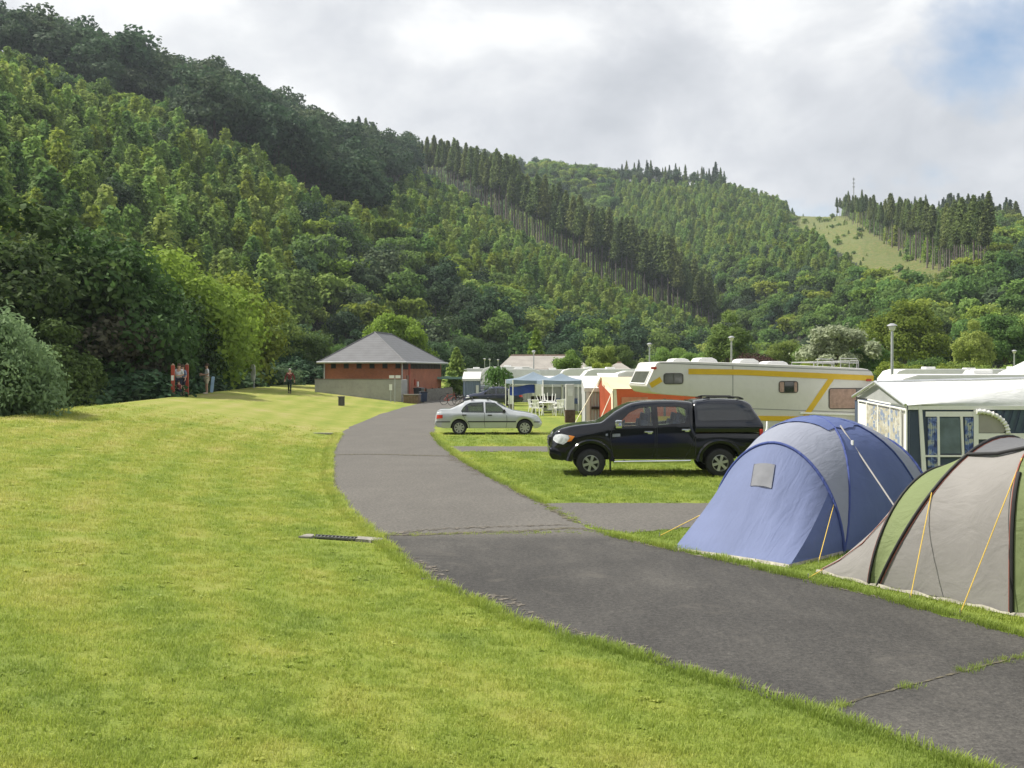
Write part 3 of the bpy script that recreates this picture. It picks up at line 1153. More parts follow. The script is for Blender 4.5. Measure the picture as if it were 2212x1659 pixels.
# trees on the valley floor beyond the campsite
g_val = 'trees along the foot of the hills beyond the campsite'
tuv('round', LEAF_BRIGHT, 862, 658, 128, 'bright yellow-green tree rising behind the grey roof of the toilet block', zb=0)
VAL = [(722, 735, 140, 'round', LEAF_MID, 'green tree behind the left end of the grey toilet roof'),
       (770, 712, 150, 'oval', LEAF_DARK, 'dark tree behind the left slope of the toilet roof'),
       (935, 725, 150, 'round', LEAF_DARK, 'dark round tree behind the right slope of the toilet roof'),
       (1005, 722, 160, 'wide', LEAF_DARK, 'dark tree above the small light conical tree by the toilet block'),
       (1070, 728, 165, 'round', LEAF_DARK, 'dark tree left of the slim conical tree behind the shed roof'),
       (1215, 735, 165, 'wide', LEAF_DARK, 'dark tree right of the slim conical tree behind the shed roof'),
       (1335, 735, 165, 'round', LEAF_MID, 'dull green tree behind the feathery light tree'),
       (1440, 745, 150, 'wide', LEAF_YOUNG, 'low sunlit bushy tree above the nose of the caravan'),
       (1500, 752, 140, 'round', LEAF_YOUNG, 'low light green tree left of the middle street lamp'),
       (1572, 672, 150, 'oval', LEAF_MID, 'tall slim dark green tree behind the middle street lamp'),
       (1690, 725, 150, 'round', LEAF_YOUNG, 'light green tree above the middle of the caravan roof'),
       (1752, 735, 135, 'round', LEAF_YOUNG, 'small yellow-green tree left of the silvery willow'),
       (1955, 640, 150, 'wide', LEAF_BRIGHT, 'big spreading green tree behind the tallest street lamp'),
       (2035, 715, 160, 'round', LEAF_DARK, 'dark shaded tree right of the big spreading one'),
       (2105, 690, 140, 'oval', LEAF_YOUNG, 'light green tree left of the right-hand lamp'),
       (2170, 660, 150, 'round', LEAF_MID, 'tall green tree at the right edge'),
       (2255, 640, 150, 'round', LEAF_YOUNG, 'light green tree cut by the right edge'),
       (1880, 735, 130, 'lollipop', LEAF_MID, 'small round tree between the willow and the tallest street lamp')]
for u, vt, d, k, lm, lab in VAL:
    tuv(k, lm, u, vt, d, lab, group=g_val, zb=0)
tuv('spray', LEAF_SILVER, 1808, 684, 128, 'silvery willow with pale feathery crown above the caravan roof', name='willow_tree', zb=0, wide=1.15)
tuv('hedge', LEAF_COPPER, 1628, 752, 118, 'small dark red copper bush above the caravan roof', name='bush', cat='bush', zb=0, wide=1.0)
tuv('lollipop', LEAF_YOUNG, 1228, 755, 96, 'small rounded yellow-green tree before the long shed roof', zb=0, wide=0.95)
tuv('spray', LEAF_YOUNG, 1292, 732, 105, 'feathery light green tree right of the long shed roof', zb=0, wide=0.78)
tuv('spray', LEAF_BRIGHT, 1302, 772, 88, 'low light green bush under the feathery tree', name='bush', cat='bush', zb=0, wide=0.7)
tuv('hedge', LEAF_BRIGHT, 1945, 772, 100, 'grey-green bush left of the foot of the tallest lamp', name='bush', cat='bush', zb=0)
tuv('hedge', LEAF_MID, 2005, 762, 105, 'round bush right of the tallest street lamp', name='bush', cat='bush', zb=0)
tuv('hedge', LEAF_BRIGHT, 2042, 775, 95, 'yellow-green bush before the dark shaded tree', name='bush', cat='bush', zb=0, wide=0.8)
tuv('hedge', LEAF_YOUNG, 2090, 772, 95, 'reddish-tipped light bush left of the right-hand lamp', name='bush', cat='bush', zb=0)
tuv('hedge', LEAF_YOUNG, 2160, 778, 80, 'light bush standing by the caravans at the right edge', name='bush', cat='bush', zb=0, wide=0.8)
tuv('hedge', LEAF_BRIGHT, 1770, 772, 90, 'low yellow-green bush behind the caravan roof rack', name='bush', cat='bush', zb=0)


def conical(x, y, h, w, label, leafmat, leaves=3600, name='conical_tree', sz=0.22):
    rng = np.random.default_rng(int(h * 100))
    pts, out = cone_points(leaves, rng, h, w, 0.06, 12, 0.18, 0.62)
    t = empty(name, (x, y, gz(x, y)), 0.4, label, 'tree')
    trunk_mb(h * 0.9, h * 0.016, rng).build('trunk', BARK, t, smooth=60)
    link('crown', crown_mesh('crown', leaf_cloud(pts, out, sz, rng), leafmat, rng), t)
    return t


p = P(1158, 708, 135)
conical(p.x, p.y, p.z, 3.6, 'slim conical light green tree behind the long shed roof', LEAF_BRIGHT)
p = P(986, 752, 100)
conical(p.x, p.y, p.z, 2.7, 'small light green conical tree right of the toilet block', LEAF_YOUNG, 2600)

# weeping willow shrub among the tents
rng = np.random.default_rng(77)
wp = G(1076, 872)
t = empty('weeping_willow', (wp.x, wp.y, 0), 0, 'small weeping willow with brownish green hanging twigs beside the dark green car', 'tree')
pts, outs = [], []
for k in range(70):
    an = rng.uniform(0, 2 * PI)
    r1 = rng.uniform(0.35, 1.25)
    z1 = rng.uniform(1.9, 2.55)
    ln = rng.uniform(0.5, 1.25)
    for i in range(26):
        s = i / 25
        rr = r1 * (0.5 + 0.62 * s)
        pts.append([rr * math.cos(an) + rng.normal(0, .05), rr * math.sin(an) + rng.normal(0, .05), z1 + 0.15 - ln * s * s + rng.normal(0, .05)])
        outs.append([math.cos(an), math.sin(an), 0.3])
link('crown', crown_mesh('crown', leaf_cloud(np.array(pts), np.array(outs), 0.10, rng, 0.5, 2.4), LEAF_MID, rng), t)
trunk_mb(2.0, 0.09, rng, [(0.5, 0.2, 2.0), (-0.5, 0.1, 2.0), (0.1, -0.5, 1.9)]).build('trunk', BARK, t, smooth=60)


# ------------------------------------------------------------------ woods on the hills
def far_tree(name, co, leafmat, trunk, bark, rng):
    """one light mesh with its leaves and its trunk, for trees a few pixels tall"""
    n = len(co) // 4
    tv = np.array([tuple(p) for p in trunk.v], float).reshape(-1, 3) if trunk else np.zeros((0, 3))
    tq = [f for f in trunk.f if len(f) == 4] if trunk else []
    allco = np.concatenate([co, tv])
    q = np.concatenate([np.arange(n * 4).reshape(n, 4), np.array(tq, int).reshape(-1, 4) + n * 4])
    me = raw_mesh(name, allco, q, [leafmat, bark], smooth=False)
    me.polygons.foreach_set('material_index', np.concatenate([np.zeros(n, np.int32), np.ones(len(tq), np.int32)]))
    at = me.attributes.new('leaf_rnd', 'FLOAT', 'FACE')
    at.data.foreach_set('value', rng.uniform(0, 1, len(q)).astype(np.float32))
    return me


def far_young(seed, leafmat):
    rng = np.random.default_rng(seed)
    h = 7.0
    pts, out = cone_points(760, rng, h, 3.9, 0.02, 5, 0.16, 0.58, 0.22)
    pts = pts + rng.normal(0, 0.24, pts.shape)
    return far_tree('young_tree', leaf_cloud(pts, out, 0.42, rng), leafmat, trunk_mb(h * 0.8, 0.12, rng, n=4), BARK_PALE, rng)


def far_round(seed, leafmat, h=12.0, w=10.0, leaves=1500, sz=0.60):
    rng = np.random.default_rng(seed)
    pts, out, cs = broad_points(leaves, rng, h, w, 0.04, 24, 0.29)
    return far_tree('broadleaf_tree', leaf_cloud(pts, out, sz, rng), leafmat, trunk_mb(h * 0.7, 0.26, rng, n=5), BARK, rng)


def far_spruce(seed, leafmat, base=0.05, h=14.0, w=5.0):
    rng = np.random.default_rng(seed)
    pts, out = cone_points(900, rng, h, w, base, 10, 0.3, 0.85)
    return far_tree('spruce_tree', leaf_cloud(pts, out, 0.48, rng), leafmat, trunk_mb(h * 0.9, 0.2, rng, n=5), BARK, rng)


PROTO = {
    'young': [far_young(21, LEAF_YOUNG), far_young(22, LEAF_YOUNG), far_young(23, LEAF_MID), far_young(24, LEAF_BRIGHT)],
    'round': [far_round(31, LEAF_MID), far_round(32, LEAF_YOUNG), far_round(33, LEAF_MID, 11, 11), far_round(34, LEAF_BRIGHT)],
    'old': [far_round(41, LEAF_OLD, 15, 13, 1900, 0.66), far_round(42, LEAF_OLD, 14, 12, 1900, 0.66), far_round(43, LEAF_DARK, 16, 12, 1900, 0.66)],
    'bush': [far_round(71, LEAF_YOUNG, 3.0, 4.4, 330, 0.42), far_round(72, LEAF_MID, 2.6, 4.6, 330, 0.42)],
    'conifer': [far_spruce(51, LEAF_SPRUCE), far_spruce(52, LEAF_OLD)],
}

# the tall bare-stemmed spruces whose stems show along the edge of the felled strip
def stem_spruce(seed, h=28.0):
    rng = np.random.default_rng(seed)
    z0 = 0.56
    pts, out = cone_points(1500, rng, h, 5.2, z0, 9, 0.3, 0.55)
    pts = pts + rng.normal(0, 0.2, pts.shape)
    cr = crown_mesh('crown', leaf_cloud(pts, out, 0.55, rng), LEAF_SPRUCE, rng)
    tr = trunk_mb(h * 0.97, 0.30, rng, lean=0.006, n=6)
    for k in range(16):
        z = h * rng.uniform(0.3, 0.52)
        an = rng.uniform(0, 2 * PI)
        ln = rng.uniform(0.6, 1.5)
        tr.tube([(0, 0, z), (ln * math.cos(an), ln * math.sin(an), z - 0.35)], [0.05, 0.02], 3)
    return tr.mesh('trunk', M('spruce_bark', (0.165, 0.14, 0.122), 0.95, var=0.5, scale=0.6), smooth=60), cr


STEMS = [stem_spruce(61), stem_spruce(62), stem_spruce(63)]
n_st = [0]


def spruce_at(x, y, z, h, label, group):
    tr, cr = STEMS[n_st[0] % 3]
    n_st[0] += 1
    s = h / 28.0
    t = empty('spruce_tree', (x, y, z - 0.5), random.uniform(0, 6.28), label, 'tree', group)
    t.scale = (s * random.uniform(0.9, 1.1),) * 2 + (s,)
    link('trunk', tr, t)
    link('crown', cr, t)


rng = np.random.default_rng(5)
for k in range(205):
    u = 872 + (1545 - 872) * ((k + rng.uniform(-0.9, 0.9)) / 205) ** 0.95
    u = max(u, 872)
    row = k % 4
    yc = float(np.interp(u, [880, 1000, 1160, 1300, 1430, 1530, 1640], [610, 560, 510, 490, 480, 470, 460]))
    y = yc + [-19, -11, -3, 8][row] + rng.uniform(-4, 4)
    x = (u - CU) / F * y
    z = float(hill_a(np.array([x]), np.array([y]))[0][0])
    hh = np.interp(u, [872, 980, 1100, 1450, 1545], [19, 28, 33, 34, 29]) * rng.uniform(0.76, 1.12)
    spruce_at(x, y, z, float(hh), 'tall bare-stemmed spruce in the long row descending the spur of the hill', 'spruces in the row down the spur')
EDGE2 = [(1800, 462), (1850, 490), (1900, 519), (1960, 553), (2010, 582), (2060, 600), (2130, 612)]


def ray_hit(hf, u, v, y0, y1):
    ys = np.linspace(y0, y1, 700)
    xs = (u - CU) / F * ys
    zs = CH - (v - VH) / F * ys
    d = hf(xs, ys)[0] - zs
    i = int(np.argmax(d > 0)) if (d > 0).any() else len(ys) - 1
    return float(ys[i])


for k in range(84):
    f = (k + rng.uniform(-0.4, 0.4)) / 83
    u = 1790 + 345 * max(f, 0)
    v = float(np.interp(u, [p[0] for p in EDGE2], [p[1] for p in EDGE2]))
    y = ray_hit(hill_b, u, v, 250, 900) + [0, 7, 15][k % 3] + rng.uniform(-2, 3)
    x = (u - CU) / F * y
    z = float(hill_b(np.array([x]), np.array([y]))[0][0])
    hh = np.interp(u, [1790, 1850, 1950, 2135], [13, 18, 23, 24]) * rng.uniform(0.74, 1.12)
    spruce_at(x, y, z, float(hh), 'tall bare-stemmed spruce at the edge of the dry clearing on the right hill', 'spruces beside the clearing')

# everything else on the slopes, on a jittered grid
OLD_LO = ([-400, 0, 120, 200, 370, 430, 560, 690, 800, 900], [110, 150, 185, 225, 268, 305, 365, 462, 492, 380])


def slope(hf, u0, u1, y0, y1, sp, seed, which):
    r = np.random.default_rng(seed)
    out = []
    for yy in np.arange(y0, y1, sp):
        xa, xb = (u0 - CU) / F * yy, (u1 - CU) / F * yy
        n = int((xb - xa) / sp)
        if n < 1:
            continue
        xs = xa + (np.arange(n) + r.uniform(-0.45, 0.45, n)) * sp
        ysr = yy + r.uniform(-0.45, 0.45, n) * sp
        z, t, u = hf(xs, ysr)
        uu, vv = to_uv(xs, ysr, z)
        for i in range(n):
            if t[i] < 0.0 or t[i] > 1.04:
                continue
            out.append((xs[i], ysr[i], z[i], uu[i], vv[i], t[i]))
    return out


WOOD = []     # kind, variant, x, y, z, scale, rot, apparent size
rg = np.random.default_rng(99)


def patch(x, y, s):
    return math.sin(x * s + 1.7) * math.cos(y * s * 0.8 - 0.6) + 0.6 * math.sin(x * s * 2.3 - y * s * 1.9)


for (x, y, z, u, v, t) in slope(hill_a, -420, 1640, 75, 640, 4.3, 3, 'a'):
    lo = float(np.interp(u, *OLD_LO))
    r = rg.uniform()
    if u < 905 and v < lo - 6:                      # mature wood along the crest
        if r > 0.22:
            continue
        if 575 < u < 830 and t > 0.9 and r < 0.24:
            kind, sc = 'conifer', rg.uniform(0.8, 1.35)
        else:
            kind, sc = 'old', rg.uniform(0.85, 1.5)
    elif u < 905 and v < lo + 16:                   # gap below it, in its shade
        if r > 0.35:
            continue
        kind, sc = 'round', rg.uniform(0.4, 0.7)
    elif u > 640 and t < 0.25:
        if r > 0.34:
            continue
        kind, sc = ('old', rg.uniform(0.55, 0.85)) if rg.uniform() < 0.45 else ('round', rg.uniform(0.7, 1.05))
    elif t > 0.865 and u > 905:                      # low scrub before the bare stems
        if r > (0.5 if t < 0.91 else 0.12):
            continue
        kind, sc = 'young', rg.uniform(0.2, 0.45)
    else:
        p_ = patch(x, y, 0.03)
        if p_ > 0.55 and r < 0.30:
            kind, sc = 'round', rg.uniform(0.4, 0.8)
        elif r < 0.03:
            kind, sc = 'old', rg.uniform(0.4, 0.6)
        elif r < 0.93:
            kind, sc = 'young', rg.uniform(0.65, 1.35)
        else:
            continue
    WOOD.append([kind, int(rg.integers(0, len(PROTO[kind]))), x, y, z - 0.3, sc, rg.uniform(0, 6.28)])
for (x, y, z, u, v, t) in slope(hill_b, 840, 2420, 180, 990, 5.3, 4, 'b'):
    # hidden behind the near hill
    if u < 1530 and v > float(np.interp(u, [880, 1000, 1160, 1300, 1430, 1530], [352, 434, 534, 625, 695, 748])) + 12:
        continue
    r = rg.uniform()
    jt = rg.normal(0, 9)
    inside = bool(in_poly(np.array([u + jt]), np.array([v + jt * 0.5]), TREELESS)[0])
    e2 = float(np.interp(u, [p[0] for p in EDGE2], [p[1] for p in EDGE2]))
    if inside:
        if r > 0.12:
            continue
        kind, sc = 'young', rg.uniform(0.15, 0.4)
    elif 1800 < u < 2135 and e2 - 8 < v < e2 + 9:
        continue
    elif 1700 < u < 1760 and v < 520:
        if r > 0.3:
            continue
        kind, sc = 'young', rg.uniform(0.4, 0.7)
    elif u < 1330 and v < 480:
        if r > 0.34:
            continue
        kind, sc = ('round', rg.uniform(0.7, 1.2)) if rg.uniform() < 0.85 else ('old', rg.uniform(0.7, 1.0))
    elif 1330 < u < 1570 and t > 0.93:
        if r > 0.32:
            continue
        kind, sc = ('conifer', rg.uniform(0.9, 1.45)) if rg.uniform() < 0.6 else ('old', rg.uniform(0.7, 1.05))
    elif u > 1800 and t > 0.9 and v < e2:
        if r > 0.45:
            continue
        kind, sc = ('conifer', rg.uniform(0.8, 1.3)) if (2035 < u < 2200 or rg.uniform() < 0.25) else ('young', rg.uniform(1.0, 1.6))
    elif u > 1560 and t < 0.30 or u > 2130:
        if r > 0.5:
            continue
        kind, sc = ('old', rg.uniform(0.5, 0.75)) if rg.uniform() < 0.15 else ('round', rg.uniform(0.6, 1.1))
    else:
        p_ = patch(x, y, 0.022)
        if p_ > 0.7 and r < 0.35:
            kind, sc = ('old', rg.uniform(0.45, 0.7)) if rg.uniform() < 0.3 else ('round', rg.uniform(0.5, 0.85))
        elif r < 0.9:
            kind, sc = 'young', rg.uniform(0.85, 1.55)
        else:
            continue
    WOOD.append([kind, int(rg.integers(0, len(PROTO[kind]))), x, y, z - 0.3, sc, rg.uniform(0, 6.28)])
# scrub closing the ground between the trees
for hf, u0, u1, ya, yb, sp, sd in ((hill_a, -420, 1640, 75, 640, 3.6, 13), (hill_b, 1320, 2420, 180, 800, 4.6, 14)):
    for (x, y, z, u, v, t) in slope(hf, u0, u1, ya, yb, sp, sd, 'c'):
        if hf is hill_a and ((u > 905 and t > 0.90) or (u < 905 and v < float(np.interp(u, *OLD_LO)))):
            continue
        e2 = float(np.interp(u, [p[0] for p in EDGE2], [p[1] for p in EDGE2]))
        if hf is hill_b and ((in_poly(np.array([u]), np.array([v]), TREELESS)[0] and rg.uniform() > 0.05) or (1780 < u < 2150 and e2 - 40 < v < e2 + 6) or v > 900):
            continue
        WOOD.append(['bush', int(rg.integers(0, 2)), x, y, z - 0.2, rg.uniform(0.6, 1.15), rg.uniform(0, 6.28)])
# conspicuous conifers on the skylines
for (u, vt, hf, y, h) in [(565, 213, hill_a, 520, 17), (588, 208, hill_a, 522, 20), (605, 217, hill_a, 525, 19), (628, 222, hill_a, 530, 18), (655, 232, hill_a, 538, 20), (662, 240, hill_a, 540, 19),
                          (682, 255, hill_a, 548, 18), (700, 265, hill_a, 552, 17), (762, 258, hill_a, 575, 22), (775, 252, hill_a, 578, 24), (790, 256, hill_a, 580, 23), (804, 264, hill_a, 583, 20),
                          (1380, 345, hill_b, 880, 20), (1400, 352, hill_b, 880, 17), (1520, 362, hill_b, 860, 18), (1546, 350, hill_b, 858, 24), (1243, 350, hill_b, 900, 14),
                          (2048, 420, hill_b, 680, 20), (2070, 418, hill_b, 680, 21), (2092, 424, hill_b, 670, 20), (2115, 425, hill_b, 660, 21), (2130, 432, hill_b, 655, 20),
                          (2170, 437, hill_b, 635, 22), (2182, 432, hill_b, 630, 24), (2142, 438, hill_b, 650, 20), (2152, 446, hill_b, 645, 20), (2160, 442, hill_b, 640, 20), (2194, 446, hill_b, 622, 20), (2204, 458, hill_b, 615, 20), (2216, 462, hill_b, 610, 20), (1862, 410, hill_b, 760, 18)]:
    x = (u - CU) / F * y
    z = float(hf(np.array([x]), np.array([y]))[0][0])
    top = CH + (VH - vt) / F * y
    WOOD.append(['conifer', int(rg.integers(0, 2)), x, y, z - 0.5, max(0.5, (top - z + 0.5) / 14.0), rg.uniform(0, 6.28)])

size = np.array([w[5] * {'young': 7, 'round': 11, 'old': 14, 'conifer': 14, 'bush': 0}[w[0]] / w[3] for w in WOOD])
uu = np.array([CU + F * w[2] / w[3] for w in WOOD])
size = np.where((uu > -40) & (uu < 2250), size, 0)
LAB = {'young': ('young slender tree in the plantation on the hillside', 'young plantation trees on the hillsides'),
       'round': ('round leafy tree growing on the hillside', 'round leafy trees on the hillsides'),
       'old': ('dark mature broadleaf tree high on the wooded hillside', 'dark mature trees on the hillsides'),
       'conifer': ('dark pointed conifer standing on the hill crest', 'dark pointed conifers on the hill crests')}
single = set()
for kind in LAB:
    ids = [i for i in range(len(WOOD)) if WOOD[i][0] == kind and size[i] > 0]
    ids.sort(key=lambda i: -size[i])
    single |= set(ids[:{'young': 110, 'round': 110, 'old': 90, 'conifer': 60}[kind]])
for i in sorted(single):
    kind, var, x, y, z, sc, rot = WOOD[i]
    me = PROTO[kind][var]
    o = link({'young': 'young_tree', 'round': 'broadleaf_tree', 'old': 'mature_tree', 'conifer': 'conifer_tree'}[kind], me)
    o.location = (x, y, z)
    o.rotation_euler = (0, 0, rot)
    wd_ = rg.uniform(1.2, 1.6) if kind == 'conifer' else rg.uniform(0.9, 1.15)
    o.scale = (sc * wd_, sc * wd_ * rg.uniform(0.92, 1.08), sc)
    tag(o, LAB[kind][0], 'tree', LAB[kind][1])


def scatter(name, protos, rows, mat_dummy=None, kind='stuff'):
    """one stuff object: rows of (x, y, z, scale, rot, index, tilt) instanced with geometry nodes"""
    rows = np.array(rows, float)
    me = bpy.data.meshes.new(name)
    me.vertices.add(len(rows))
    me.vertices.foreach_set('co', rows[:, :3].astype(np.float32).ravel())
    a = me.attributes.new('scl', 'FLOAT', 'POINT')
    a.data.foreach_set('value', rows[:, 3].astype(np.float32))
    a = me.attributes.new('rot', 'FLOAT_VECTOR', 'POINT')
    rv = np.zeros((len(rows), 3), np.float32)
    rv[:, 2] = rows[:, 4]
    a.data.foreach_set('vector', rv.ravel())
    a = me.attributes.new('idx', 'INT', 'POINT')
    a.data.foreach_set('value', rows[:, 5].astype(np.int32))
    o = link(name, me)
    tag(o, kind=kind)
    col = bpy.data.collections.new(name + '_kinds')
    for k, pm in enumerate(protos):
        po = bpy.data.objects.new('kind_%02d' % k, pm)
        col.objects.link(po)
    ng = bpy.data.node_groups.new(name, 'GeometryNodeTree')
    ng.interface.new_socket('Geometry', in_out='INPUT', socket_type='NodeSocketGeometry')
    ng.interface.new_socket('Geometry', in_out='OUTPUT', socket_type='NodeSocketGeometry')
    N, L = ng.nodes, ng.links
    gi, go = N.new('NodeGroupInput'), N.new('NodeGroupOutput')
    ci = N.new('GeometryNodeCollectionInfo')
    ci.inputs['Collection'].default_value = col
    ci.inputs['Separate Children'].default_value = True
    ci.inputs['Reset Children'].default_value = True
    ip = N.new('GeometryNodeInstanceOnPoints')
    ip.inputs['Pick Instance'].default_value = True

    def attr(nm, ty):
        n = N.new('GeometryNodeInputNamedAttribute')
        n.data_type = ty
        n.inputs['Name'].default_value = nm
        return [s for s in n.outputs if s.enabled and s.name == 'Attribute'][0]

    L.new(gi.outputs[0], ip.inputs['Points'])
    L.new(ci.outputs[0], ip.inputs['Instance'])
    L.new(attr('idx', 'INT'), ip.inputs['Instance Index'])
    L.new(attr('rot', 'FLOAT_VECTOR'), ip.inputs['Rotation'])
    L.new(attr('scl', 'FLOAT'), ip.inputs['Scale'])
    L.new(ip.outputs[0], go.inputs[0])
    md = o.modifiers.new('scatter', 'NODES')
    md.node_group = ng
    return o


flat, first = [], {}
for kind in PROTO:
    first[kind] = len(flat)
    flat += PROTO[kind]
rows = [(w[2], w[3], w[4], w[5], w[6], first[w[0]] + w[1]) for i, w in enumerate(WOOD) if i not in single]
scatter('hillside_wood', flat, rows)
print('hill trees', len(WOOD), 'single', len(single))


# ------------------------------------------------------------------ grass blades of the mown lawn near the camera
MAT_BLADE = blade_mat()


def tuft(seed, n=18, h=0.030, spread=0.075):
    r = np.random.default_rng(seed)
    vs, fs = [], []
    for k in range(n):
        a, d = r.uniform(0, 2 * PI), spread * r.uniform(0, 1) ** 0.5
        bx, by = d * math.cos(a), d * math.sin(a)
        th = r.uniform(0, 2 * PI)
        ln = h * r.uniform(0.5, 1.2)
        lean = r.uniform(0.1, 0.9)
        w = 0.0022 * r.uniform(0.8, 1.6)
        dx, dy = math.cos(th), math.sin(th)
        i = len(vs)
        vs += [(bx - dy * w, by + dx * w, -0.006), (bx + dy * w, by - dx * w, -0.006),
               (bx + dx * lean * ln * 0.4 - dy * w * 0.8, by + dy * lean * ln * 0.4 + dx * w * 0.8, ln * 0.6),
               (bx + dx * lean * ln * 0.4 + dy * w * 0.8, by + dy * lean * ln * 0.4 - dx * w * 0.8, ln * 0.6),
               (bx + dx * lean * ln, by + dy * lean * ln, ln)]
        fs += [(i, i + 1, i + 3, i + 2), (i + 2, i + 3, i + 4)]
    me = bpy.data.meshes.new('tuft')
    me.from_pydata(vs, [], fs)
    me.materials.append(MAT_BLADE)
    return me


def weed(seed):
    """a flat rosette of small broad leaves"""
    r = np.random.default_rng(seed)
    vs, fs = [], []
    for k in range(9):
        a = r.uniform(0, 2 * PI)
        ln, w, lift = r.uniform(0.025, 0.055), r.uniform(0.007, 0.014), r.uniform(0.006, 0.022)
        c, s = math.cos(a), math.sin(a)
        i = len(vs)
        vs += [(0, 0, 0.002), (c * ln * 0.5 - s * w, s * ln * 0.5 + c * w, lift), (c * ln, s * ln, lift * 0.8), (c * ln * 0.5 + s * w, s * ln * 0.5 - c * w, lift)]
        fs.append((i, i + 1, i + 2, i + 3))
    me = bpy.data.meshes.new('weed')
    me.from_pydata(vs, [], fs)
    me.materials.append(MAT_BLADE)
    return me


TUFTS = [tuft(i) for i in range(5)] + [tuft(9, 14, 0.055, 0.06), weed(1), weed(2)]
r = np.random.default_rng(123)
rows = []
n = 230000
y = 4.2 * (46 / 4.2) ** r.uniform(0, 1, n)
keep = r.uniform(0, 1, n) < np.clip((y / 6.5), 0, 1) ** -0.0 * np.clip((46 - y) / 14.0, 0, 1)
x = r.uniform(-0.55, 0.55, n) * (y + 7.0)
keep &= np.abs(x) < 0.5 * y + 3.6
keep &= r.uniform(0, 1, n) < np.minimum(1.0, 330 * (6.0 / y) ** 1.5 * 1.1 * (y + 7) * y * math.log(46 / 4.2) / n)
keep &= ~((x > xe(y) - 0.02) & (x < xr_road(y) + 0.02))
keep &= ~in_poly(x, y, PAD1) & ~in_poly(x, y, PAD2)
keep &= x > ridge_x(y) - 1.0
keep &= ~((x > -3.15) & (x < -1.95) & (y > 15.4) & (y < 16.0))
x, y = x[keep], y[keep]
rows += list(zip(x, y, gh(x, y), r.uniform(0.8, 1.2, len(x)) * np.clip(0.75 + y / 24, 0.9, 2.2), r.uniform(0, 6.28, len(x)), np.where(r.uniform(0, 1, len(x)) < 0.012 + 0.06 * (np.sin(x * 1.9 + 2) * np.sin(y * 1.3) > 0.45), r.integers(6, 8, len(x)), r.integers(0, 5, len(x)))))
# longer fringe along the edges of the asphalt
for fx, sg in ((xe, -1), (xr_road, 1)):
    n = 3600
    y = 4.2 + (42 - 4.2) * r.uniform(0, 1, n) ** 1.9
    off = r.normal(0.0, 0.045, n) + sg * 0.03
    x = fx(y) + off
    keep = (np.abs(x) < 0.5 * y + 1.2) & ~in_poly(x, y, PAD1) & ~in_poly(x, y, PAD2)
    keep &= ~((y > 16.4) & (y < 20.1) & (sg > 0)) & (r.uniform(0, 1, n) < 0.35 + 0.65 * (np.sin(y * 5.1) * np.sin(y * 1.7 + 1) > -0.2))
    x, y = x[keep], y[keep]
    rows += list(zip(x, y, gh(x, y), r.uniform(0.6, 1.25, len(x)) * (1 + y / 40), r.uniform(0, 6.28, len(x)), np.full(len(x), 5)))
# weeds in the joints
for a, b, n, w in [((812, 1157), (1305, 1150), 120, 0.07), ((1770, 1539), (1830, 1522), 30, 0.03), ((1950, 1488), (1970, 1482), 14, 0.03),
                   ((2080, 1452), (2230, 1413), 60, 0.035), ((1168, 1086), (1250, 1131), 60, 0.07), ((1265, 1387), (1360, 1408), 90, 0.07)]:
    pa, pb = np.array(gpt(*a)), np.array(gpt(*b))
    t = r.uniform(0, 1, n)[:, None]
    p = pa + (pb - pa) * t + r.normal(0, w, (n, 2))
    rows += [(q_[0], q_[1], 0.006, s_, ro_, 5) for q_, s_, ro_ in zip(p, r.uniform(0.35, 0.75, n), r.uniform(0, 6.28, n))]
scatter('grass', TUFTS, rows)
print('tufts', len(rows))


# ------------------------------------------------------------------ vehicle tools
RUBBER = M('tyre_rubber', (0.018, 0.018, 0.019), 0.85, var=0.3, scale=12)
ALLOY = M('alloy_rim', (0.55, 0.55, 0.55), 0.32, 0.85, var=0.1)
CHROME = M('chrome', (0.75, 0.76, 0.78), 0.15, 1.0, var=0.05)
BLACK_TRIM = M('black_trim', (0.015, 0.015, 0.016), 0.55, var=0.2)
DARK_IN = M('dark_interior', (0.03, 0.032, 0.036), 0.8, var=0.25)
SEAT_BLUE = M('seat_cloth', (0.05, 0.07, 0.13), 0.9, var=0.2)
LENS_RED = M('red_lens', (0.48, 0.035, 0.015), 0.2, var=0.15, coat=0.6)
LENS_ORANGE = M('orange_lens', (0.80, 0.26, 0.03), 0.2, var=0.1, coat=0.6)
LENS_CLEAR = M('clear_lens', (0.50, 0.52, 0.52), 0.2, 0.1, var=0.35, scale=14, coat=0.5)
GLASS = glass_mat('window_glass', (0.90, 0.95, 0.94), 0.93)
GLASS_SMOKE = glass_mat('smoked_glass', (0.80, 0.88, 0.86), 0.66)
GLASS_DARK = M('tinted_glass', (0.012, 0.016, 0.022), 0.06, var=0.3, coat=0.5)
WHITE_PLASTIC = M('white_plastic', (0.78, 0.78, 0.76), 0.4, var=0.05, dirt=0.1)


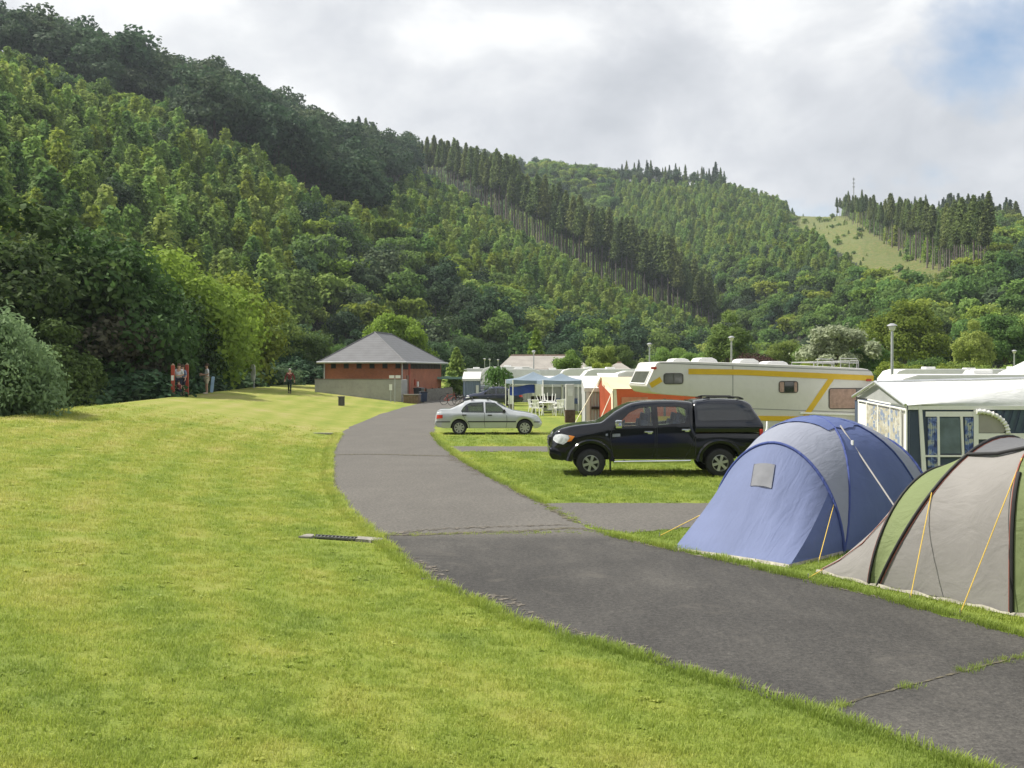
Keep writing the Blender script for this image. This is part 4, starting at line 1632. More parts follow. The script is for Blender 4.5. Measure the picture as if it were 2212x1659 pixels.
class Shell:
    """car body lofted along x from side-view curves; cross-section from sill over the waist to the roof"""

    def __init__(self, top, belt, bottom, wid, wroof, arches, L):
        self.c = [np.array(a, float) for a in (top, belt, bottom, wid, wroof)]
        self.arches = arches
        self.L = L

    def at(self, i, x):
        return float(np.interp(x, self.c[i][:, 0], self.c[i][:, 1]))

    def prof(self, x):
        zt, zb, z0, w, wr = (self.at(i, x) for i in range(5))
        for (ax, az, ar) in self.arches:
            if abs(x - ax) < ar:
                z0 = max(z0, az + math.sqrt(ar * ar - (x - ax) ** 2))
        zb = min(zb, zt - 0.012)
        zb = max(zb, z0 + 0.05)
        zt = max(zt, zb + 0.012)
        hm = zb - z0
        g = zt - zb
        k = min(1.0, g / 0.3)
        wr = wr * k + (w - 0.05) * (1 - k)
        return [(w - 0.10, z0 + 0.0), (w - 0.025, z0 + 0.012), (w, z0 + hm * 0.30), (w + 0.006, z0 + hm * 0.62), (w - 0.008, zb - hm * 0.12),
                (w - 0.03, zb), (w - 0.04 - (w - wr) * 0.12, zb + g * 0.18), (w - 0.04 - (w - wr - 0.04) * 0.55, zb + g * 0.6),
                (wr, zb + g * 0.86), (wr - 0.05 * k - 0.02, zb + g * 0.955), (wr * 0.72, zb + g * 0.992), (wr * 0.35, zt)]

    def side(self, x, z):
        p = self.prof(x)[:9]
        zs = [a[1] for a in p]
        return float(np.interp(z, zs, [a[0] for a in p]))

    def body(self, step=0.035):
        xs = list(np.arange(0, self.L, step)) + [self.L]
        mb = MB()
        rows = []
        for x in xs:
            p = self.prof(x)
            rows.append([(x, -a, z) for a, z in p] + [(x, a, z) for a, z in reversed(p)])
        mb.grid(rows, close=True)
        n = len(rows[0])
        mb.f.append(tuple(range(n)))
        mb.m.append(0)
        mb.f.append(tuple((len(xs) - 1) * n + k for k in range(n)))
        mb.m.append(0)
        return mb

    def decal(self, mb, poly, off=0.006, thick=0.012, grid=0.09, sides=(-1, 1), inset=0.0):
        """a thin panel following the body side over a polygon given in (x, z)"""
        for s in sides:
            bm = bmesh.new()
            vs = [bm.verts.new((p[0], 0, p[1])) for p in poly]
            bm.faces.new(vs)
            x0, x1 = min(p[0] for p in poly), max(p[0] for p in poly)
            z0, z1 = min(p[1] for p in poly), max(p[1] for p in poly)
            for a in np.arange(x0 + grid, x1, grid):
                bmesh.ops.bisect_plane(bm, geom=bm.verts[:] + bm.edges[:] + bm.faces[:], plane_co=(a, 0, 0), plane_no=(1, 0, 0))
            for a in np.arange(z0 + grid, z1, grid):
                bmesh.ops.bisect_plane(bm, geom=bm.verts[:] + bm.edges[:] + bm.faces[:], plane_co=(0, 0, a), plane_no=(0, 0, 1))
            bm.verts.index_update()
            n = len(bm.verts)
            outer = [(v.co.x, s * (self.side(v.co.x, v.co.z) + off), v.co.z) for v in bm.verts]
            inner = [(v.co.x, s * (self.side(v.co.x, v.co.z) + off - thick), v.co.z) for v in bm.verts]
            fs = [tuple(v.index for v in f.verts) for f in bm.faces]
            fs2 = [tuple(i + n for i in reversed(f)) for f in fs]
            rim = [(e.verts[0].index, e.verts[1].index, e.verts[1].index + n, e.verts[0].index + n) for e in bm.edges if len(e.link_faces) == 1]
            mb.add(outer + inner, fs + fs2 + rim)
            bm.free()


def carve(o, cutters):
    """cut closed shapes out of a body"""
    for mb in cutters:
        c = mb.build('cutter', BLACK_TRIM, o.parent)
        bpy.context.view_layer.update()
        md = o.modifiers.new('cut', 'BOOLEAN')
        md.operation = 'DIFFERENCE'
        md.solver = 'EXACT'
        md.object = c
        me = evaluated(o, o.name)
        o.modifiers.clear()
        o.data = me
        bpy.data.objects.remove(c)
    o.data.polygons.foreach_set('use_smooth', [True] * len(o.data.polygons))
    o.data.set_sharp_from_angle(angle=R(38))


def seam(sh, mb, pts, w=0.012, off=0.004, sides=(-1, 1)):
    """thin dark shut line along the body side"""
    for i in range(len(pts) - 1):
        a, b = np.array(pts[i]), np.array(pts[i + 1])
        t = (b - a) / (np.linalg.norm(b - a) + 1e-9)
        n = np.array([-t[1], t[0]]) * w / 2
        sh.decal(mb, [tuple(a + n), tuple(b + n), tuple(b - n), tuple(a - n)], off=off, thick=0.01, grid=0.12, sides=sides)


def wheel_parts(root, x, y, z, r, w, rim_r, spokes, side, rim_mat=ALLOY, dish=0.3):
    """tyre with its rim as a sub-part; side is -1 or 1 for the outer face"""
    t = MB()
    pr = [(rim_r * 0.98, -w / 2), (r * 0.90, -w / 2), (r * 0.975, -w * 0.42), (r, -w * 0.28), (r, w * 0.28), (r * 0.975, w * 0.42), (r * 0.90, w / 2), (rim_r * 0.98, w / 2),
          (rim_r * 0.98, -w / 2)]
    t.lathe(pr, axis='Y', n=32)
    o = t.build('wheel', RUBBER, root, smooth=40, loc=(x, y, z))
    m = MB()
    f = side * w * 0.46
    m.lathe([(rim_r * 1.0, f), (rim_r * 0.93, f + side * 0.004), (rim_r * 0.86, f - side * 0.02), (rim_r * 0.84, f - side * 0.07)], axis='Y', n=32)
    m.lathe([(0.001, f - side * 0.075), (rim_r * 0.86, f - side * 0.075)], axis='Y', n=32, mi=1)
    m.lathe([(0.001, f - side * 0.002), (rim_r * 0.2, f - side * 0.004), (rim_r * 0.26, f - side * 0.03)], axis='Y', n=16)
    for k in range(spokes):
        a = 2 * PI * k / spokes + 0.26
        for da in (-0.13, 0.13):
            c, s = math.cos(a + da * 0.9), math.sin(a + da * 0.9)
            m.box((rim_r * 0.55 * c, f - side * 0.022, rim_r * 0.55 * s), (rim_r * 0.78, 0.03, rim_r * 0.17), rot=(0, -(a + da * 0.35), 0))
    rim = m.build('rim', [rim_mat, BLACK_TRIM], o, smooth=35)
    return o


# ------------------------------------------------------------------ black pickup with a hard canopy
TR = 0.002579
def tp(cx, cy):
    return ((cx - 140) * TR, (808 - cy) * TR)


PAINT_BLACK = M('black_paint', (0.004, 0.005, 0.008), 0.12, var=0.25, spec=0.35, coat=0.35)
PAINT_CANOPY = M('canopy_paint', (0.006, 0.008, 0.014), 0.15, var=0.25, spec=0.4, coat=0.3)
k0 = G(1185, 1022)
truck = empty('pickup_truck', (k0.x, 26.1, 0.0), 0.0, 'black double-cab pickup truck with hard rear canopy parked on the grass', 'pickup truck')
top_pts = [tp(*p) for p in [(146, 620), (141, 560), (142, 520), (152, 470), (170, 425), (190, 402), (250, 372), (330, 352), (400, 340), (500, 329), (600, 318), (625, 306), (740, 219),
                            (800, 186), (850, 160), (905, 139), (1000, 124), (1150, 115), (1300, 115), (1400, 122), (1446, 128), (1462, 134)]]
tops = [(0.0, 0.60)] + [p for p in top_pts if p[0] > 0.03]
tx = 1462 * TR - 140 * TR
tops += [(tx + 0.01, 1.10), (tx + 0.02, 1.02), (5.0, 1.02)]
belt = [(0, 0.60), (0.2, 0.95), (1.0, 1.10), (1.2, 1.16), (1.6, 1.20), (2.4, 1.225), (3.3, 1.26), (3.42, 1.0), (5.0, 1.0)]
bot = [(0, 0.47), (0.12, 0.43), (0.4, 0.36), (0.6, 0.34), (1.3, 0.40), (3.4, 0.40), (4.4, 0.46), (4.9, 0.50), (5.0, 0.58)]
wid = [(0, 0.52), (0.06, 0.66), (0.18, 0.78), (0.4, 0.85), (0.9, 0.885), (4.6, 0.885), (4.95, 0.86), (5.0, 0.83)]
wroof = [(0, 0.6), (1.2, 0.74), (1.6, 0.69), (2.0, 0.64), (3.4, 0.64), (5, 0.82)]
AX1, AX2, WR = 0.96, 4.00, 0.335
sh = Shell(tops, belt, bot, wid, wroof, [(AX1, 0.33, 0.43), (AX2, 0.33, 0.43)], 5.0)
body = sh.body().build('body', PAINT_BLACK, truck, smooth=38)
cab = MB().slab([(1.50, 0.75), (1.72, 1.42), (2.02, 1.60), (3.20, 1.62), (3.32, 1.3), (3.32, 0.75)], -0.56, 0.56)
win_f = [tp(*p) for p in [(762, 330), (872, 225), (960, 186), (1068, 173), (1080, 342), (800, 348)]]
win_r = [tp(*p) for p in [(1126, 174), (1335, 174), (1384, 196), (1397, 250), (1372, 318), (1130, 338)]]
cutw = MB().slab(win_f, -2, 2)
cutr = MB().slab(win_r, -2, 2)
carve(body, [cab, cutw, cutr])
for nm, poly in (('front_window', win_f), ('rear_window', win_r)):
    m = MB()
    sh.decal(m, poly, off=-0.008, thick=0.004)
    m.build(nm, GLASS, truck, smooth=30)
# windscreen, lying on the sloping front of the cab
m = MB()
ws = [(1.27, 1.268), (1.53, 1.47), (1.83, 1.632)]
m.grid([[(x, y * (0.97 if i else 1.0), z + 0.012 - 0.03 * (y / 0.6) ** 4 * 0.5) for y in np.linspace(-0.60 + 0.03 * i, 0.60 - 0.03 * i, 9)] for i, (x, z) in enumerate(ws)])
m.build('windscreen', GLASS_DARK, truck, smooth=40)
# canopy over the load bed
cy_top = [tp(*p) for p in [(1466, 300), (1466, 118), (1500, 104), (1600, 88), (1720, 84), (1850, 92), (1945, 110), (1990, 132), (2038, 212), (2082, 302), (2090, 340)]]
csh = Shell([(0, 1.06)] + [], [(0, 0)], [(0, 0)], [(0, 0)], [(0, 0)], [], 1.0)
ctops = [(3.425, 1.73), (3.45, 1.775), (3.51, 1.795), (3.77, 1.825), (4.07, 1.83), (4.41, 1.815), (4.655, 1.78), (4.77, 1.728), (4.895, 1.53), (5.005, 1.30), (5.02, 1.24)]
csh = Shell([(x - 3.425, z) for x, z in ctops], [(0, 1.24), (1.6, 1.24)], [(0, 1.035), (1.6, 1.035)], [(0, 0.87), (1.2, 0.87), (1.6, 0.83)], [(0, 0.66), (1.1, 0.66), (1.6, 0.6)], [], 1.6)
can = csh.body(0.04).build('canopy', PAINT_CANOPY, truck, smooth=38, loc=(3.425, 0, 0))
m = MB()
csh.decal(m, [(x - 3.425, z) for x, z in [tp(*p) for p in [(1492, 165), (1530, 152), (1935, 148), (1965, 165), (2020, 262), (2000, 290), (1520, 300), (1492, 285)]]], off=0.003)
m.build('canopy_window', GLASS_DARK, can, smooth=30)
m = MB()
for s in (-1, 1):
    m.tube([(3.72, s * 0.52, 1.845), (3.80, s * 0.52, 1.868), (4.5, s * 0.52, 1.862), (4.6, s * 0.52, 1.83)], 0.018, 8)
    m.box((3.74, s * 0.52, 1.836), (0.16, 0.05, 0.03))
    m.box((4.54, s * 0.52, 1.818), (0.16, 0.05, 0.03))
m.build('roof_rail', BLACK_TRIM, truck, smooth=40)
# wheel-arch flares
for ax, x0, x1 in ((AX1, 0.30, 1.62), (AX2, 3.34, 4.66)):
    m = MB()
    for s in (-1, 1):
        rows = []
        for k in range(19):
            a = PI * (0.02 + 0.96 * k / 18)
            ca, sa = math.cos(a), math.sin(a)
            row = []
            for rr, oy in ((0.425, 0.0), (0.425, 0.055), (0.46, 0.06), (0.52, 0.05), (0.56, 0.0)):
                x = ax + rr * ca * 1.02
                z = 0.33 + rr * sa
                row.append((x, s * (min(sh.side(min(max(x, 0.15), 4.95), max(z, 0.5)), 0.892) + oy - 0.006), z))
            rows.append(row)
        m.grid(rows)
    m.build('fender_flare', PAINT_BLACK, truck, smooth=40)
# doors: shut lines, handles, mirrors
m = MB()
seam(sh, m, [(1.50, 1.18), (1.42, 1.0), (1.44, 0.75), (1.50, 0.46), (1.56, 0.43), (2.40, 0.43), (2.47, 0.7), (2.48, 1.2), (2.46, 1.66)])
seam(sh, m, [(2.52, 1.2), (2.52, 0.45), (3.18, 0.45), (3.36, 0.78), (3.40, 1.0), (3.40, 1.28)])
seam(sh, m, [(3.425, 1.02), (3.425, 0.50)], 0.02)
m.build('door_gap', BLACK_TRIM, truck)
m = MB()
sh.decal(m, [(1.56, 0.66), (3.36, 0.70), (3.36, 0.735), (1.56, 0.69)], off=0.014, thick=0.02)
m.build('side_moulding', PAINT_BLACK, truck, smooth=30)
for x, z in ((2.32, 1.055), (3.195, 1.105)):
    m = MB()
    for s in (-1, 1):
        y = s * (sh.side(x, z) + 0.025)
        m.box((x, y, z), (0.20, 0.03, 0.034))
        m.box((x + 0.03, s * (sh.side(x, z) + 0.006), z - 0.02), (0.10, 0.012, 0.06))
    m.build('door_handle', CHROME, truck, bevel=0.008, smooth=40)
for s in (-1, 1):
    m = MB()
    m.box((1.60, s * 1.02, 1.245), (0.15, 0.20, 0.19))
    m.box((1.63, s * 0.90, 1.19), (0.08, 0.14, 0.05))
    o = m.build('door_mirror', CHROME, truck, bevel=0.035, smooth=50)
    m = MB()
    m.box((1.535, s * 1.025, 1.27), (0.05, 0.19, 0.11))
    m.build('mirror_cover', CHROME, o, bevel=0.02, smooth=50)
# front: headlamps with amber corner, grille, bumper, fog lamp
for s in (-1, 1):
    m = MB()
    sh.decal(m, [tp(*p) for p in [(176, 452), (196, 428), (250, 420), (310, 432), (320, 455), (296, 492), (262, 516), (200, 500), (172, 478)]], off=0.012, thick=0.03, grid=0.05, sides=(s,))
    o = m.build('headlight', LENS_CLEAR, truck, smooth=40)
    m = MB()
    sh.decal(m, [tp(*p) for p in [(312, 430), (366, 440), (336, 482), (296, 490), (322, 455)]], off=0.014, thick=0.03, grid=0.05, sides=(s,))
    m.build('indicator', LENS_ORANGE, o, smooth=40)
    m = MB()
    m.lathe([(0.001, 0.03), (0.055, 0.025), (0.07, 0.0), (0.07, -0.02)], (0.17, s * 0.735, 0.52), axis='Y', n=14)
    m.build('fog_light', CHROME, truck, smooth=40)
m = MB()
m.box((0.035, 0, 0.80), (0.09, 0.86, 0.22))
for z in (0.74, 0.80, 0.86):
    m.box((-0.015, 0, z), (0.03, 0.84, 0.022), mi=1)
m.build('grille', [BLACK_TRIM, CHROME], truck, bevel=0.008, smooth=40)
m = MB()
m.slab([(-0.015, 0.50), (-0.01, 0.66), (0.10, 0.68), (0.30, 0.60), (0.42, 0.42), (0.30, 0.37), (0.06, 0.40)], -0.80, 0.80)
m.build('front_bumper', PAINT_BLACK, truck, bevel=0.05, smooth=50)
m = MB()
m.slab([(4.60, 0.46), (4.72, 0.62), (5.05, 0.64), (5.07, 0.50), (4.95, 0.44)], -0.80, 0.80)
m.box((5.13, 0, 0.46), (0.20, 0.06, 0.06))
m.build('rear_bumper', BLACK_TRIM, truck, bevel=0.02, smooth=50)
m = MB()
for s in (-1, 1):
    m.box((4.975, s * 0.815, 0.96), (0.075, 0.13, 0.32))
m.build('tail_light', LENS_RED, truck, bevel=0.015, smooth=40)
m = MB()
for s in (-1, 1):
    m.tube([(1.50, s * 0.86, 0.345), (1.60, s * 0.93, 0.355), (3.15, s * 0.93, 0.375), (3.30, s * 0.86, 0.375)], 0.032, 10)
    for x in (1.75, 2.4, 3.0):
        m.box((x, s * 0.83, 0.37), (0.06, 0.16, 0.03))
m.build('side_step', CHROME, truck, smooth=50)
m = MB()
sh.decal(m, [(1.47, 1.005), (1.655, 1.015), (1.655, 0.945), (1.47, 0.935)], off=0.008, grid=0.2)
sh.decal(m, [(1.31, 1.01), (1.36, 1.015), (1.36, 0.965), (1.31, 0.96)], off=0.008, grid=0.2)
m.build('badge', CHROME, truck)
m = MB()
m.box((2.4, 0, 0.45), (3.2, 0.9, 0.16))
m.tube([(0.6, 0, 0.42), (AX1, 0, 0.33), (1.4, 0, 0.42)], 0.06)
m.tube([(AX2, -0.7, 0.33), (AX2, 0.7, 0.33)], 0.06)
m.tube([(AX1, -0.7, 0.33), (AX1, 0.7, 0.33)], 0.05)
for s in (-1, 1):
    for ax in (AX1, AX2):
        m.box((ax, s * 0.42, 0.58), (0.86, 0.36, 0.34))
        m.box((ax + 0.47, s * 0.74, 0.26), (0.02, 0.24, 0.26))
m.build('underbody', BLACK_TRIM, truck)
m = MB()
for s in (-1, 1):
    for x in (2.22, 2.98):
        m.box((x, s * 0.33, 0.98), (0.16, 0.46, 0.66), rot=(0, 0.16, 0))
        m.box((x + 0.09, s * 0.33, 1.38), (0.09, 0.24, 0.18), rot=(0, 0.16, 0))
        m.box((x - 0.2, s * 0.33, 0.80), (0.48, 0.46, 0.14))
m.build('seat', SEAT_BLUE, truck, bevel=0.03, smooth=50)
m = MB()
m.lathe([(0.17, -0.015), (0.19, 0.0), (0.17, 0.015), (0.15, 0.0), (0.17, -0.015)], (0, 0, 0), n=24)
o = m.build('steering_wheel', DARK_IN, truck, smooth=50, loc=(1.80, 0.33, 1.12))
o.rotation_euler = (0, R(-62), 0)
w1 = wheel_parts(truck, AX1, -0.80, 0.315, WR, 0.24, 0.20, 6, -1)
wheel_parts(truck, AX1, 0.80, 0.315, WR, 0.24, 0.20, 6, 1)
wheel_parts(truck, AX2, -0.80, 0.325, WR, 0.24, 0.20, 6, -1)
wheel_parts(truck, AX2, 0.80, 0.325, WR, 0.24, 0.20, 6, 1)
for o in kids(truck):
    if o.type == 'MESH':
        pass


# ------------------------------------------------------------------ silver saloon
SR = 0.00435
def sp_(cx, cy):
    return ((cx - 100) * SR, (945 - cy) * SR)


PAINT_SILVER = M('silver_paint', (0.47, 0.49, 0.51), 0.33, 0.35, var=0.05, coat=0.8)
WHEEL_COVER = M('wheel_cover', (0.50, 0.50, 0.49), 0.4, 0.4, var=0.1)
SWIN_R = [sp_(*p) for p in [(332, 735), (352, 702), (378, 678), (412, 660), (533, 655), (538, 749), (345, 747)]]
SWIN_F = [sp_(*p) for p in [(548, 655), (634, 660), (690, 700), (737, 741), (728, 751), (552, 751)]]


def saloon(name, paint, loc, rz, label):
    root = empty(name, loc, rz, label, 'car')
    t = [(0.0, 0.62), (0.03, 0.80), (0.08, 0.93), (0.20, 0.985), (0.55, 0.99), (0.68, 1.04), (1.13, 1.285), (1.40, 1.345), (1.75, 1.358), (2.10, 1.345), (2.40, 1.265),
         (2.80, 1.03), (3.05, 0.925), (3.45, 0.87), (3.80, 0.80), (4.02, 0.715), (4.12, 0.60), (4.17, 0.50)]
    b = [(0, 0.58), (0.1, 0.86), (0.5, 0.87), (1.0, 0.865), (2.0, 0.855), (2.8, 0.835), (3.4, 0.78), (3.9, 0.68), (4.17, 0.46)]
    bo = [(0, 0.40), (0.08, 0.31), (0.3, 0.25), (1.5, 0.245), (3.0, 0.245), (4.0, 0.24), (4.12, 0.30), (4.17, 0.38)]
    w = [(0, 0.66), (0.05, 0.75), (0.25, 0.82), (0.9, 0.845), (3.3, 0.845), (3.8, 0.80), (4.05, 0.68), (4.17, 0.52)]
    wr_ = [(0, 0.7), (0.7, 0.68), (1.3, 0.56), (2.2, 0.56), (2.8, 0.66), (4.1, 0.6)]
    s_ = Shell(t, b, bo, w, wr_, [(0.945, 0.275, 0.335), (3.49, 0.275, 0.335)], 4.17)
    body_ = s_.body().build('body', paint, root, smooth=38)
    carve(body_, [MB().slab([(1.0, 0.5), (1.2, 1.12), (1.45, 1.25), (2.15, 1.25), (2.55, 1.02), (2.75, 0.5)], -0.50, 0.50),
                  MB().slab(SWIN_R, -2, 2), MB().slab(SWIN_F, -2, 2)])
    for nm, poly in (('rear_window', SWIN_R), ('front_window', SWIN_F)):
        m_ = MB()
        s_.decal(m_, poly, off=-0.006, thick=0.004)
        m_.build(nm, GLASS_SMOKE, root, smooth=30)
    m_ = MB()
    m_.grid([[(x, y, z + 0.010) for y in np.linspace(-wd, wd, 7)] for x, z, wd in ((2.76, 1.055, 0.62), (2.60, 1.148, 0.58), (2.42, 1.252, 0.53))])
    m_.build('windscreen', GLASS_DARK, root, smooth=40)
    m_ = MB()
    m_.grid([[(x, y, z + 0.010) for y in np.linspace(-wd, wd, 7)] for x, z, wd in ((0.72, 1.06, 0.60), (0.90, 1.16, 0.57), (1.11, 1.274, 0.53))])
    m_.build('rear_screen', GLASS_DARK, root, smooth=40)
    m_ = MB()
    s_.decal(m_, [(1.28, 0.485), (3.15, 0.485), (3.15, 0.53), (1.28, 0.53)], off=0.012)
    s_.decal(m_, [(0.05, 0.48), (0.60, 0.485), (0.60, 0.52), (0.05, 0.515)], off=0.012)
    s_.decal(m_, [(3.84, 0.475), (4.08, 0.47), (4.08, 0.505), (3.84, 0.51)], off=0.012)
    m_.build('side_moulding', BLACK_TRIM, root, smooth=30)
    m_ = MB()
    seam(s_, m_, [(1.92, 0.87), (1.92, 0.45), (1.95, 0.27)], 0.014)
    seam(s_, m_, [(1.06, 0.88), (1.16, 0.6), (1.32, 0.42), (1.35, 0.27)], 0.014)
    seam(s_, m_, [(2.78, 0.86), (2.80, 0.5), (2.76, 0.27)], 0.014)
    m_.build('door_gap', BLACK_TRIM, root)
    for x, z in ((1.14, 0.765), (2.13, 0.76)):
        m_ = MB()
        for sgn in (-1, 1):
            m_.box((x, sgn * (s_.side(x, z) + 0.012), z), (0.17, 0.03, 0.042))
        m_.build('door_handle', BLACK_TRIM, root, bevel=0.008, smooth=40)
    for sgn in (-1, 1):
        m_ = MB()
        m_.box((2.68, sgn * 0.87, 0.93), (0.11, 0.17, 0.11))
        m_.build('door_mirror', BLACK_TRIM, root, bevel=0.03, smooth=50)
        m_ = MB()
        s_.decal(m_, [(0.05, 0.62), (0.07, 0.77), (0.30, 0.77), (0.30, 0.64)], off=0.012, thick=0.03, grid=0.06, sides=(sgn,))
        m_.build('tail_light', LENS_RED, root, smooth=40)
        m_ = MB()
        s_.decal(m_, [(3.78, 0.58), (3.80, 0.67), (4.00, 0.64), (4.08, 0.56)], off=0.012, thick=0.03, grid=0.06, sides=(sgn,))
        m_.build('headlight', LENS_CLEAR, root, smooth=40)
    m_ = MB()
    m_.slab([(-0.02, 0.40), (0.0, 0.55), (0.12, 0.57), (0.55, 0.50), (0.55, 0.28), (0.1, 0.28)], -0.76, 0.76)
    m_.build('rear_bumper', paint, root, bevel=0.05, smooth=50)
    m_ = MB()
    for y in (-0.48, 0.48):
        for x in (1.42, 2.05):
            m_.box((x, y, 1.372), (0.09, 0.07, 0.05))
    for x in (1.42, 2.05):
        m_.tube([(x, -0.55, 1.405), (x, 0.55, 1.405)], 0.018, 6)
    m_.build('roof_bar', BLACK_TRIM, root)
    m_ = MB()
    for y in (-0.33, 0.33):
        for x in (1.25, 1.95):
            m_.box((x, y, 0.78), (0.12, 0.42, 0.6), rot=(0, -0.2, 0))
            m_.box((x - 0.07, y, 1.13), (0.07, 0.22, 0.14), rot=(0, -0.2, 0))
    m_.build('seat', DARK_IN, root, bevel=0.03, smooth=50)
    m_ = MB()
    m_.box((2.1, 0, 0.30), (3.4, 1.1, 0.12))
    for ax in (0.945, 3.49):
        for sgn in (-1, 1):
            m_.box((ax, sgn * 0.42, 0.46), (0.66, 0.34, 0.28))
    m_.build('underbody', BLACK_TRIM, root)
    for ax in (0.945, 3.49):
        for sgn in (-1, 1):
            wheel_parts(root, ax, sgn * 0.745, 0.27, 0.285, 0.19, 0.20, 8, sgn, WHEEL_COVER)
    return root


k0 = G(940, 938)
car = saloon('saloon_car', PAINT_SILVER, (k0.x, 42.5, 0.0), R(1.0), 'silver four-door saloon car with roof bars parked on the grass beside the road')
PAINT_GREEN = M('dark_green_paint', (0.012, 0.05, 0.035), 0.28, var=0.2, coat=0.9)
bcar = copy_tree(car)
tag(bcar, 'dark blue car parked behind the gazebos, half hidden by the white furniture', 'car')
bcar.location = (P(1128, 800, 76).x, 76.0, 0.0)
bcar.rotation_euler = (0, 0, R(186))
PAINT_NAVY = M('navy_paint', (0.012, 0.018, 0.05), 0.28, var=0.2, coat=0.9)
for o in kids(bcar):
    if o.data and o.data.materials and o.data.materials[0] == PAINT_SILVER:
        o.data = o.data.copy()
        o.data.materials[0] = PAINT_NAVY
gcar = copy_tree(car)
gcar.name = 'saloon_car'
tag(gcar, 'dark green car seen from behind at the far end of the road', 'car')
pg = P(1040, 860, 84)
gcar.location = (pg.x - 0.2, 82.0, 0.0)
gcar.rotation_euler = (0, 0, R(74))
for o in kids(gcar):
    if o.data and o.data.materials and o.data.materials[0] == PAINT_SILVER:
        o.data = o.data.copy()
        o.data.materials[0] = PAINT_GREEN


# ------------------------------------------------------------------ long white caravan with yellow stripes
CAR_ANG = R(8)
CP = P(1396, 832, 33.0)
cv_p0 = (CP.x, CP.y)
PANEL = M('caravan_panel', (0.60, 0.585, 0.555), 0.42, var=0.04, scale=1.2, dirt=0.10, coat=0.2)
PANEL_LOW = M('caravan_skirt', (0.50, 0.49, 0.46), 0.5, var=0.06, scale=1.2, dirt=0.2)
STRIPE = M('yellow_stripe', (0.62, 0.40, 0.015), 0.45, var=0.06)
GREY_LINE = M('grey_line', (0.25, 0.25, 0.25), 0.5)
FRAME_DK = M('window_rubber', (0.06, 0.055, 0.05), 0.5)
CURTAIN = M('pink_curtain', (0.36, 0.24, 0.20), 0.8, var=0.25, scale=9)
WIN_SMOKE = M('smoked_window', (0.10, 0.10, 0.10), 0.12, var=0.3, scale=3, coat=0.8)


def cw(u, v):
    return on_wall(u, v, cv_p0, CAR_ANG)


cv = empty('caravan', (cv_p0[0], cv_p0[1], 0), CAR_ANG, 'long white caravan with yellow stripes and raised nose parked behind the black pickup', 'caravan')
outline = [cw(*p) for p in [(1396, 833), (1418, 784), (1424, 781.5), (1470, 780), (1600, 784), (1740, 789.5), (1862, 795.5), (1876, 798), (1884, 803), (1888, 812), (1887, 850), (1886, 968),
                            (1592, 962), (1591, 864), (1430, 852), (1408, 848)]]
W_CV = 2.25
m = MB()
m.slab(outline, 0, W_CV)
m.build('body', PANEL, cv, bevel=0.05, smooth=45)
m = MB()
m.slab([cw(1600, 962), cw(1880, 968), cw(1880, 980), cw(1600, 975)], 0.12, W_CV - 0.12)
m.slab([cw(1490, 864), cw(1585, 868), cw(1585, 905), cw(1490, 905)], 0.5, 0.62)
m.slab([cw(1520, 868), cw(1585, 868), cw(1585, 880), cw(1520, 880)], 0.25, W_CV - 0.3)
m.build('chassis', M('chassis_grey', (0.16, 0.155, 0.15), 0.7), cv)


def band(mb, pts, hw, y0=-0.012, y1=0.02):
    for i in range(len(pts) - 1):
        a, b = np.array(cw(*pts[i])), np.array(cw(*pts[i + 1]))
        t = (b - a) / np.linalg.norm(b - a)
        n = np.array([-t[1], t[0]]) * hw
        mb.slab([tuple(a + n), tuple(a - n), tuple(b - n), tuple(b + n)], y0 - 0.002 * i, y1)


m = MB()
band(m, [(1487, 802.5), (1600, 804), (1887, 817)], 0.085)
band(m, [(1797, 816), (1737, 903)], 0.085, -0.009)
band(m, [(1400, 905), (1600, 903), (1744, 904.5)], 0.075, -0.0155)
band(m, [(1405, 833), (1428, 819)], 0.085, -0.010)
m.build('yellow_stripe', STRIPE, cv)
m = MB()
band(m, [(1600, 882), (1886, 892)], 0.012, -0.008)
band(m, [(1583, 790), (1583, 862)], 0.012, -0.006)
band(m, [(1425, 784), (1880, 801)], 0.014, -0.006)
m.build('trim_line', GREY_LINE, cv)


def cwin(u0, v0, u1, v1, mats, split=None, nm='window'):
    (s0, za), (s1, zb) = cw(u0, v1), cw(u1, v0)
    f = MB()
    f.slab(rrect(s0, za, s1, zb, 0.09), -0.016, 0.01)
    fo = f.build(nm, FRAME_DK, cv, smooth=40)
    w_ = s1 - s0
    e = 0.03
    a = s0 + e
    cuts = [s0 + w_ * k for k in (split or [])] + [s1 - e]
    for i, b in enumerate(cuts):
        g = MB()
        g.slab(rrect(a, za + e, b - 0.012, zb - e, 0.035), -0.022 - 0.001 * i, -0.012)
        g.build('pane', mats[i % len(mats)], fo, smooth=40)
        a = b + 0.012
    return fo


cwin(1433, 806, 1476, 830, [WIN_SMOKE], [0.5])
cwin(1682, 823, 1724, 849, [CURTAIN, GLASS_DARK, CURTAIN], [0.28, 0.78])
cwin(1790, 838, 1893 - 8, 884, [CURTAIN, WIN_SMOKE], [0.62])
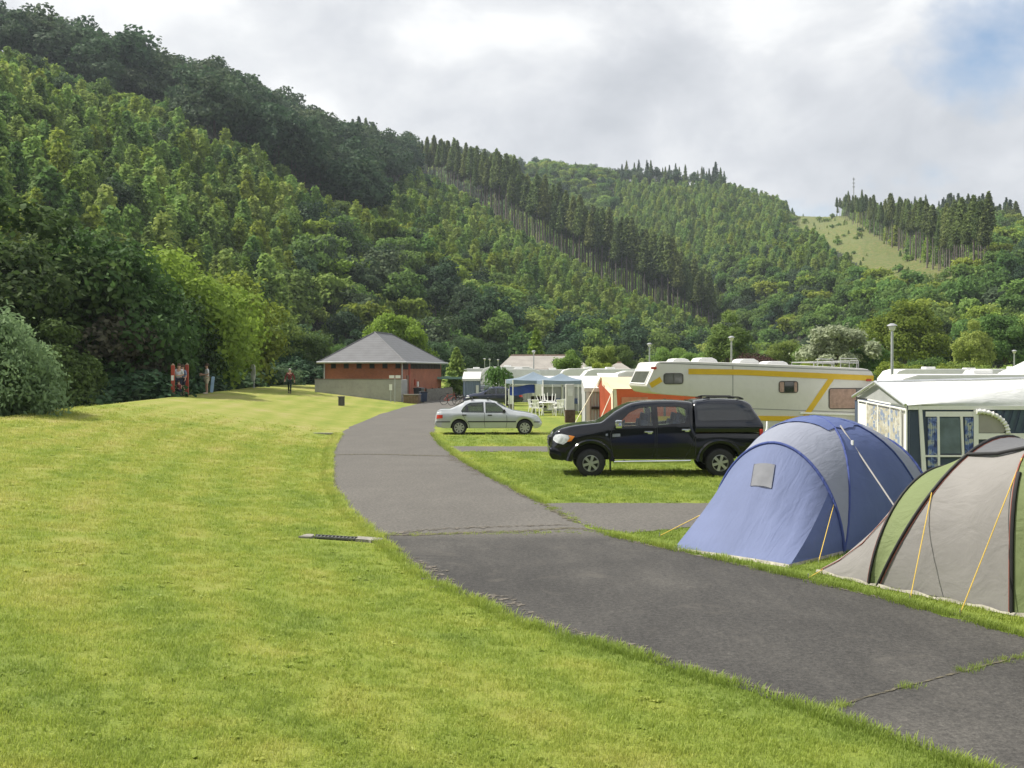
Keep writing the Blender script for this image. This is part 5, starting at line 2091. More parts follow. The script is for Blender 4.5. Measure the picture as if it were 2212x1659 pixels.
# window in the sloping nose
fr = [np.array(cw(1396, 833)), np.array(cw(1418, 784))]
d_ = fr[1] - fr[0]
ln = np.linalg.norm(d_)
d_ = d_ / ln
nn = np.array([-d_[1], d_[0]])
m = MB()
for (a0, a1, y0, y1, off) in ((0.10, 0.62, 0.25, W_CV - 0.25, 0.018),):
    q4 = [fr[0] + d_ * ln * a0, fr[0] + d_ * ln * a1]
    vs = []
    for y in (y0, y1):
        for qq in q4:
            for of in (0.0, off):
                pp = qq + nn * of
                vs.append((pp[0], y, pp[1]))
    m.add(vs, [(0, 1, 3, 2), (4, 6, 7, 5), (0, 4, 5, 1), (2, 3, 7, 6), (0, 2, 6, 4), (1, 5, 7, 3)])
o = m.build('nose_window', WIN_SMOKE, cv)
m = MB()
for (a0, a1, y0, y1) in ((0.06, 0.10, 0.2, W_CV - 0.2), (0.62, 0.66, 0.2, W_CV - 0.2), (0.1, 0.62, 0.2, 0.25), (0.1, 0.62, W_CV - 0.25, W_CV - 0.2)):
    q4 = [fr[0] + d_ * ln * a0, fr[0] + d_ * ln * a1]
    vs = []
    for y in (y0, y1):
        for qq in q4:
            for of in (0.0, 0.025):
                pp = qq + nn * of
                vs.append((pp[0], y, pp[1]))
    m.add(vs, [(0, 1, 3, 2), (4, 6, 7, 5), (0, 4, 5, 1), (2, 3, 7, 6), (0, 2, 6, 4), (1, 5, 7, 3)])
m.build('nose_window_frame', WHITE_PLASTIC, o)
for u, v in ((1412, 795), (1876, 821)):
    s_, z_ = cw(u, v)
    m = MB()
    m.slab(rrect(s_ - 0.09, z_ - 0.035, s_ + 0.09, z_ + 0.035, 0.03), -0.03, 0.01)
    m.build('marker_lamp', LENS_RED, cv, smooth=40)
for u, w_, hh in ((1488, 0.62, 0.10), (1546, 0.72, 0.15), (1638, 0.74, 0.16), (1700, 0.8, 0.12)):
    s_, z_ = cw(u, np.interp(u, [1470, 1600, 1740, 1862], [780, 784, 789.5, 795.5]))
    m = MB()
    m.slab([(s_ - w_ / 2, z_ - 0.02), (s_ - w_ / 2 + 0.08, z_ + hh * 0.8), (s_ - w_ / 2 + 0.2, z_ + hh), (s_ + w_ / 2 - 0.2, z_ + hh), (s_ + w_ / 2 - 0.06, z_ + hh * 0.6), (s_ + w_ / 2, z_ - 0.02)], 0.8, 1.5)
    m.build('roof_vent', WHITE_PLASTIC, cv, bevel=0.03, smooth=50)
m = MB()
s0, z0 = cw(1765, 790)
s1, z1 = cw(1862, 795)
for y in (0.25, W_CV - 0.25):
    m.tube([(s0, y, z0 - 0.05), (s0, y, z0 + 0.12), (s1, y, z1 + 0.16), (s1, y, z1 - 0.05)], 0.016, 6)
    m.tube([(s0 + 0.9, y, z0 - 0.05), (s0 + 0.9, y, z0 + 0.24), (s1 - 0.05, y, z1 + 0.3), (s1 - 0.05, y, z1)], 0.016, 6)
for k in range(6):
    f = k / 5
    m.tube([(s0 + (s1 - s0) * f, 0.25, z0 + 0.12 + 0.04 * f), (s0 + (s1 - s0) * f, W_CV - 0.25, z0 + 0.12 + 0.04 * f)], 0.014, 6)
    m.tube([(s0 + (s1 - s0) * f, 0.25, z0 - 0.06), (s0 + (s1 - s0) * f, 0.25, z0 + 0.12 + 0.04 * f)], 0.012, 6)
m.build('roof_rack', M('rack_metal', (0.5, 0.5, 0.5), 0.4, 0.7), cv, smooth=50)
m = MB()
s0, z0 = cw(1728, 890)
s1, z1 = cw(1890, 895)
m.slab([(s0, z0), (s1, z1), (s1, z1 - 0.06), (s0, z0 - 0.06)], -0.045, -0.004)
m.build('awning_rail_box', WHITE_PLASTIC, cv, bevel=0.01)
for s_ in (4.0, 4.85):
    for y in (0.12, W_CV - 0.12):
        wheel_parts(cv, s_, y, 0.33, 0.33, 0.2, 0.19, 8, -1 if y < 1 else 1, WHEEL_COVER)
for s_ in (0.9, 7.2):
    m = MB()
    m.tube([(s_, 1.1, 0.0), (s_, 1.1, 1.6 if s_ < 2 else 0.5)], 0.04, 8)
    m.box((s_, 1.1, 0.02), (0.3, 0.3, 0.04))
    m.build('leg', M('chassis_grey', (0.16, 0.155, 0.15)), cv)
# small white marker standing in front of the caravan
pw = G(1657, 985)
o = MB().lathe([(0.001, 1.02), (0.025, 1.0), (0.03, 0.82), (0.07, 0.70), (0.035, 0.62), (0.09, 0.45), (0.16, 0.25), (0.19, 0.0)], n=14).build('garden_ornament', WHITE_PLASTIC, smooth=50)
pw = P(1657, 920, 31.3)
o.location = (pw.x, pw.y, 0)
tag(o, 'slim white pointed ornament standing in front of the caravan behind the blue tent', 'ornament')


# ------------------------------------------------------------------ blue dome tent with two porches
BLUE_SUNLIT = fabric('blue_cloth_sunlit', (0.150, 0.182, 0.315), 0.18, wr=0.25)  # the same blue cloth, its colour lightened for sun on the front porch
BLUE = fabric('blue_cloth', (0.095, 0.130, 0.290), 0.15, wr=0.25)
BLUE_DK = fabric('blue_trim', (0.05, 0.075, 0.24), 0.1)
GREY_CLOTH = fabric('grey_blue_cloth', (0.27, 0.29, 0.36), 0.2, wr=0.25)
MUD_FLAP = M('hem_webbing', (0.30, 0.28, 0.23), 0.8, var=0.5, scale=5)
ROPE_Y = M('yellow_rope', (0.70, 0.48, 0.08), 0.7)
POLE_GREY = M('tent_pole', (0.40, 0.38, 0.36), 0.5)
PEG = M('peg_metal', (0.45, 0.45, 0.45), 0.4, 0.8)

B_O, B_A = (2.88, 14.30), math.atan2(0.69, 0.72)
tent = empty('dome_tent', (B_O[0], B_O[1], 0), B_A, 'blue dome tent with grey panels pitched between the road and the white awning', 'tent')
# local frame: x runs from the front porch to the back, y to the left
T_RINGS = [(1.45, 1.10, 1.45), (1.80, 1.12, 1.59), (2.15, 1.16, 1.69), (2.55, 1.19, 1.745), (2.95, 1.20, 1.785), (3.35, 1.19, 1.755), (3.75, 1.16, 1.70), (4.12, 1.12, 1.59), (4.5, 1.10, 1.43)]


def lean(s):
    """the middle of the tent stands a little to the left of its front"""
    return 0.155 * min(s, 3.0) - 0.10 * max(0.0, s - 3.0)


def ring(s, hw, h, n=25, ex=2.25):
    out = []
    for k in range(n):
        a = PI * k / (n - 1)
        c, sn = math.cos(a), math.sin(a)
        out.append((s, -hw * math.copysign(abs(c) ** (2 / ex), c) + lean(s), h * abs(sn) ** (2 / ex)))
    return out


def ring_at(s, n=25):
    q = np.array(T_RINGS)
    return ring(s, float(np.interp(s, q[:, 0], q[:, 1])), float(np.interp(s, q[:, 0], q[:, 2])), n, 1.88 + 0.42 * math.cos(min(1.0, abs(s - 2.95) / 1.5) * PI / 2))


NR = 25
SS = list(np.linspace(1.45, 2.95, 13)) + list(np.linspace(2.95, 4.5, 13))[1:]
rings = [ring_at(s, NR) for s in SS]
gm, bm_, cm = MB(), MB(), MB()
for i in range(24):
    for k in range(24):
        a, b, c, d = rings[i][k], rings[i][k + 1], rings[i + 1][k + 1], rings[i + 1][k]
        # the two crossing poles run from the apex to the four feet
        di = (i if i < 12 else 23 - i)
        kk = k if k < 12 else 23 - k
        if k < 12:
            near_tri = (a, d, c) if i < 12 else (a, d, b)
        tgt = None
        if di > kk:
            tgt = 'side'
        elif di < kk:
            tgt = 'front'
        if tgt == 'side':
            bm_.add([a, b, c, d], [(0, 1, 2, 3)])
        elif tgt == 'front':
            gm.add([a, b, c, d], [(0, 1, 2, 3)])
        else:
            # the square is split along the pole
            if (i < 12) == (k < 12):
                bm_.add([a, d, c], [(0, 1, 2)]) if k < 12 else bm_.add([a, b, c], [(0, 1, 2)])
                gm.add([a, b, c], [(0, 1, 2)]) if k < 12 else gm.add([a, d, c], [(0, 1, 2)])
            else:
                bm_.add([a, b, d], [(0, 1, 2)]) if False else None
                if k < 12:
                    bm_.add([a, d, b], [(0, 1, 2)]); gm.add([b, c, d], [(0, 1, 2)])
                else:
                    bm_.add([b, c, d], [(0, 1, 2)]) if i < 12 else bm_.add([b, c, d], [(0, 1, 2)])
                    gm.add([a, b, d], [(0, 1, 2)])
gm.build('grey_panel', GREY_CLOTH, tent, smooth=60, weld=True)
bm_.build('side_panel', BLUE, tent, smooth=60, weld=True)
m = MB()
for a_, b_ in (((0, 0), (12, 12)), ((0, 24), (12, 12)), ((24, 0), (12, 12)), ((24, 24), (12, 12))):
    pts = []
    for f in np.linspace(0, 1, 13):
        i = int(round(a_[0] + (b_[0] - a_[0]) * f))
        k = int(round(a_[1] + (b_[1] - a_[1]) * f))
        p_ = Vector(rings[i][k])
        nrm = (p_ - Vector((2.95, 0, 0.4))).normalized()
        pts.append(p_ + nrm * 0.006)
    m.tube(pts, 0.017, 8)
m.build('pole_sleeve', BLUE_DK, tent, smooth=60)
# arch sleeves of both porches
for s in (1.45, 4.5):
    m = MB()
    r0 = ring_at(s, 33)
    m.tube([(p_[0], p_[1] + 0.008 * (1 if p_[1] > lean(s) else -1), p_[2] * 1.006) for p_ in r0], 0.022, 8)
    m.build('arch_sleeve', BLUE_DK, tent, smooth=60)
# cap over the crossing
m = MB()
rows = []
for s in np.linspace(2.35, 3.5, 9):
    r0 = ring_at(s, 49)
    w_ = 7 - abs(s - 2.95) * 2.0
    rows.append([(p_[0], p_[1], p_[2] + 0.016) for p_ in [r0[24 + int(round(q_))] for q_ in np.linspace(-w_, w_, 9)]])
m.grid(rows)
m.build('cap_panel', BLUE, tent, smooth=60)


def porch(s_arch, s_end, hw_end, zsag, mats, name):
    """cloth stretched from an arch down to a pegged edge on the ground"""
    arch = ring_at(s_arch, 41)
    hw = abs(arch[0][1] - arch[-1][1]) / 2
    sd = 1 if s_end > s_arch else -1
    edge = []
    for k in range(41):
        f = k / 40
        if f < 0.20:
            q_ = f / 0.20
            edge.append((s_arch + (s_end - s_arch) * q_, -hw + (hw - hw_end) * q_ + lean(s_arch + (s_end - s_arch) * q_), 0.0))
        elif f > 0.80:
            q_ = (1 - f) / 0.20
            edge.append((s_arch + (s_end - s_arch) * q_, hw - (hw - hw_end) * q_ + lean(s_arch + (s_end - s_arch) * q_), 0.0))
        else:
            q_ = (f - 0.20) / 0.60
            edge.append((s_end + sd * -0.05 * math.sin(q_ * PI), -hw_end + 2 * hw_end * q_ + lean(s_end), 0.0))
    rows = []
    r_ = np.random.default_rng(int(s_arch * 10))
    ph = r_.uniform(0, 6.28, 6)
    for j_ in range(17):
        t_ = j_ / 16
        row = []
        for k in range(41):
            a = Vector(arch[k]); b = Vector(edge[k])
            p_ = a.lerp(b, t_)
            f = k / 40
            bulge = math.sin(t_ * PI)
            p_.z += zsag * bulge
            cor = max(0.0, 1 - abs(f - 0.8) / 0.16) + max(0.0, 1 - abs(f - 0.2) / 0.16)
            wr = 0.007 * bulge * (math.sin(f * 44 + ph[0] + t_ * 3) + 0.7 * math.sin(f * 71 + ph[1] - t_ * 5)) + 0.022 * cor * t_ * (1 - t_) * 4 * math.sin(f * 150 + ph[2])
            p_.x += wr
            p_.z += abs(wr) * 0.5 + (0.03 if j_ == 16 else 0)
            row.append(tuple(p_))
        rows.append(row)
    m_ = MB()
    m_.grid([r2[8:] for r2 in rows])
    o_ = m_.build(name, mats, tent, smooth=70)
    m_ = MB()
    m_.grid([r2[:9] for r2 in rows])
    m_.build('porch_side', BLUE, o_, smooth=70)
    # ragged hem webbing on the grass
    h = MB()
    h.grid([[(p_[0] + sd * 0.0, p_[1], 0.035) for p_ in rows[-1]], [(p_[0] + sd * 0.035, p_[1] * 1.02, 0.0) for p_ in rows[-1]]])
    h.build('hem', MUD_FLAP, o_)
    return rows, o_


rows_f, front = porch(1.45, 0.0, 0.92, -0.06, BLUE_SUNLIT, 'front_porch')
rows_b, back = porch(4.5, 6.0, 0.90, 0.02, GREY_CLOTH, 'back_porch')


def on_rows(rows, f, t_):
    k = f * (len(rows[0]) - 1)
    j_ = t_ * (len(rows) - 1)
    k0_, j0_ = min(int(k), len(rows[0]) - 2), min(int(j_), len(rows) - 2)
    a = Vector(rows[j0_][k0_]).lerp(Vector(rows[j0_][k0_ + 1]), k - k0_)
    b = Vector(rows[j0_ + 1][k0_]).lerp(Vector(rows[j0_ + 1][k0_ + 1]), k - k0_)
    return a.lerp(b, j_ - j0_)


WIN_GREY = M('tent_window', (0.165, 0.17, 0.185), 0.8, spec=0.2, var=0.12, scale=6)
m = MB()
rr = []
for t_ in np.linspace(0.17, 0.36, 7):
    row = []
    for f in np.linspace(0.445, 0.555, 9):
        p_ = on_rows(rows_f, f - (t_ - 0.26) * 0.12, t_)
        row.append((p_.x - 0.009, p_.y, p_.z + 0.007))
    rr.append(row)
m.grid(rr)
o = m.build('window', WIN_GREY, front, smooth=60)
m = MB()
m.tube([rr[0][0], rr[0][-1], rr[-1][-1], rr[-1][0], rr[0][0]], 0.006, 6)
m.build('window_frame', M('window_seam', (0.10, 0.11, 0.16), 0.7), o)


def rope(root, a, b, name='guy_rope', r=0.006, mat=None):
    """a taut guy line from a point of the tent down to its peg"""
    m_ = MB()
    m_.tube([a, b], r, 5)
    o_ = m_.build(name, mat or ROPE_Y, root)
    p_ = MB()
    b = Vector(b)
    p_.tube([b + Vector((0, 0, 0.05)), b + Vector((0, 0, -0.1))], 0.007, 5)
    p_.build('peg', PEG, o_)
    return o_


rope(tent, on_rows(rows_f, 0.90, 0.0), (0.75, 1.75, 0.02))
rope(tent, on_rows(rows_f, 0.16, 0.0), (0.55, -1.02, 0.02), r=0.005)
m = MB()
pa = Vector(rings[8][4])
m.tube([Vector(rings[10][9]) + Vector((0, -0.03, 0.03)), (2.42, -1.22, 0.45), (2.35, -1.38, 0.02)], 0.012, 6)
m.build('guy_rope', POLE_GREY, tent)
m = MB()
m.box(tuple(Vector(rings[9][7]) + Vector((0, -0.02, 0.01))), (0.03, 0.03, 0.07))
m.build('toggle', WHITE_PLASTIC, tent)

# ------------------------------------------------------------------ grey and green tunnel tent
GT_GREY = fabric('grey_tent_cloth', (0.275, 0.262, 0.250), 0.2, wr=0.28)
GT_GREEN = fabric('green_tent_cloth', (0.185, 0.228, 0.100), 0.2)
GT_ROOF = fabric('dark_roof_cloth', (0.125, 0.127, 0.135), 0.1)
GT_BLACK = M('black_sleeve', (0.012, 0.012, 0.013), 0.65)
GT_RED = M('red_piping', (0.22, 0.06, 0.04), 0.7)
gp0 = G(1744, 1236)
gt = empty('tunnel_tent', (gp0.x, gp0.y, 0), math.atan2(-0.85, 0.53), 'grey tunnel tent with green bands pitched nearest at the right edge', 'tent')
# local frame: x along the near hem towards the camera, y away from the road


def hoop(s0, rake, w, h, ex, y0=0.0, n=33):
    out = []
    for k in range(n):
        a = PI * k / (n - 1)
        c, sn = math.cos(a), math.sin(a)
        z = h * abs(sn) ** (2 / ex)
        y = y0 + w / 2 - w / 2 * math.copysign(abs(c) ** (2 / ex), c)
        out.append(Vector((s0 + rake * z / h, y, z)))
    return out


H1 = hoop(0.94, 0.18, 2.3, 1.34, 2.0)
H2 = hoop(1.06, 0.86, 2.3, 1.74, 2.15)
H2b = hoop(1.10, 0.30, 2.3, 1.50, 2.1)
H3 = hoop(2.72, 0.0, 2.3, 1.80, 4.2)
H4 = hoop(3.05, 0.0, 2.3, 1.80, 4.2)
H5 = hoop(5.6, -0.3, 2.3, 1.75, 3.4)


def loft(ha, hb, k0_, k1_, nt=10, sag=0.0, wr=0.0, ph=0.0):
    rows = []
    for j_ in range(nt + 1):
        t_ = j_ / nt
        row = []
        for k in range(k0_, k1_ + 1):
            p_ = ha[k].lerp(hb[k], t_)
            b = math.sin(t_ * PI)
            f = k / 32
            inward = Vector((0, 1.15 - p_.y, 0.5 - p_.z))
            inward.normalize()
            p_ = p_ + inward * (sag * b + wr * b * math.sin(f * 60 + t_ * 14 + ph))
            row.append(tuple(p_))
        rows.append(row)
    return rows


m = MB()
m.grid(loft(H1, H2, 0, 32, 6, 0.03))
m.build('green_band', GT_GREEN, gt, smooth=60)
KT = 11
m = MB()
m.grid(loft(H2, H3, 0, KT, 14, 0.05, 0.006))
side_p = m.build('side_panel', GT_GREY, gt, smooth=60)
m = MB()
m.grid(loft(H2, H3, KT, 32 - KT, 10, 0.05))
m.build('roof_panel', GT_ROOF, gt, smooth=60)
m = MB()
m.grid(loft(H2, H3, 32 - KT, 32, 10, 0.05))
m.build('far_side_panel', GT_GREY, gt, smooth=60)
m = MB()
m.grid(loft(H3, H4, 0, 32, 3))
m.build('green_band', GT_GREEN, gt, smooth=60)
m = MB()
m.grid(loft(H4, H5, 0, 32, 8, 0.04, 0.006, 2))
m.build('end_panel', GT_GREY, gt, smooth=60)
# sloping nose pegged to the ground at the far end
rows = []
for j_ in range(13):
    t_ = j_ / 12
    row = []
    for k in range(33):
        f = k / 32
        if f < 0.2:
            q_ = f / 0.2
            e = Vector((0.93 * (1 - q_), 0.0 + 0.12 * q_, 0))
        elif f > 0.8:
            q_ = (1 - f) / 0.2
            e = Vector((0.93 * (1 - q_), 2.3 - 0.12 * q_, 0))
        else:
            e = Vector((0.0, 0.12 + (f - 0.2) / 0.6 * 2.06, 0))
        p_ = H1[k].lerp(e, t_)
        b = math.sin(t_ * PI)
        p_.z -= 0.07 * b
        p_.y += 0.008 * b * math.sin(f * 70 + t_ * 9)
        p_.z += 0.006 * b * math.sin(f * 55 - t_ * 11)
        row.append(tuple(p_))
    rows.append(row)
m = MB()
m.grid(rows)
nose = m.build('nose_panel', GT_GREY, gt, smooth=60)
NOSE = rows
m = MB()
m.tube([p_ + Vector((0, -0.006, 0.008)) for p_ in H1], 0.016, 8)
m.build('pole_sleeve', GT_BLACK, gt, smooth=60)
m = MB()
m.tube([p_ + Vector((0, -0.006, 0.008)) for p_ in H2], 0.020, 8)
m.tube([H2[KT] + Vector((0, -0.008, 0.01)), H2[KT].lerp(H3[KT], 0.5) + Vector((0, -0.0, -0.02)), H3[KT] + Vector((0, -0.008, 0.01)), H4[KT] + Vector((0, -0.008, 0.01)), H5[KT]], 0.020, 8)
m.build('pole_sleeve', GT_BLACK, gt, smooth=60)
m = MB()
m.tube([p_ + Vector((-0.005, -0.006, 0.004)) for p_ in H3], 0.008, 6)
m.build('piping', GT_RED, gt, smooth=60)
m = MB()
m.tube([p_ + Vector((0.005, -0.008, 0.006)) for p_ in H4], 0.018, 6)
m.tube([p_ + Vector((0.022, -0.008, 0.006)) for p_ in H3[:8]], 0.022, 6)
m.build('pole_sleeve', GT_BLACK, gt, smooth=60)
m = MB()
m.tube([(p_[0], p_[1] - 0.004, p_[2] + 0.006) for p_ in [NOSE[12][6], NOSE[8][6], NOSE[4][6], NOSE[0][7]]], 0.006, 5)
m.tube([p_ + Vector((-0.022, -0.01, 0.0)) for p_ in H1], 0.0035, 5)
m.tube([p_ + Vector((0.028, -0.01, 0.0)) for p_ in H2], 0.0035, 5)
m.build('piping', GT_RED, gt, smooth=60)
# hem band with pegs
m = MB()
hp = [tuple(NOSE[12][k]) for k in range(6, -1, -1)] + [(s, 0.02 * math.sin(s * 9), 0) for s in np.linspace(0.98, 5.6, 40)]
m.grid([[(p_[0], p_[1] - 0.012, 0.035 + 0.012 * math.sin(i * 1.7)) for i, p_ in enumerate(hp)], [(p_[0], p_[1] - 0.03 - 0.02 * math.sin(i * 2.3), 0.006) for i, p_ in enumerate(hp)]])
m.build('hem', MUD_FLAP, gt, smooth=60)


def gt_local(p_):
    a = math.atan2(-0.85, 0.53)
    d = Vector((p_[0] - gp0.x, p_[1] - gp0.y, 0))
    return Vector((d.x * math.cos(a) + d.y * math.sin(a), -d.x * math.sin(a) + d.y * math.cos(a), 0.02))


rope(gt, H2[7] + Vector((0, -0.02, 0)), gt_local(G(1966, 1298)))
rope(gt, H3[9] + Vector((0, -0.02, 0)), gt_local(G(2074, 1330)))
rope(gt, NOSE[11][6], gt_local(G(1746, 1252)), r=0.005)

# ------------------------------------------------------------------ white caravan awning
AWN_WHITE = fabric('awning_white', (0.80, 0.80, 0.80), 0.12, wr=0.35)
AWN_GREY = fabric('awning_valance', (0.62, 0.63, 0.63), 0.12, wr=0.35)
AWN_BLUE = fabric('awning_blue', (0.065, 0.085, 0.13), 0.05)
AWN_TEAL = fabric('awning_teal', (0.07, 0.10, 0.135), 0.05)
CANVAS_GABLE = fabric('gable_shaded', (0.40, 0.41, 0.41), 0.12, wr=0.3)  # awning cloth with the shade of the gable put into its colour
PVC = M('clear_plastic', (0.10, 0.13, 0.19), 0.12, var=0.3, scale=2.5, coat=0.6)
WHITE_TRIM = M('white_trim', (0.78, 0.77, 0.74), 0.6, var=0.06)


def curtain_mat(name, base, spots):
    m_, nt, N, L, b = nodes_of(name)
    t_ = N.new('ShaderNodeTexCoord')
    n1 = noise_node(N, L, 5.5, 2.0, 0.5, t_.outputs['Object'], 0.4)
    n2 = noise_node(N, L, 9.0, 2.0, 0.5, t_.outputs['Object'], 0.6)
    r1 = ramp_node(N, L, n1.outputs['Fac'], [(0.42, base), (0.50, spots[0]), (0.60, spots[1])])
    f = ramp_node(N, L, n2.outputs['Fac'], [(0.54, (0, 0, 0)), (0.60, (1, 1, 1))])
    c = mix_node(N, L, f.outputs[0], r1.outputs[0], spots[2])
    L.new(c, b.inputs['Base Color'])
    b.inputs['Roughness'].default_value = 0.85
    return m_


CUR_YEL = curtain_mat('yellow_curtain', (0.42, 0.40, 0.34), [(0.38, 0.34, 0.24), (0.20, 0.25, 0.36), (0.50, 0.48, 0.42)])
CUR_BLUE = curtain_mat('blue_curtain', (0.10, 0.15, 0.38), [(0.20, 0.27, 0.50), (0.45, 0.47, 0.42), (0.06, 0.08, 0.20)])
AW_D = 23.0
aw0 = P(1959, 875, AW_D)
EZ = aw0.z                                     # eave height
aw = empty('awning', (aw0.x, AW_D, 0), 0, 'big white-roofed awning with blue walls and curtained gable at the right edge', 'awning')
# local: x to the right along the front wall, y away from the camera
XL = 6.2
pk = P(1896, 825, 25.0)
bk = P(1847, 855, 27.0)
apex = Vector((pk.x - aw0.x, 2.0, pk.z))
back = Vector((bk.x - aw0.x, 4.0, bk.z))


def fold(a, b, n=18, dz=0.0):
    return [a.lerp(b, i / n) + Vector((0, 0, dz * math.sin(PI * i / n))) for i in range(n + 1)]


fr0, frR = Vector((0, 0, EZ)), Vector((XL, 0, EZ))
apR = Vector((XL, 2.0, apex.z + 0.16))
bkR = Vector((XL, 4.0, back.z + 0.1))
hip = [Vector((x, 0.30 * (x / 3.0) if x < 3 else 0.30, EZ + min(x, 3.4) / 3.0 * 0.42)) for x in np.linspace(0, XL, 19)]
ridge = fold(apex, apR, 18, -0.03)
backl = fold(back, bkR, 18, -0.02)
m = MB()
rows = []
for t_ in np.linspace(0, 1, 8):
    rows.append([h_.lerp(r_, t_) + Vector((0, 0, (-0.07 - 0.035 * math.sin(i_ * 1.05)) * math.sin(t_ * PI))) for i_, (h_, r_) in enumerate(zip(hip, ridge))])
for t_ in np.linspace(0.14, 1, 7):
    rows.append([r_.lerp(b_, t_) + Vector((0, 0, -0.03 * math.sin(t_ * PI))) for r_, b_ in zip(ridge, backl)])
m.grid([[tuple(p_) for p_ in r_] for r_ in rows])
m.build('roof', AWN_WHITE, aw, smooth=35)
m = MB()
ev = [e_ + Vector((0, 0, 0.012 * math.sin(i_ * 1.7) - 0.012)) for i_, e_ in enumerate(fold(fr0, frR, 18, -0.012))]
m.grid([[tuple(h_.lerp(e_, t_) + Vector((0, -0.05 * math.sin(t_ * PI) - 0.004, 0))) for h_, e_ in zip(hip, ev)] for t_ in np.linspace(0, 1, 6)])
m.build('valance', AWN_GREY, aw, smooth=40)
m = MB()
m.tube([back + Vector((-0.06, 0, -0.02)), apex + Vector((-0.06, 0, 0.0)), fr0 + Vector((-0.04, -0.03, 0.0))], [0.035, 0.035, 0.035], 8)
m.tube([apex + Vector((-0.05, 0, 0.01)), apR + Vector((0, 0, 0.01))], 0.02, 8)
m.build('roof_pole', M('silver_tube', (0.6, 0.62, 0.64), 0.35, 0.6), aw, smooth=60)


def pa_(y, z):
    """gable wall point: x follows the line from the front to the back corner"""
    return ((back.x) * y / 4.0, y, z)


def quad(mb, pts):
    mb.add(pts, [tuple(range(len(pts)))])


# gable wall: triangular gable, blue corner, curtained windows
m = MB()
g0 = [pa_(0.05, EZ - 0.02), pa_(4.0, back.z - 0.02), (apex.x, 2.0, apex.z - 0.02)]
m.add([(p_[0] + 0.02, p_[1], p_[2]) for p_ in g0] + [(p_[0] + 0.04, p_[1], p_[2]) for p_ in g0], [(0, 1, 2), (3, 5, 4), (0, 3, 4, 1), (1, 4, 5, 2), (2, 5, 3, 0)])
m.build('gable_cloth', CANVAS_GABLE, aw)


def wall_panel(mb, ya, yb, z0, za, zb, off, folds=0, amp=0.03):
    n = max(2, int(abs(yb - ya) / 0.04)) if folds else 2
    rows_ = []
    for z_t in (0, 1):
        row = []
        for i in range(n + 1):
            t_ = i / n
            y = ya + (yb - ya) * t_
            zt = za + (zb - za) * t_
            x = back.x * y / 4.0 + off + (amp * math.sin(t_ * folds * 2 * PI) if folds else 0)
            row.append((x, y, z0 if z_t == 0 else zt))
        rows_.append(row)
    mb.grid(rows_)


def lz(y):
    return EZ - 0.10 + (back.z - EZ) * y / 4.0 - (0.0)


m = MB()
wall_panel(m, 0.02, 4.0, 0.0, lz(0), lz(4), 0.06)
m.build('side_wall', WHITE_TRIM, aw)
m = MB()
wall_panel(m, 3.72, 4.02, 0.0, lz(3.7), lz(4), 0.0)
wall_panel(m, 0.0, 3.7, lz(1.8) - 0.0, lz(0) + 0.04, lz(3.7) + 0.05, 0.012)
m.build('blue_corner', AWN_BLUE, aw)
for ya, yb, mt, fo in ((3.0, 3.62, WHITE_TRIM, 3), (2.1, 2.95, CUR_YEL, 5), (1.15, 2.05, CUR_YEL, 5), (0.45, 1.10, CUR_YEL, 4)):
    m = MB()
    wall_panel(m, ya, yb, 0.25, lz(ya) - 0.06, lz(yb) - 0.06, 0.0, fo, 0.022)
    m.build('side_curtain', mt, aw, smooth=60)
m = MB()
for y in (0.03, 0.4, 1.12, 2.07, 2.97, 3.66):
    m.tube([pa_(y, 0.0), pa_(y, lz(y))], 0.022, 6)
m.tube([pa_(0.03, lz(0.03)), pa_(3.7, lz(3.7))], 0.022, 6)
m.build('wall_pole', WHITE_TRIM, aw, smooth=60)


def fx(u):
    return (u - CU) / F * AW_D - aw0.x


def fz(v):
    return CH - (v - VH) / F * AW_D


m = MB()
m.slab([(0.02, 0.0), (XL, 0.0), (XL, EZ - 0.01), (0.02, EZ - 0.01)], 0.03, 0.05)
m.build('front_wall', AWN_BLUE, aw)
m = MB()
m.slab([(0.03, EZ - 0.10), (XL, EZ - 0.10), (XL, EZ - 0.015), (0.03, EZ - 0.015)], -0.012, 0.022)
m.slab([(fx(2000), fz(900)), (fx(2106), fz(900)), (fx(2106), fz(889)), (fx(2000), fz(889))], -0.004, 0.025)
m.slab([(fx(1984), fz(878)), (fx(1991), fz(878)), (fx(2003), 0.0), (fx(1993), 0.0)], -0.02, 0.02)
m.slab([(fx(2103), 0.0), (fx(2113), 0.0), (fx(2113), fz(886)), (fx(2103), fz(886))], -0.022, 0.02)
m.slab([(fx(2026), 0.0), (fx(2031), 0.0), (fx(2029), fz(900)), (fx(2024), fz(900))], -0.016, 0.02)
m.slab([(fx(2081), 0.0), (fx(2086), 0.0), (fx(2079), fz(898)), (fx(2074), fz(898))], -0.017, 0.02)
m.slab([(fx(1990), fz(987)), (fx(2105), fz(987)), (fx(2105), fz(983)), (fx(1990), fz(983))], -0.018, 0.02)
m.slab([(fx(2113), fz(949)), (XL, fz(944)), (XL, fz(936)), (fx(2113), fz(936))], -0.014, 0.02)
m.build('white_frame', WHITE_TRIM, aw)
m = MB()
m.slab([(fx(2028), fz(980)), (fx(2076), fz(980)), (fx(2074), fz(902)), (fx(2030), fz(902))], 0.002, 0.028)
m.build('door_window', PVC, aw)
for a, b in ((2004, 2025), (2084, 2104)):
    m = MB()
    n = 14
    rows = []
    for z_ in (fz(1010), fz(902)):
        rows.append([(fx(a + (b - a) * i / n), -0.004 + 0.014 * math.sin(i * 2.0), z_) for i in range(n + 1)])
    m.grid(rows)
    m.build('front_curtain', CUR_BLUE, aw, smooth=60)
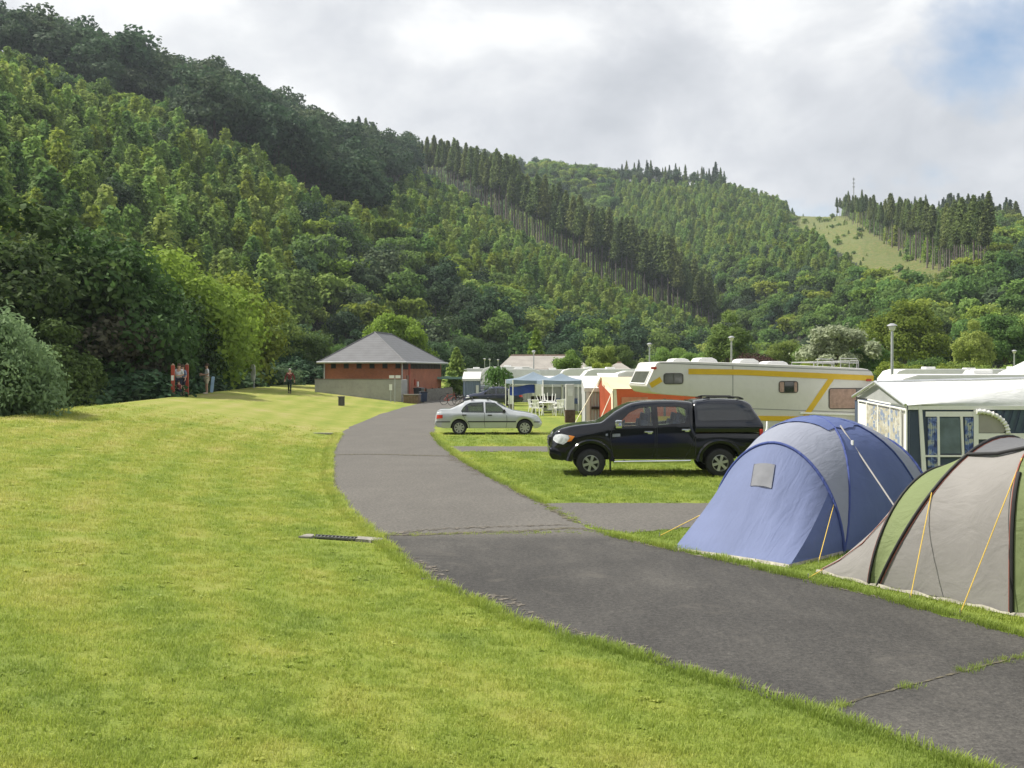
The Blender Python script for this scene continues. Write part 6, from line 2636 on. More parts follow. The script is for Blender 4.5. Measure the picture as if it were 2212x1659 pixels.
# quarter-round window with a fluffy white border
m = MB()
q_ = [(fx(2114), fz(935)), (fx(2168), fz(935))] + [(fx(2114) + (fx(2172) - fx(2114)) * math.cos(a), fz(935) + (fz(893) - fz(935)) * math.sin(a)) for a in np.linspace(0.1, PI / 2, 9)]
m.slab(q_, -0.006, 0.024)
m.build('arched_window', M('grey_mesh', (0.33, 0.31, 0.29), 0.6), aw)
m = MB()
arc = [(fx(2114) + (fx(2174) - fx(2114)) * math.cos(a) * 1.04, -0.03, fz(936) + (fz(888) - fz(935)) * math.sin(a)) for a in np.linspace(0, PI / 2 + 0.1, 30)]
m.tube(arc, [0.048 + 0.014 * math.sin(i * 2.4) for i in range(30)], 8)
m.build('arch_trim', WHITE_TRIM, aw, smooth=60)
m = MB()
for i in range(9):
    x0_ = fx(2142 + i * 17)
    m.slab([(x0_, fz(934)), (x0_ + 0.09, fz(934)), (x0_ + 0.24, fz(882)), (x0_ + 0.15, fz(882))], 0.012 - 0.0004 * i, 0.027)
m.build('teal_folds', AWN_TEAL, aw)


# ------------------------------------------------------------------ toilet block
def brick_mat():
    m_, nt, N, L, b = nodes_of('red_brick')
    t_ = N.new('ShaderNodeTexCoord')
    s_ = N.new('ShaderNodeSeparateXYZ')
    L.new(t_.outputs['Object'], s_.inputs[0])
    cb = N.new('ShaderNodeCombineXYZ')
    L.new(math_node(N, L, 'ADD', s_.outputs[0], s_.outputs[1]), cb.inputs[0])
    L.new(s_.outputs[2], cb.inputs[1])
    bk_ = N.new('ShaderNodeTexBrick')
    bk_.inputs['Scale'].default_value = 4.6
    bk_.inputs['Color1'].default_value = (0.36, 0.115, 0.055, 1)
    bk_.inputs['Color2'].default_value = (0.28, 0.085, 0.045, 1)
    bk_.inputs['Mortar'].default_value = (0.27, 0.19, 0.15, 1)
    bk_.inputs['Mortar Size'].default_value = 0.018
    L.new(cb.outputs[0], bk_.inputs['Vector'])
    n1 = noise_node(N, L, 0.9, 4.0, 0.6, t_.outputs['Object'])
    r1 = ramp_node(N, L, n1.outputs['Fac'], [(0.3, (0.8, 0.8, 0.8)), (0.7, (1.15, 1.12, 1.1))])
    L.new(mix_node(N, L, 1.0, bk_.outputs['Color'], r1.outputs[0], 'MULTIPLY'), b.inputs['Base Color'])
    b.inputs['Roughness'].default_value = 0.9
    return m_


BRICK = brick_mat()
SLATE = M('roof_slate', (0.115, 0.117, 0.124), 0.6, var=0.14, scale=1.4, bump=0.5, bscale=7)
def slate_courses(m):
    N, L = m.node_tree.nodes, m.node_tree.links
    b = N['Principled BSDF']
    src_ = b.inputs['Base Color'].links[0].from_socket
    t_ = N.new('ShaderNodeTexCoord')
    s_ = N.new('ShaderNodeSeparateXYZ')
    L.new(t_.outputs['Object'], s_.inputs[0])
    f = math_node(N, L, 'FRACT', math_node(N, L, 'MULTIPLY', s_.outputs[2], 5.2))
    r = ramp_node(N, L, f, [(0.0, (0.62, 0.62, 0.62)), (0.22, (1.0, 1.0, 1.0)), (1.0, (1.1, 1.1, 1.1))])
    L.new(mix_node(N, L, 1.0, src_, r.outputs[0], 'MULTIPLY'), b.inputs['Base Color'])


slate_courses(SLATE)
CONCRETE = M('concrete', (0.36, 0.355, 0.335), 0.9, var=0.13, scale=0.9, dirt=0.3)
CONC_DK = M('concrete_stained', (0.20, 0.185, 0.16), 0.95, var=0.3, scale=2.0)
GUTTER = M('gutter_zinc', (0.40, 0.41, 0.42), 0.5, 0.3)
WOOD_DK = M('dark_stained_wood', (0.05, 0.035, 0.025), 0.8, var=0.3, scale=6)
RED_PAINT = M('red_paint', (0.36, 0.055, 0.03), 0.6, var=0.15, dirt=0.15)
DARK_GLASS = M('dark_window', (0.035, 0.04, 0.045), 0.15, coat=0.5)
WHITE_SIGN = M('white_sign', (0.78, 0.78, 0.76), 0.5, var=0.05)
GALV = M('galvanised', (0.42, 0.44, 0.45), 0.45, 0.6, var=0.15)
BIN_BLACK = M('bin_plastic', (0.02, 0.022, 0.026), 0.45, var=0.2)

TB_A = R(-9.5)
Lb, Wb = 14.5, 7.2
tb_c = P(876, 868, 84.0)
tb = empty('toilet_block', (tb_c.x, 84.0, 0.0), TB_A, 'red brick toilet block with grey hipped slate roof at the end of the road', 'building')
# local: the near right corner is the origin, x to the left is negative, y runs back
OV = 0.45
wz = 3.15
m = MB()
m.box((-(Wb / 2), Lb / 2, wz / 2 - 0.5), (Wb - 2 * OV, Lb - 2 * OV, wz + 1.0))
wall = m.build('wall', BRICK, tb)
m = MB()
pkz = 5.62
a_ = Wb / 2
e0 = [(-Wb, 0, wz), (0, 0, wz), (0, Lb, wz), (-Wb, Lb, wz)]
m.add(e0 + [(-a_, a_, pkz), (-a_, Lb - a_ - 2.2, pkz)], [(0, 1, 4), (1, 2, 5, 4), (2, 3, 5), (3, 0, 4, 5), (3, 2, 1, 0)])
roof = m.build('roof', SLATE, tb)
m = MB()
for a, b in (((0, 0), (4, 4)), ((0, 0), (0, 0))):
    pass
m.tube([e0[1], (-a_, a_, pkz + 0.02)], 0.05, 6)
m.tube([e0[0], (-a_, a_, pkz + 0.02)], 0.05, 6)
m.tube([e0[2], (-a_, Lb - a_ - 2.2, pkz + 0.02)], 0.05, 6)
m.tube([(-a_, a_, pkz + 0.03), (-a_, Lb - a_ - 2.2, pkz + 0.03)], 0.06, 6)
m.build('ridge_tiles', SLATE, roof)
m = MB()
m.tube([(-Wb - 0.05, -0.06, wz - 0.02), (0.06, -0.06, wz - 0.02), (0.06, Lb, wz - 0.02)], 0.085, 8)
m.build('gutter', GUTTER, roof)
m = MB()
m.tube([(-Wb + OV - 0.02, OV - 0.06, wz), (-Wb + OV - 0.02, OV - 0.06, 0)], 0.05, 8)
m.tube([(-OV + 0.06, OV - 0.05, wz), (-OV + 0.06, OV - 0.05, 0)], 0.05, 8)
m.build('downpipe', GUTTER, tb)
for k in range(6):
    x = -Wb + OV + 0.72 + k * 1.06
    f = MB()
    f.box((x, OV, wz - 0.30), (0.42, 0.06, 0.42))
    fo = f.build('window', WOOD_DK, tb)
    g = MB()
    g.box((x, OV - 0.033, wz - 0.30), (0.30, 0.012, 0.30))
    g.build('pane', DARK_GLASS, fo)
m = MB()
m.box((-OV, 1.65, wz - 0.30), (0.05, 1.4, 0.55))
m.box((-OV, 8.4, wz - 0.27), (0.05, 10.5, 0.50))
o = m.build('window_band', M('dark_louvre', (0.03, 0.028, 0.026), 0.75, spec=0.2), tb)
for k in range(11):
    MB().box((-OV + 0.01, 3.2 + k * 1.02, wz - 0.27), (0.07, 0.10, 0.52)).build('mullion', WOOD_DK, o)
m = MB()
m.box((-OV + 0.02, 2.75, 1.55), (0.10, 0.30, 2.9))
m.build('door_post', RED_PAINT, tb)
m = MB()
m.box((-OV + 0.01, 2.25, 1.05), (0.06, 0.75, 2.1))
m.build('door', M('brown_door', (0.16, 0.07, 0.04), 0.6), tb)
m = MB()
m.box((-OV + 0.03, 4.6, 1.5), (0.10, 0.4, 0.5))
m.build('wall_box', RED_PAINT, tb)
m = MB()
m.box((-OV + 0.04, 5.4, 1.35), (0.08, 0.35, 0.42))
m.build('wall_sign', WHITE_SIGN, tb)
# concrete screen wall in front of the block, and the other things around it
l0, l1 = P(680, 818, 82.2), P(867, 822, 81.4)
dw = (l1 - l0)
sw = empty('concrete_wall', (l0.x, l0.y, 0), math.atan2(dw.y, dw.x), 'pale concrete screen wall standing in front of the brick toilet block', 'wall')
Ls = math.hypot(dw.x, dw.y)
m = MB()
m.box((Ls / 2, 0.12, 0.62), (Ls, 0.24, 2.36))
m.box((Ls - 0.12, 1.2, 0.62), (0.24, 1.92, 2.36))
m.build('wall', CONCRETE, sw, bevel=0.02)
m = MB()
m.box((Ls / 2, 0.12, 1.825), (Ls + 0.04, 0.30, 0.05))
m.build('coping', CONC_DK, sw)


def thing_box(name, label, cat, loc, rz, parts, group=None):
    t_ = empty(name, loc, rz, label, cat, group)
    for nm, mb_, mt, bv in parts:
        mb_.build(nm, mt, t_, bevel=bv, smooth=45 if bv else None)
    return t_


q_ = P(880, 868, 80.8)
thing_box('brick_planter', 'low brown brick planter at the right end of the concrete wall', 'planter', (q_.x + 0.35, 80.8, 0), TB_A,
          [('wall', MB().box((0, 0, 0.32), (1.15, 0.8, 0.64)), M('brown_brick', (0.17, 0.115, 0.075), 0.9, var=0.3, scale=7), 0.02),
           ('coping', MB().box((0, 0, 0.67), (1.25, 0.9, 0.07)), CONC_DK, 0.01)])
q_ = P(905, 866, 83.5)
wb = thing_box('wheelie_bin', 'black wheelie bin standing against the right side of the toilet block', 'bin', (q_.x, 83.5, 0), R(-15),
               [('body', MB().slab([(-0.24, 0.12), (0.24, 0.12), (0.33, 1.05), (-0.33, 1.05)], -0.36, 0.36), BIN_BLACK, 0.02),
                ('lid', MB().slab([(-0.36, 1.055), (0.36, 1.055), (0.33, 1.14), (0.0, 1.17), (-0.33, 1.14)], -0.40, 0.40), BIN_BLACK, 0.02)])
for y in (-0.3, 0.3):
    MB().lathe([(0.0, -0.03), (0.11, -0.03), (0.11, 0.03), (0.0, 0.03)], (0.22, y, 0.11), axis='Y', n=14).build('wheel', RUBBER, wb)
q_ = P(912, 868, 82.6)
wb2 = thing_box('wheelie_bin', 'shorter dark blue bin just in front of the black wheelie bin', 'bin', (q_.x + 0.1, 82.4, 0), R(20),
                [('body', MB().slab([(-0.2, 0.1), (0.2, 0.1), (0.26, 0.8), (-0.26, 0.8)], -0.27, 0.27), M('bin_blue', (0.02, 0.035, 0.07), 0.45), 0.02),
                 ('lid', MB().slab([(-0.29, 0.805), (0.29, 0.805), (0.25, 0.88), (-0.25, 0.88)], -0.30, 0.30), BIN_BLACK, 0.02)])
# fence panels to the right of the block
f0, f1 = P(922, 861, 86.5), P(978, 856, 95.0)
fv = f1 - f0
fn = empty('board_fence', (f0.x, f0.y, 0), math.atan2(fv.y, fv.x), 'low grey fence of upright boards right of the toilet block', 'fence')
Lf = math.hypot(fv.x, fv.y)
m = MB()
for k in range(int(Lf / 0.22)):
    m.box((0.11 + k * 0.22, 0, 0.5), (0.19, 0.03, 1.0 + 0.03 * math.sin(k * 2.1)))
m.build('board_panel', M('grey_boards', (0.16, 0.155, 0.14), 0.9, var=0.3, scale=4), fn)
m = MB()
for k in range(int(Lf / 2.0) + 1):
    m.box((k * 2.0, 0.07, 0.53), (0.1, 0.1, 1.06))
m.build('post', WOOD_DK, fn)
q_ = P(960, 838, 98)
o = MB().lathe([(0.001, -0.36), (0.16, -0.33), (0.30, -0.2), (0.36, 0), (0.30, 0.2), (0.16, 0.33), (0.001, 0.36)], n=18).build('play_ball', RED_PAINT, smooth=60)
o.location = (q_.x, 98, q_.z + 0.1)
tag(o, 'red ball on the grass beyond the board fence by the toilet block', 'ball')
o.location.z = gz(q_.x, 98) + 0.36
# signposts before the concrete wall
for (u, v0, v1, d, kind, lab) in [(853, 811, 868, 79.6, 'double', 'thin post with two small white sign boards before the concrete wall'),
                                  (844, 830, 867, 79.4, 'single', 'low post with one narrow white plate before the concrete wall')]:
    q_ = P(u, v0, d)
    zb = gz(q_.x, d)
    t_ = empty('sign_post', (q_.x, d, zb), 0, lab, 'sign')
    h = q_.z - zb
    MB().tube([(0, 0, -0.2), (0, 0, h)], 0.03, 8).build('post', GALV, t_)
    m = MB()
    if kind == 'double':
        m.box((-0.24, -0.03, h - 0.10), (0.36, 0.02, 0.22))
        m.box((0.24, -0.03, h - 0.10), (0.36, 0.02, 0.22))
    else:
        m.box((0, -0.03, h - 0.22), (0.22, 0.02, 0.44))
    m.build('plate', WHITE_SIGN, t_)
# litter bin on the lawn
q_ = P(737, 881, 66)
zb = gz(q_.x, 66)
t_ = empty('litter_bin', (q_.x, 66, zb), 0.2, 'small dark slatted litter bin standing on the lawn before the concrete wall', 'bin')
MB().box((0, 0, 0.27), (0.34, 0.30, 0.52)).build('liner', M('bin_grey', (0.07, 0.07, 0.068), 0.7, var=0.2, scale=8), t_)
m = MB()
for k in range(5):
    m.box((-0.16 + k * 0.08, -0.17, 0.28), (0.05, 0.03, 0.54))
    m.box((0.19, -0.13 + k * 0.065, 0.28), (0.03, 0.045, 0.54))
m.build('slat', M('grey_slats', (0.12, 0.115, 0.11), 0.8, var=0.2, scale=8), t_)
MB().box((0, 0, 0.565), (0.44, 0.42, 0.05)).build('lid', CONC_DK, t_)

# ------------------------------------------------------------------ drain in the lawn beside the road, slab edge farther on
d0 = (-2.92, 15.7)
t_ = empty('drain', (d0[0], d0[1], gz(-2.85, 15.7) + 0.02), 0, 'iron grated drain channel with pale concrete end beside the road', 'drain')
t_.rotation_euler = (0, math.atan2(gz(-2.85, 15.7) - gz(-2.1, 15.7), 0.75), 0)
m = MB()
m.box((0.34, 0, -0.02), (0.60, 0.16, 0.05))
m.build('channel', M('drain_dark', (0.05, 0.05, 0.048), 0.8), t_)
m = MB()
for k in range(11):
    m.box((0.07 + k * 0.054, 0, 0.012), (0.016, 0.15, 0.016))
m.box((0.34, 0.085, 0.012), (0.62, 0.018, 0.024))
m.box((0.34, -0.085, 0.012), (0.62, 0.018, 0.024))
m.build('grate', M('drain_iron', (0.14, 0.14, 0.135), 0.6, 0.3, var=0.3, scale=12), t_)
m = MB()
m.plate(ragged([(-0.16, -0.13), (0.0, -0.12), (0.0, 0.12), (-0.10, 0.12)], 8, 0.02, 0.05), -0.06, 0.018)
m.build('apron', M('pale_concrete', (0.25, 0.235, 0.205), 0.95, var=0.3, scale=10), t_)
m = MB()
m.plate(ragged([(0.66, -0.12), (1.0, -0.17), (1.04, 0.05), (0.90, 0.15), (0.66, 0.12)], 9, 0.03, 0.05), -0.06, 0.028)
m.build('apron', M('pale_concrete', (0.25, 0.235, 0.205)), t_)
q_ = G(712, 940)
o = MB().box((0, 0, 0.02), (0.75, 0.16, 0.07)).build('kerb_stone', M('pale_concrete', (0.46, 0.44, 0.40)), bevel=0.01)
o.location = (q_.x - 0.25, q_.y, gz(q_.x - 0.25, q_.y))
tag(o, 'short pale kerb stone lying in the lawn at the left road edge', 'kerb stone')

# ------------------------------------------------------------------ people
SKIN = M('skin', (0.50, 0.30, 0.22), 0.6, var=0.08)
HAIR_BR = M('brown_hair', (0.06, 0.035, 0.02), 0.8)
HAIR_GREY = M('grey_hair', (0.42, 0.40, 0.37), 0.8)


def skinned(name, verts, edges, radii, mat, parent, root_i=0, sub=1):
    me = bpy.data.meshes.new(name)
    me.from_pydata([tuple(v) for v in verts], edges, [])
    o_ = bpy.data.objects.new(name, me)
    C.objects.link(o_)
    md = o_.modifiers.new('skin', 'SKIN')
    md.use_smooth_shade = True
    lay = me.skin_vertices[0] if me.skin_vertices else None
    if lay is None:
        bpy.context.view_layer.objects.active = o_
        bm2 = bmesh.new()
        bm2.from_mesh(me)
        bm2.verts.layers.skin.verify()
        bm2.to_mesh(me)
        bm2.free()
        lay = me.skin_vertices[0]
    for i, r_ in enumerate(radii):
        lay.data[i].radius = (r_ if isinstance(r_, tuple) else (r_, r_))
        lay.data[i].use_root = (i == root_i)
    sb = o_.modifiers.new('sub', 'SUBSURF')
    sb.levels = sub
    sb.render_levels = sub
    bpy.context.view_layer.update()
    me2 = evaluated(o_, name)
    bpy.data.objects.remove(o_)
    me2.materials.clear()
    me2.materials.append(mat)
    me2.polygons.foreach_set('use_smooth', [True] * len(me2.polygons))
    res = link(name, me2, parent)
    return res


def person(x, y, z, rz, H, label, top_mat, leg_mat, hair, pose, shorts=False, sleeves=0.5, shoe=None):
    """pose: dict of joint offsets (metres for a 1.75 m figure; x right, y forward)"""
    k_ = H / 1.75
    J = {'pel': (0, 0, 0.95), 'waist': (0, 0, 1.10), 'chest': (0, 0.01, 1.32), 'neck': (0, 0.0, 1.47), 'chin': (0, 0.02, 1.55), 'head': (0, 0.02, 1.65), 'crown': (0, 0.01, 1.715),
         'lsh': (-0.18, 0, 1.41), 'rsh': (0.18, 0, 1.41), 'lel': (-0.24, -0.02, 1.13), 'rel': (0.24, -0.02, 1.13), 'lwr': (-0.25, 0.08, 0.89), 'rwr': (0.25, 0.08, 0.89),
         'lhp': (-0.09, 0, 0.90), 'rhp': (0.09, 0, 0.90), 'lkn': (-0.10, 0.02, 0.50), 'rkn': (0.10, 0.02, 0.50), 'lan': (-0.10, 0, 0.09), 'ran': (0.10, 0, 0.09),
         'lto': (-0.11, 0.17, 0.03), 'rto': (0.11, 0.17, 0.03)}
    J.update(pose)
    J = {n_: Vector(p_) * k_ for n_, p_ in J.items()}
    root = empty('person', (x, y, z), rz, label, 'person')
    order = list(J)
    V = [J[n_] for n_ in order]
    ix = {n_: i for i, n_ in enumerate(order)}
    E = [('pel', 'waist'), ('waist', 'chest'), ('chest', 'neck'), ('neck', 'chin'), ('chin', 'head'), ('head', 'crown'), ('chest', 'lsh'), ('chest', 'rsh'), ('lsh', 'lel'), ('rsh', 'rel'),
         ('lel', 'lwr'), ('rel', 'rwr'), ('pel', 'lhp'), ('pel', 'rhp'), ('lhp', 'lkn'), ('rhp', 'rkn'), ('lkn', 'lan'), ('rkn', 'ran'), ('lan', 'lto'), ('ran', 'rto')]
    rad = {'pel': 0.13, 'waist': 0.12, 'chest': 0.135, 'neck': 0.055, 'chin': 0.075, 'head': 0.095, 'crown': 0.06, 'lsh': 0.058, 'rsh': 0.058, 'lel': 0.042, 'rel': 0.042, 'lwr': 0.029,
           'rwr': 0.029, 'lhp': 0.088, 'rhp': 0.088, 'lkn': 0.056, 'rkn': 0.056, 'lan': 0.038, 'ran': 0.038, 'lto': 0.03, 'rto': 0.03}
    edges = [(ix[a], ix[b]) for a, b in E]
    radii = [rad[n_] * k_ for n_ in order]
    # hands: palm, four fingers and a thumb
    for sd, wr_, el_ in ((-1, 'lwr', 'lel'), (1, 'rwr', 'rel')):
        d = (J[wr_] - J[el_]).normalized()
        sx = d.cross(Vector((0, 1, 0)))
        sx = sx.normalized() if sx.length > 0.1 else Vector((1, 0, 0))
        palm = J[wr_] + d * 0.075 * k_
        V.append(palm); pi_ = len(V) - 1
        edges.append((ix[wr_], pi_)); radii.append(0.032 * k_)
        for q in range(4):
            kn = palm + d * 0.03 * k_ + sx * (q - 1.5) * 0.021 * k_
            tipl = [0.065, 0.078, 0.072, 0.055][q] * k_
            mid_ = kn + d * tipl * 0.5 + Vector((0, 0.012, 0)) * k_
            tip = kn + d * tipl + Vector((0, 0.035, 0)) * k_
            n0 = len(V)
            V += [kn, mid_, tip]
            radii += [0.0095 * k_, 0.009 * k_, 0.0075 * k_]
            edges += [(pi_, n0), (n0, n0 + 1), (n0 + 1, n0 + 2)]
        n0 = len(V)
        V += [J[wr_] + d * 0.05 * k_ - sx * sd * 0.045 * k_, J[wr_] + d * 0.095 * k_ - sx * sd * 0.06 * k_ + Vector((0, 0.02, 0)) * k_]
        radii += [0.011 * k_, 0.009 * k_]
        edges += [(pi_, n0), (n0, n0 + 1)]
    n0 = len(V)
    V.append(J['head'] + Vector((0, 0.105, -0.035)) * k_)
    radii.append(0.016 * k_)
    edges.append((ix['head'], n0))
    for sd in (-1, 1):
        V.append(J['head'] + Vector((sd * 0.10, -0.005, -0.03)) * k_)
        radii.append(0.017 * k_)
        edges.append((ix['head'], len(V) - 1))
    body_ = skinned('body', V, edges, radii, SKIN, root)
    # clothing
    def sub(names, links, grow, name, mat):
        vs = [J[n_] for n_ in names]
        ii = {n_: i for i, n_ in enumerate(names)}
        return skinned(name, vs, [(ii[a], ii[b]) for a, b in links], [(rad.get(n_, 0.05) + grow) * k_ for n_ in names], mat, root)

    J['lse'] = J['lsh'].lerp(J['lel'], min(1, sleeves * 2)) if sleeves <= 0.5 else J['lel'].lerp(J['lwr'], sleeves * 2 - 1.05)
    J['rse'] = J['rsh'].lerp(J['rel'], min(1, sleeves * 2)) if sleeves <= 0.5 else J['rel'].lerp(J['rwr'], sleeves * 2 - 1.05)
    rad['lse'] = rad['rse'] = 0.046
    J['hem'] = J['pel'] + Vector((0, 0, -0.03 * k_))
    rad['hem'] = 0.148
    if sleeves <= 0.5:
        sub(['hem', 'waist', 'chest', 'lsh', 'rsh', 'lse', 'rse'], [('hem', 'waist'), ('waist', 'chest'), ('chest', 'lsh'), ('chest', 'rsh'), ('lsh', 'lse'), ('rsh', 'rse')], 0.016, 'shirt', top_mat)
    else:
        sub(['hem', 'waist', 'chest', 'lsh', 'rsh', 'lel', 'rel', 'lse', 'rse'],
            [('hem', 'waist'), ('waist', 'chest'), ('chest', 'lsh'), ('chest', 'rsh'), ('lsh', 'lel'), ('rsh', 'rel'), ('lel', 'lse'), ('rel', 'rse')], 0.016, 'jacket', top_mat)
    if shorts:
        J['lh2'] = J['lhp'].lerp(J['lkn'], 0.85); J['rh2'] = J['rhp'].lerp(J['rkn'], 0.85)
        rad['lh2'] = rad['rh2'] = 0.075
        sub(['pel', 'lhp', 'rhp', 'lh2', 'rh2'], [('pel', 'lhp'), ('pel', 'rhp'), ('lhp', 'lh2'), ('rhp', 'rh2')], 0.014, 'shorts', leg_mat)
    else:
        sub(['pel', 'lhp', 'rhp', 'lkn', 'rkn', 'lan', 'ran'], [('pel', 'lhp'), ('pel', 'rhp'), ('lhp', 'lkn'), ('rhp', 'rkn'), ('lkn', 'lan'), ('rkn', 'ran')], 0.013, 'trousers', leg_mat)
    hd = J['head']
    m_ = MB()
    m_.lathe([(0.001, 0.115), (0.06, 0.10), (0.10, 0.055), (0.113, 0.0), (0.108, -0.035)], n=14)
    m_.v = [(p_[0] * k_ + hd.x, p_[1] * k_ * 1.1 + hd.y - 0.018 * k_, p_[2] * k_ + hd.z + 0.015 * k_) for p_ in m_.v]
    m_.build('hair', hair, root, smooth=60)
    m_ = MB()
    for s_ in ('l', 'r'):
        a = J[s_ + 'an'] + Vector((0, -0.03, -0.05)) * k_
        b = J[s_ + 'to'] + Vector((0, 0.03, 0.01)) * k_
        m_.tube([a, a.lerp(b, 0.5), b], [0.048 * k_, 0.05 * k_, 0.032 * k_], 8)
    m_.build('shoe', shoe or BLACK_TRIM, root, smooth=60)
    return root


WHITE_COT = M('white_cotton', (0.62, 0.63, 0.66), 0.85, var=0.06)
NAVY = M('navy_cloth', (0.015, 0.02, 0.045), 0.85)
DENIM = M('blue_grey_cloth', (0.16, 0.21, 0.32), 0.85)
MAROON = M('dark_red_cloth', (0.15, 0.025, 0.02), 0.85)
CREAM = M('cream_cloth', (0.55, 0.50, 0.40), 0.85)
DKGREEN = M('dark_green_cloth', (0.012, 0.028, 0.022), 0.85)


def stand(u, v, d):
    """where the line of sight through (u, v) meets the ground, or the last place before the crest of the bank"""
    ys_ = np.linspace(20, 130, 1500)
    xs_ = (u - CU) / F * ys_
    zs_ = CH - (v - VH) / F * ys_
    g_ = gh(xs_, ys_) - zs_
    i = int(np.argmax(g_ > 0)) if (g_ > 0).any() else int(np.argmax(g_))
    return float(xs_[i]), float(ys_[i]), float(gh(xs_[i], ys_[i]))


x, y, z = stand(387, 851, 60)
person(x, y, z, R(168), 1.72, 'person in a white shirt and dark shorts between the two red posts', WHITE_COT, NAVY, HAIR_BR,
       {'rkn': (0.16, 0.10, 0.50), 'ran': (0.26, -0.02, 0.10), 'rto': (0.28, 0.14, 0.03), 'lwr': (-0.12, 0.22, 1.12), 'rwr': (0.10, 0.24, 1.16)}, True, 0.45)
x, y, z = stand(395, 850, 62)
person(x, y, z, R(150), 1.66, 'person in a blue-grey top half hidden behind the one in white shirt', DENIM, NAVY, HAIR_BR,
       {'lwr': (-0.3, 0.1, 0.95)}, True, 0.5)
x, y, z = stand(447, 851, 66)
person(x, y, z, R(120), 1.74, 'person in a pale top and cream shorts right of the red posts', WHITE_COT, CREAM, HAIR_BR,
       {'rwr': (0.05, 0.26, 1.15), 'lwr': (-0.05, 0.25, 1.10), 'chest': (0, -0.02, 1.32)}, True, 0.45, CREAM)
x, y, z = stand(626, 850, 80)
person(x, y, z, R(185), 1.72, 'person in dark red jacket walking over the lawn beside the concrete wall', MAROON, DKGREEN, HAIR_GREY,
       {'lkn': (-0.08, 0.16, 0.52), 'lan': (-0.07, 0.10, 0.10), 'lto': (-0.07, 0.28, 0.05), 'rkn': (0.09, -0.02, 0.50), 'ran': (0.09, -0.24, 0.12), 'rto': (0.10, -0.10, 0.04),
        'lwr': (-0.32, -0.06, 0.92), 'rwr': (0.32, 0.14, 0.95), 'lel': (-0.30, -0.08, 1.15), 'rel': (0.30, -0.02, 1.15)}, False, 0.98)
x, y, z = stand(342, 860, 55)
xx = float(ridge_x(56)) - 1.5
person(x - 0.2, 56.5, gz(x - 0.2, 56.5) - 0.0, R(60), 1.05, 'small child low behind the bank left of the red posts', MAROON, NAVY, HAIR_BR,
       {'pel': (0, -0.1, 0.55), 'waist': (0, -0.05, 0.72), 'chest': (0, 0, 0.93), 'neck': (0, 0.02, 1.08), 'chin': (0, 0.05, 1.16), 'head': (0, 0.06, 1.26), 'crown': (0, 0.05, 1.33),
        'lsh': (-0.17, 0, 1.02), 'rsh': (0.17, 0, 1.02), 'lel': (-0.22, 0.1, 0.78), 'rel': (0.22, 0.1, 0.78), 'lwr': (-0.16, 0.28, 0.70), 'rwr': (0.16, 0.28, 0.70),
        'lhp': (-0.1, -0.08, 0.50), 'rhp': (0.1, -0.08, 0.50), 'lkn': (-0.13, 0.25, 0.52), 'rkn': (0.13, 0.25, 0.52)}, False, 0.4)
# blue board carried beside the third person
x, y, z = stand(454, 851, 66)
o = MB().slab(rrect(-0.09, 0.08, 0.09, 1.02, 0.07), -0.03, 0.03).build('swim_board', M('light_blue_foam', (0.30, 0.45, 0.66), 0.5), bevel=0.01)
o.location = (x + 0.04, y + 0.1, z)
o.rotation_euler = (0, R(6), R(10))
tag(o, 'light blue board held upright beside the person in cream shorts', 'board')
# red posts and the white oval sign on the bank
POST_TOP = M('weathered_top', (0.45, 0.33, 0.24), 0.8)
for (u, v0, v1, d, lab) in [(373.5, 789, 857, 57.5, 'left one of the two tall red wooden posts on the bank, with a white notice'),
                            (404, 788, 851, 62, 'right one of the two tall red wooden posts on the bank')]:
    x, d, zb = stand(u, v1, d)
    q_ = P(u, v0, d)
    t_ = empty('red_post', (x, d, zb), 0.1, lab, 'post', 'red posts on the bank')
    h = q_.z - zb
    MB().box((0, 0, h / 2 - 0.2), (0.17, 0.17, h + 0.4)).build('post', RED_PAINT, t_, bevel=0.015)
    MB().slab([(-0.085, h), (0.085, h), (0.0, h + 0.09)], -0.08, 0.08).build('cap', POST_TOP, t_)
    if u < 380:
        MB().box((0.0, -0.10, h * 0.60), (0.13, 0.02, 0.26)).build('notice', WHITE_SIGN, t_)
x, d, zb = stand(548.5, 838, 80)
q_ = P(548.5, 787, d)
t_ = empty('oval_sign', (x, d, zb), R(-38), 'white upright oval sign with reddish left rim on a grey pole on the bank', 'sign')
h = q_.z - zb
MB().tube([(0, 0, -0.3), (0, 0, h - 0.1)], 0.045, 10).build('pole', GALV, t_, smooth=60)
MB().slab([(0.24 * math.copysign(abs(math.cos(a)) ** 0.7, math.cos(a)), h - 0.62 + 0.62 * math.copysign(abs(math.sin(a)) ** 0.7, math.sin(a))) for a in np.linspace(0, 2 * PI, 28)[:-1]], -0.09, -0.05).build(
    'board', WHITE_SIGN, t_, smooth=40)
MB().slab([(-0.02 + 0.25 * math.cos(a), h - 0.62 + 0.63 * math.sin(a)) for a in np.linspace(PI / 2, 3 * PI / 2, 16)], -0.048, -0.03).build('rim', RED_PAINT, t_)

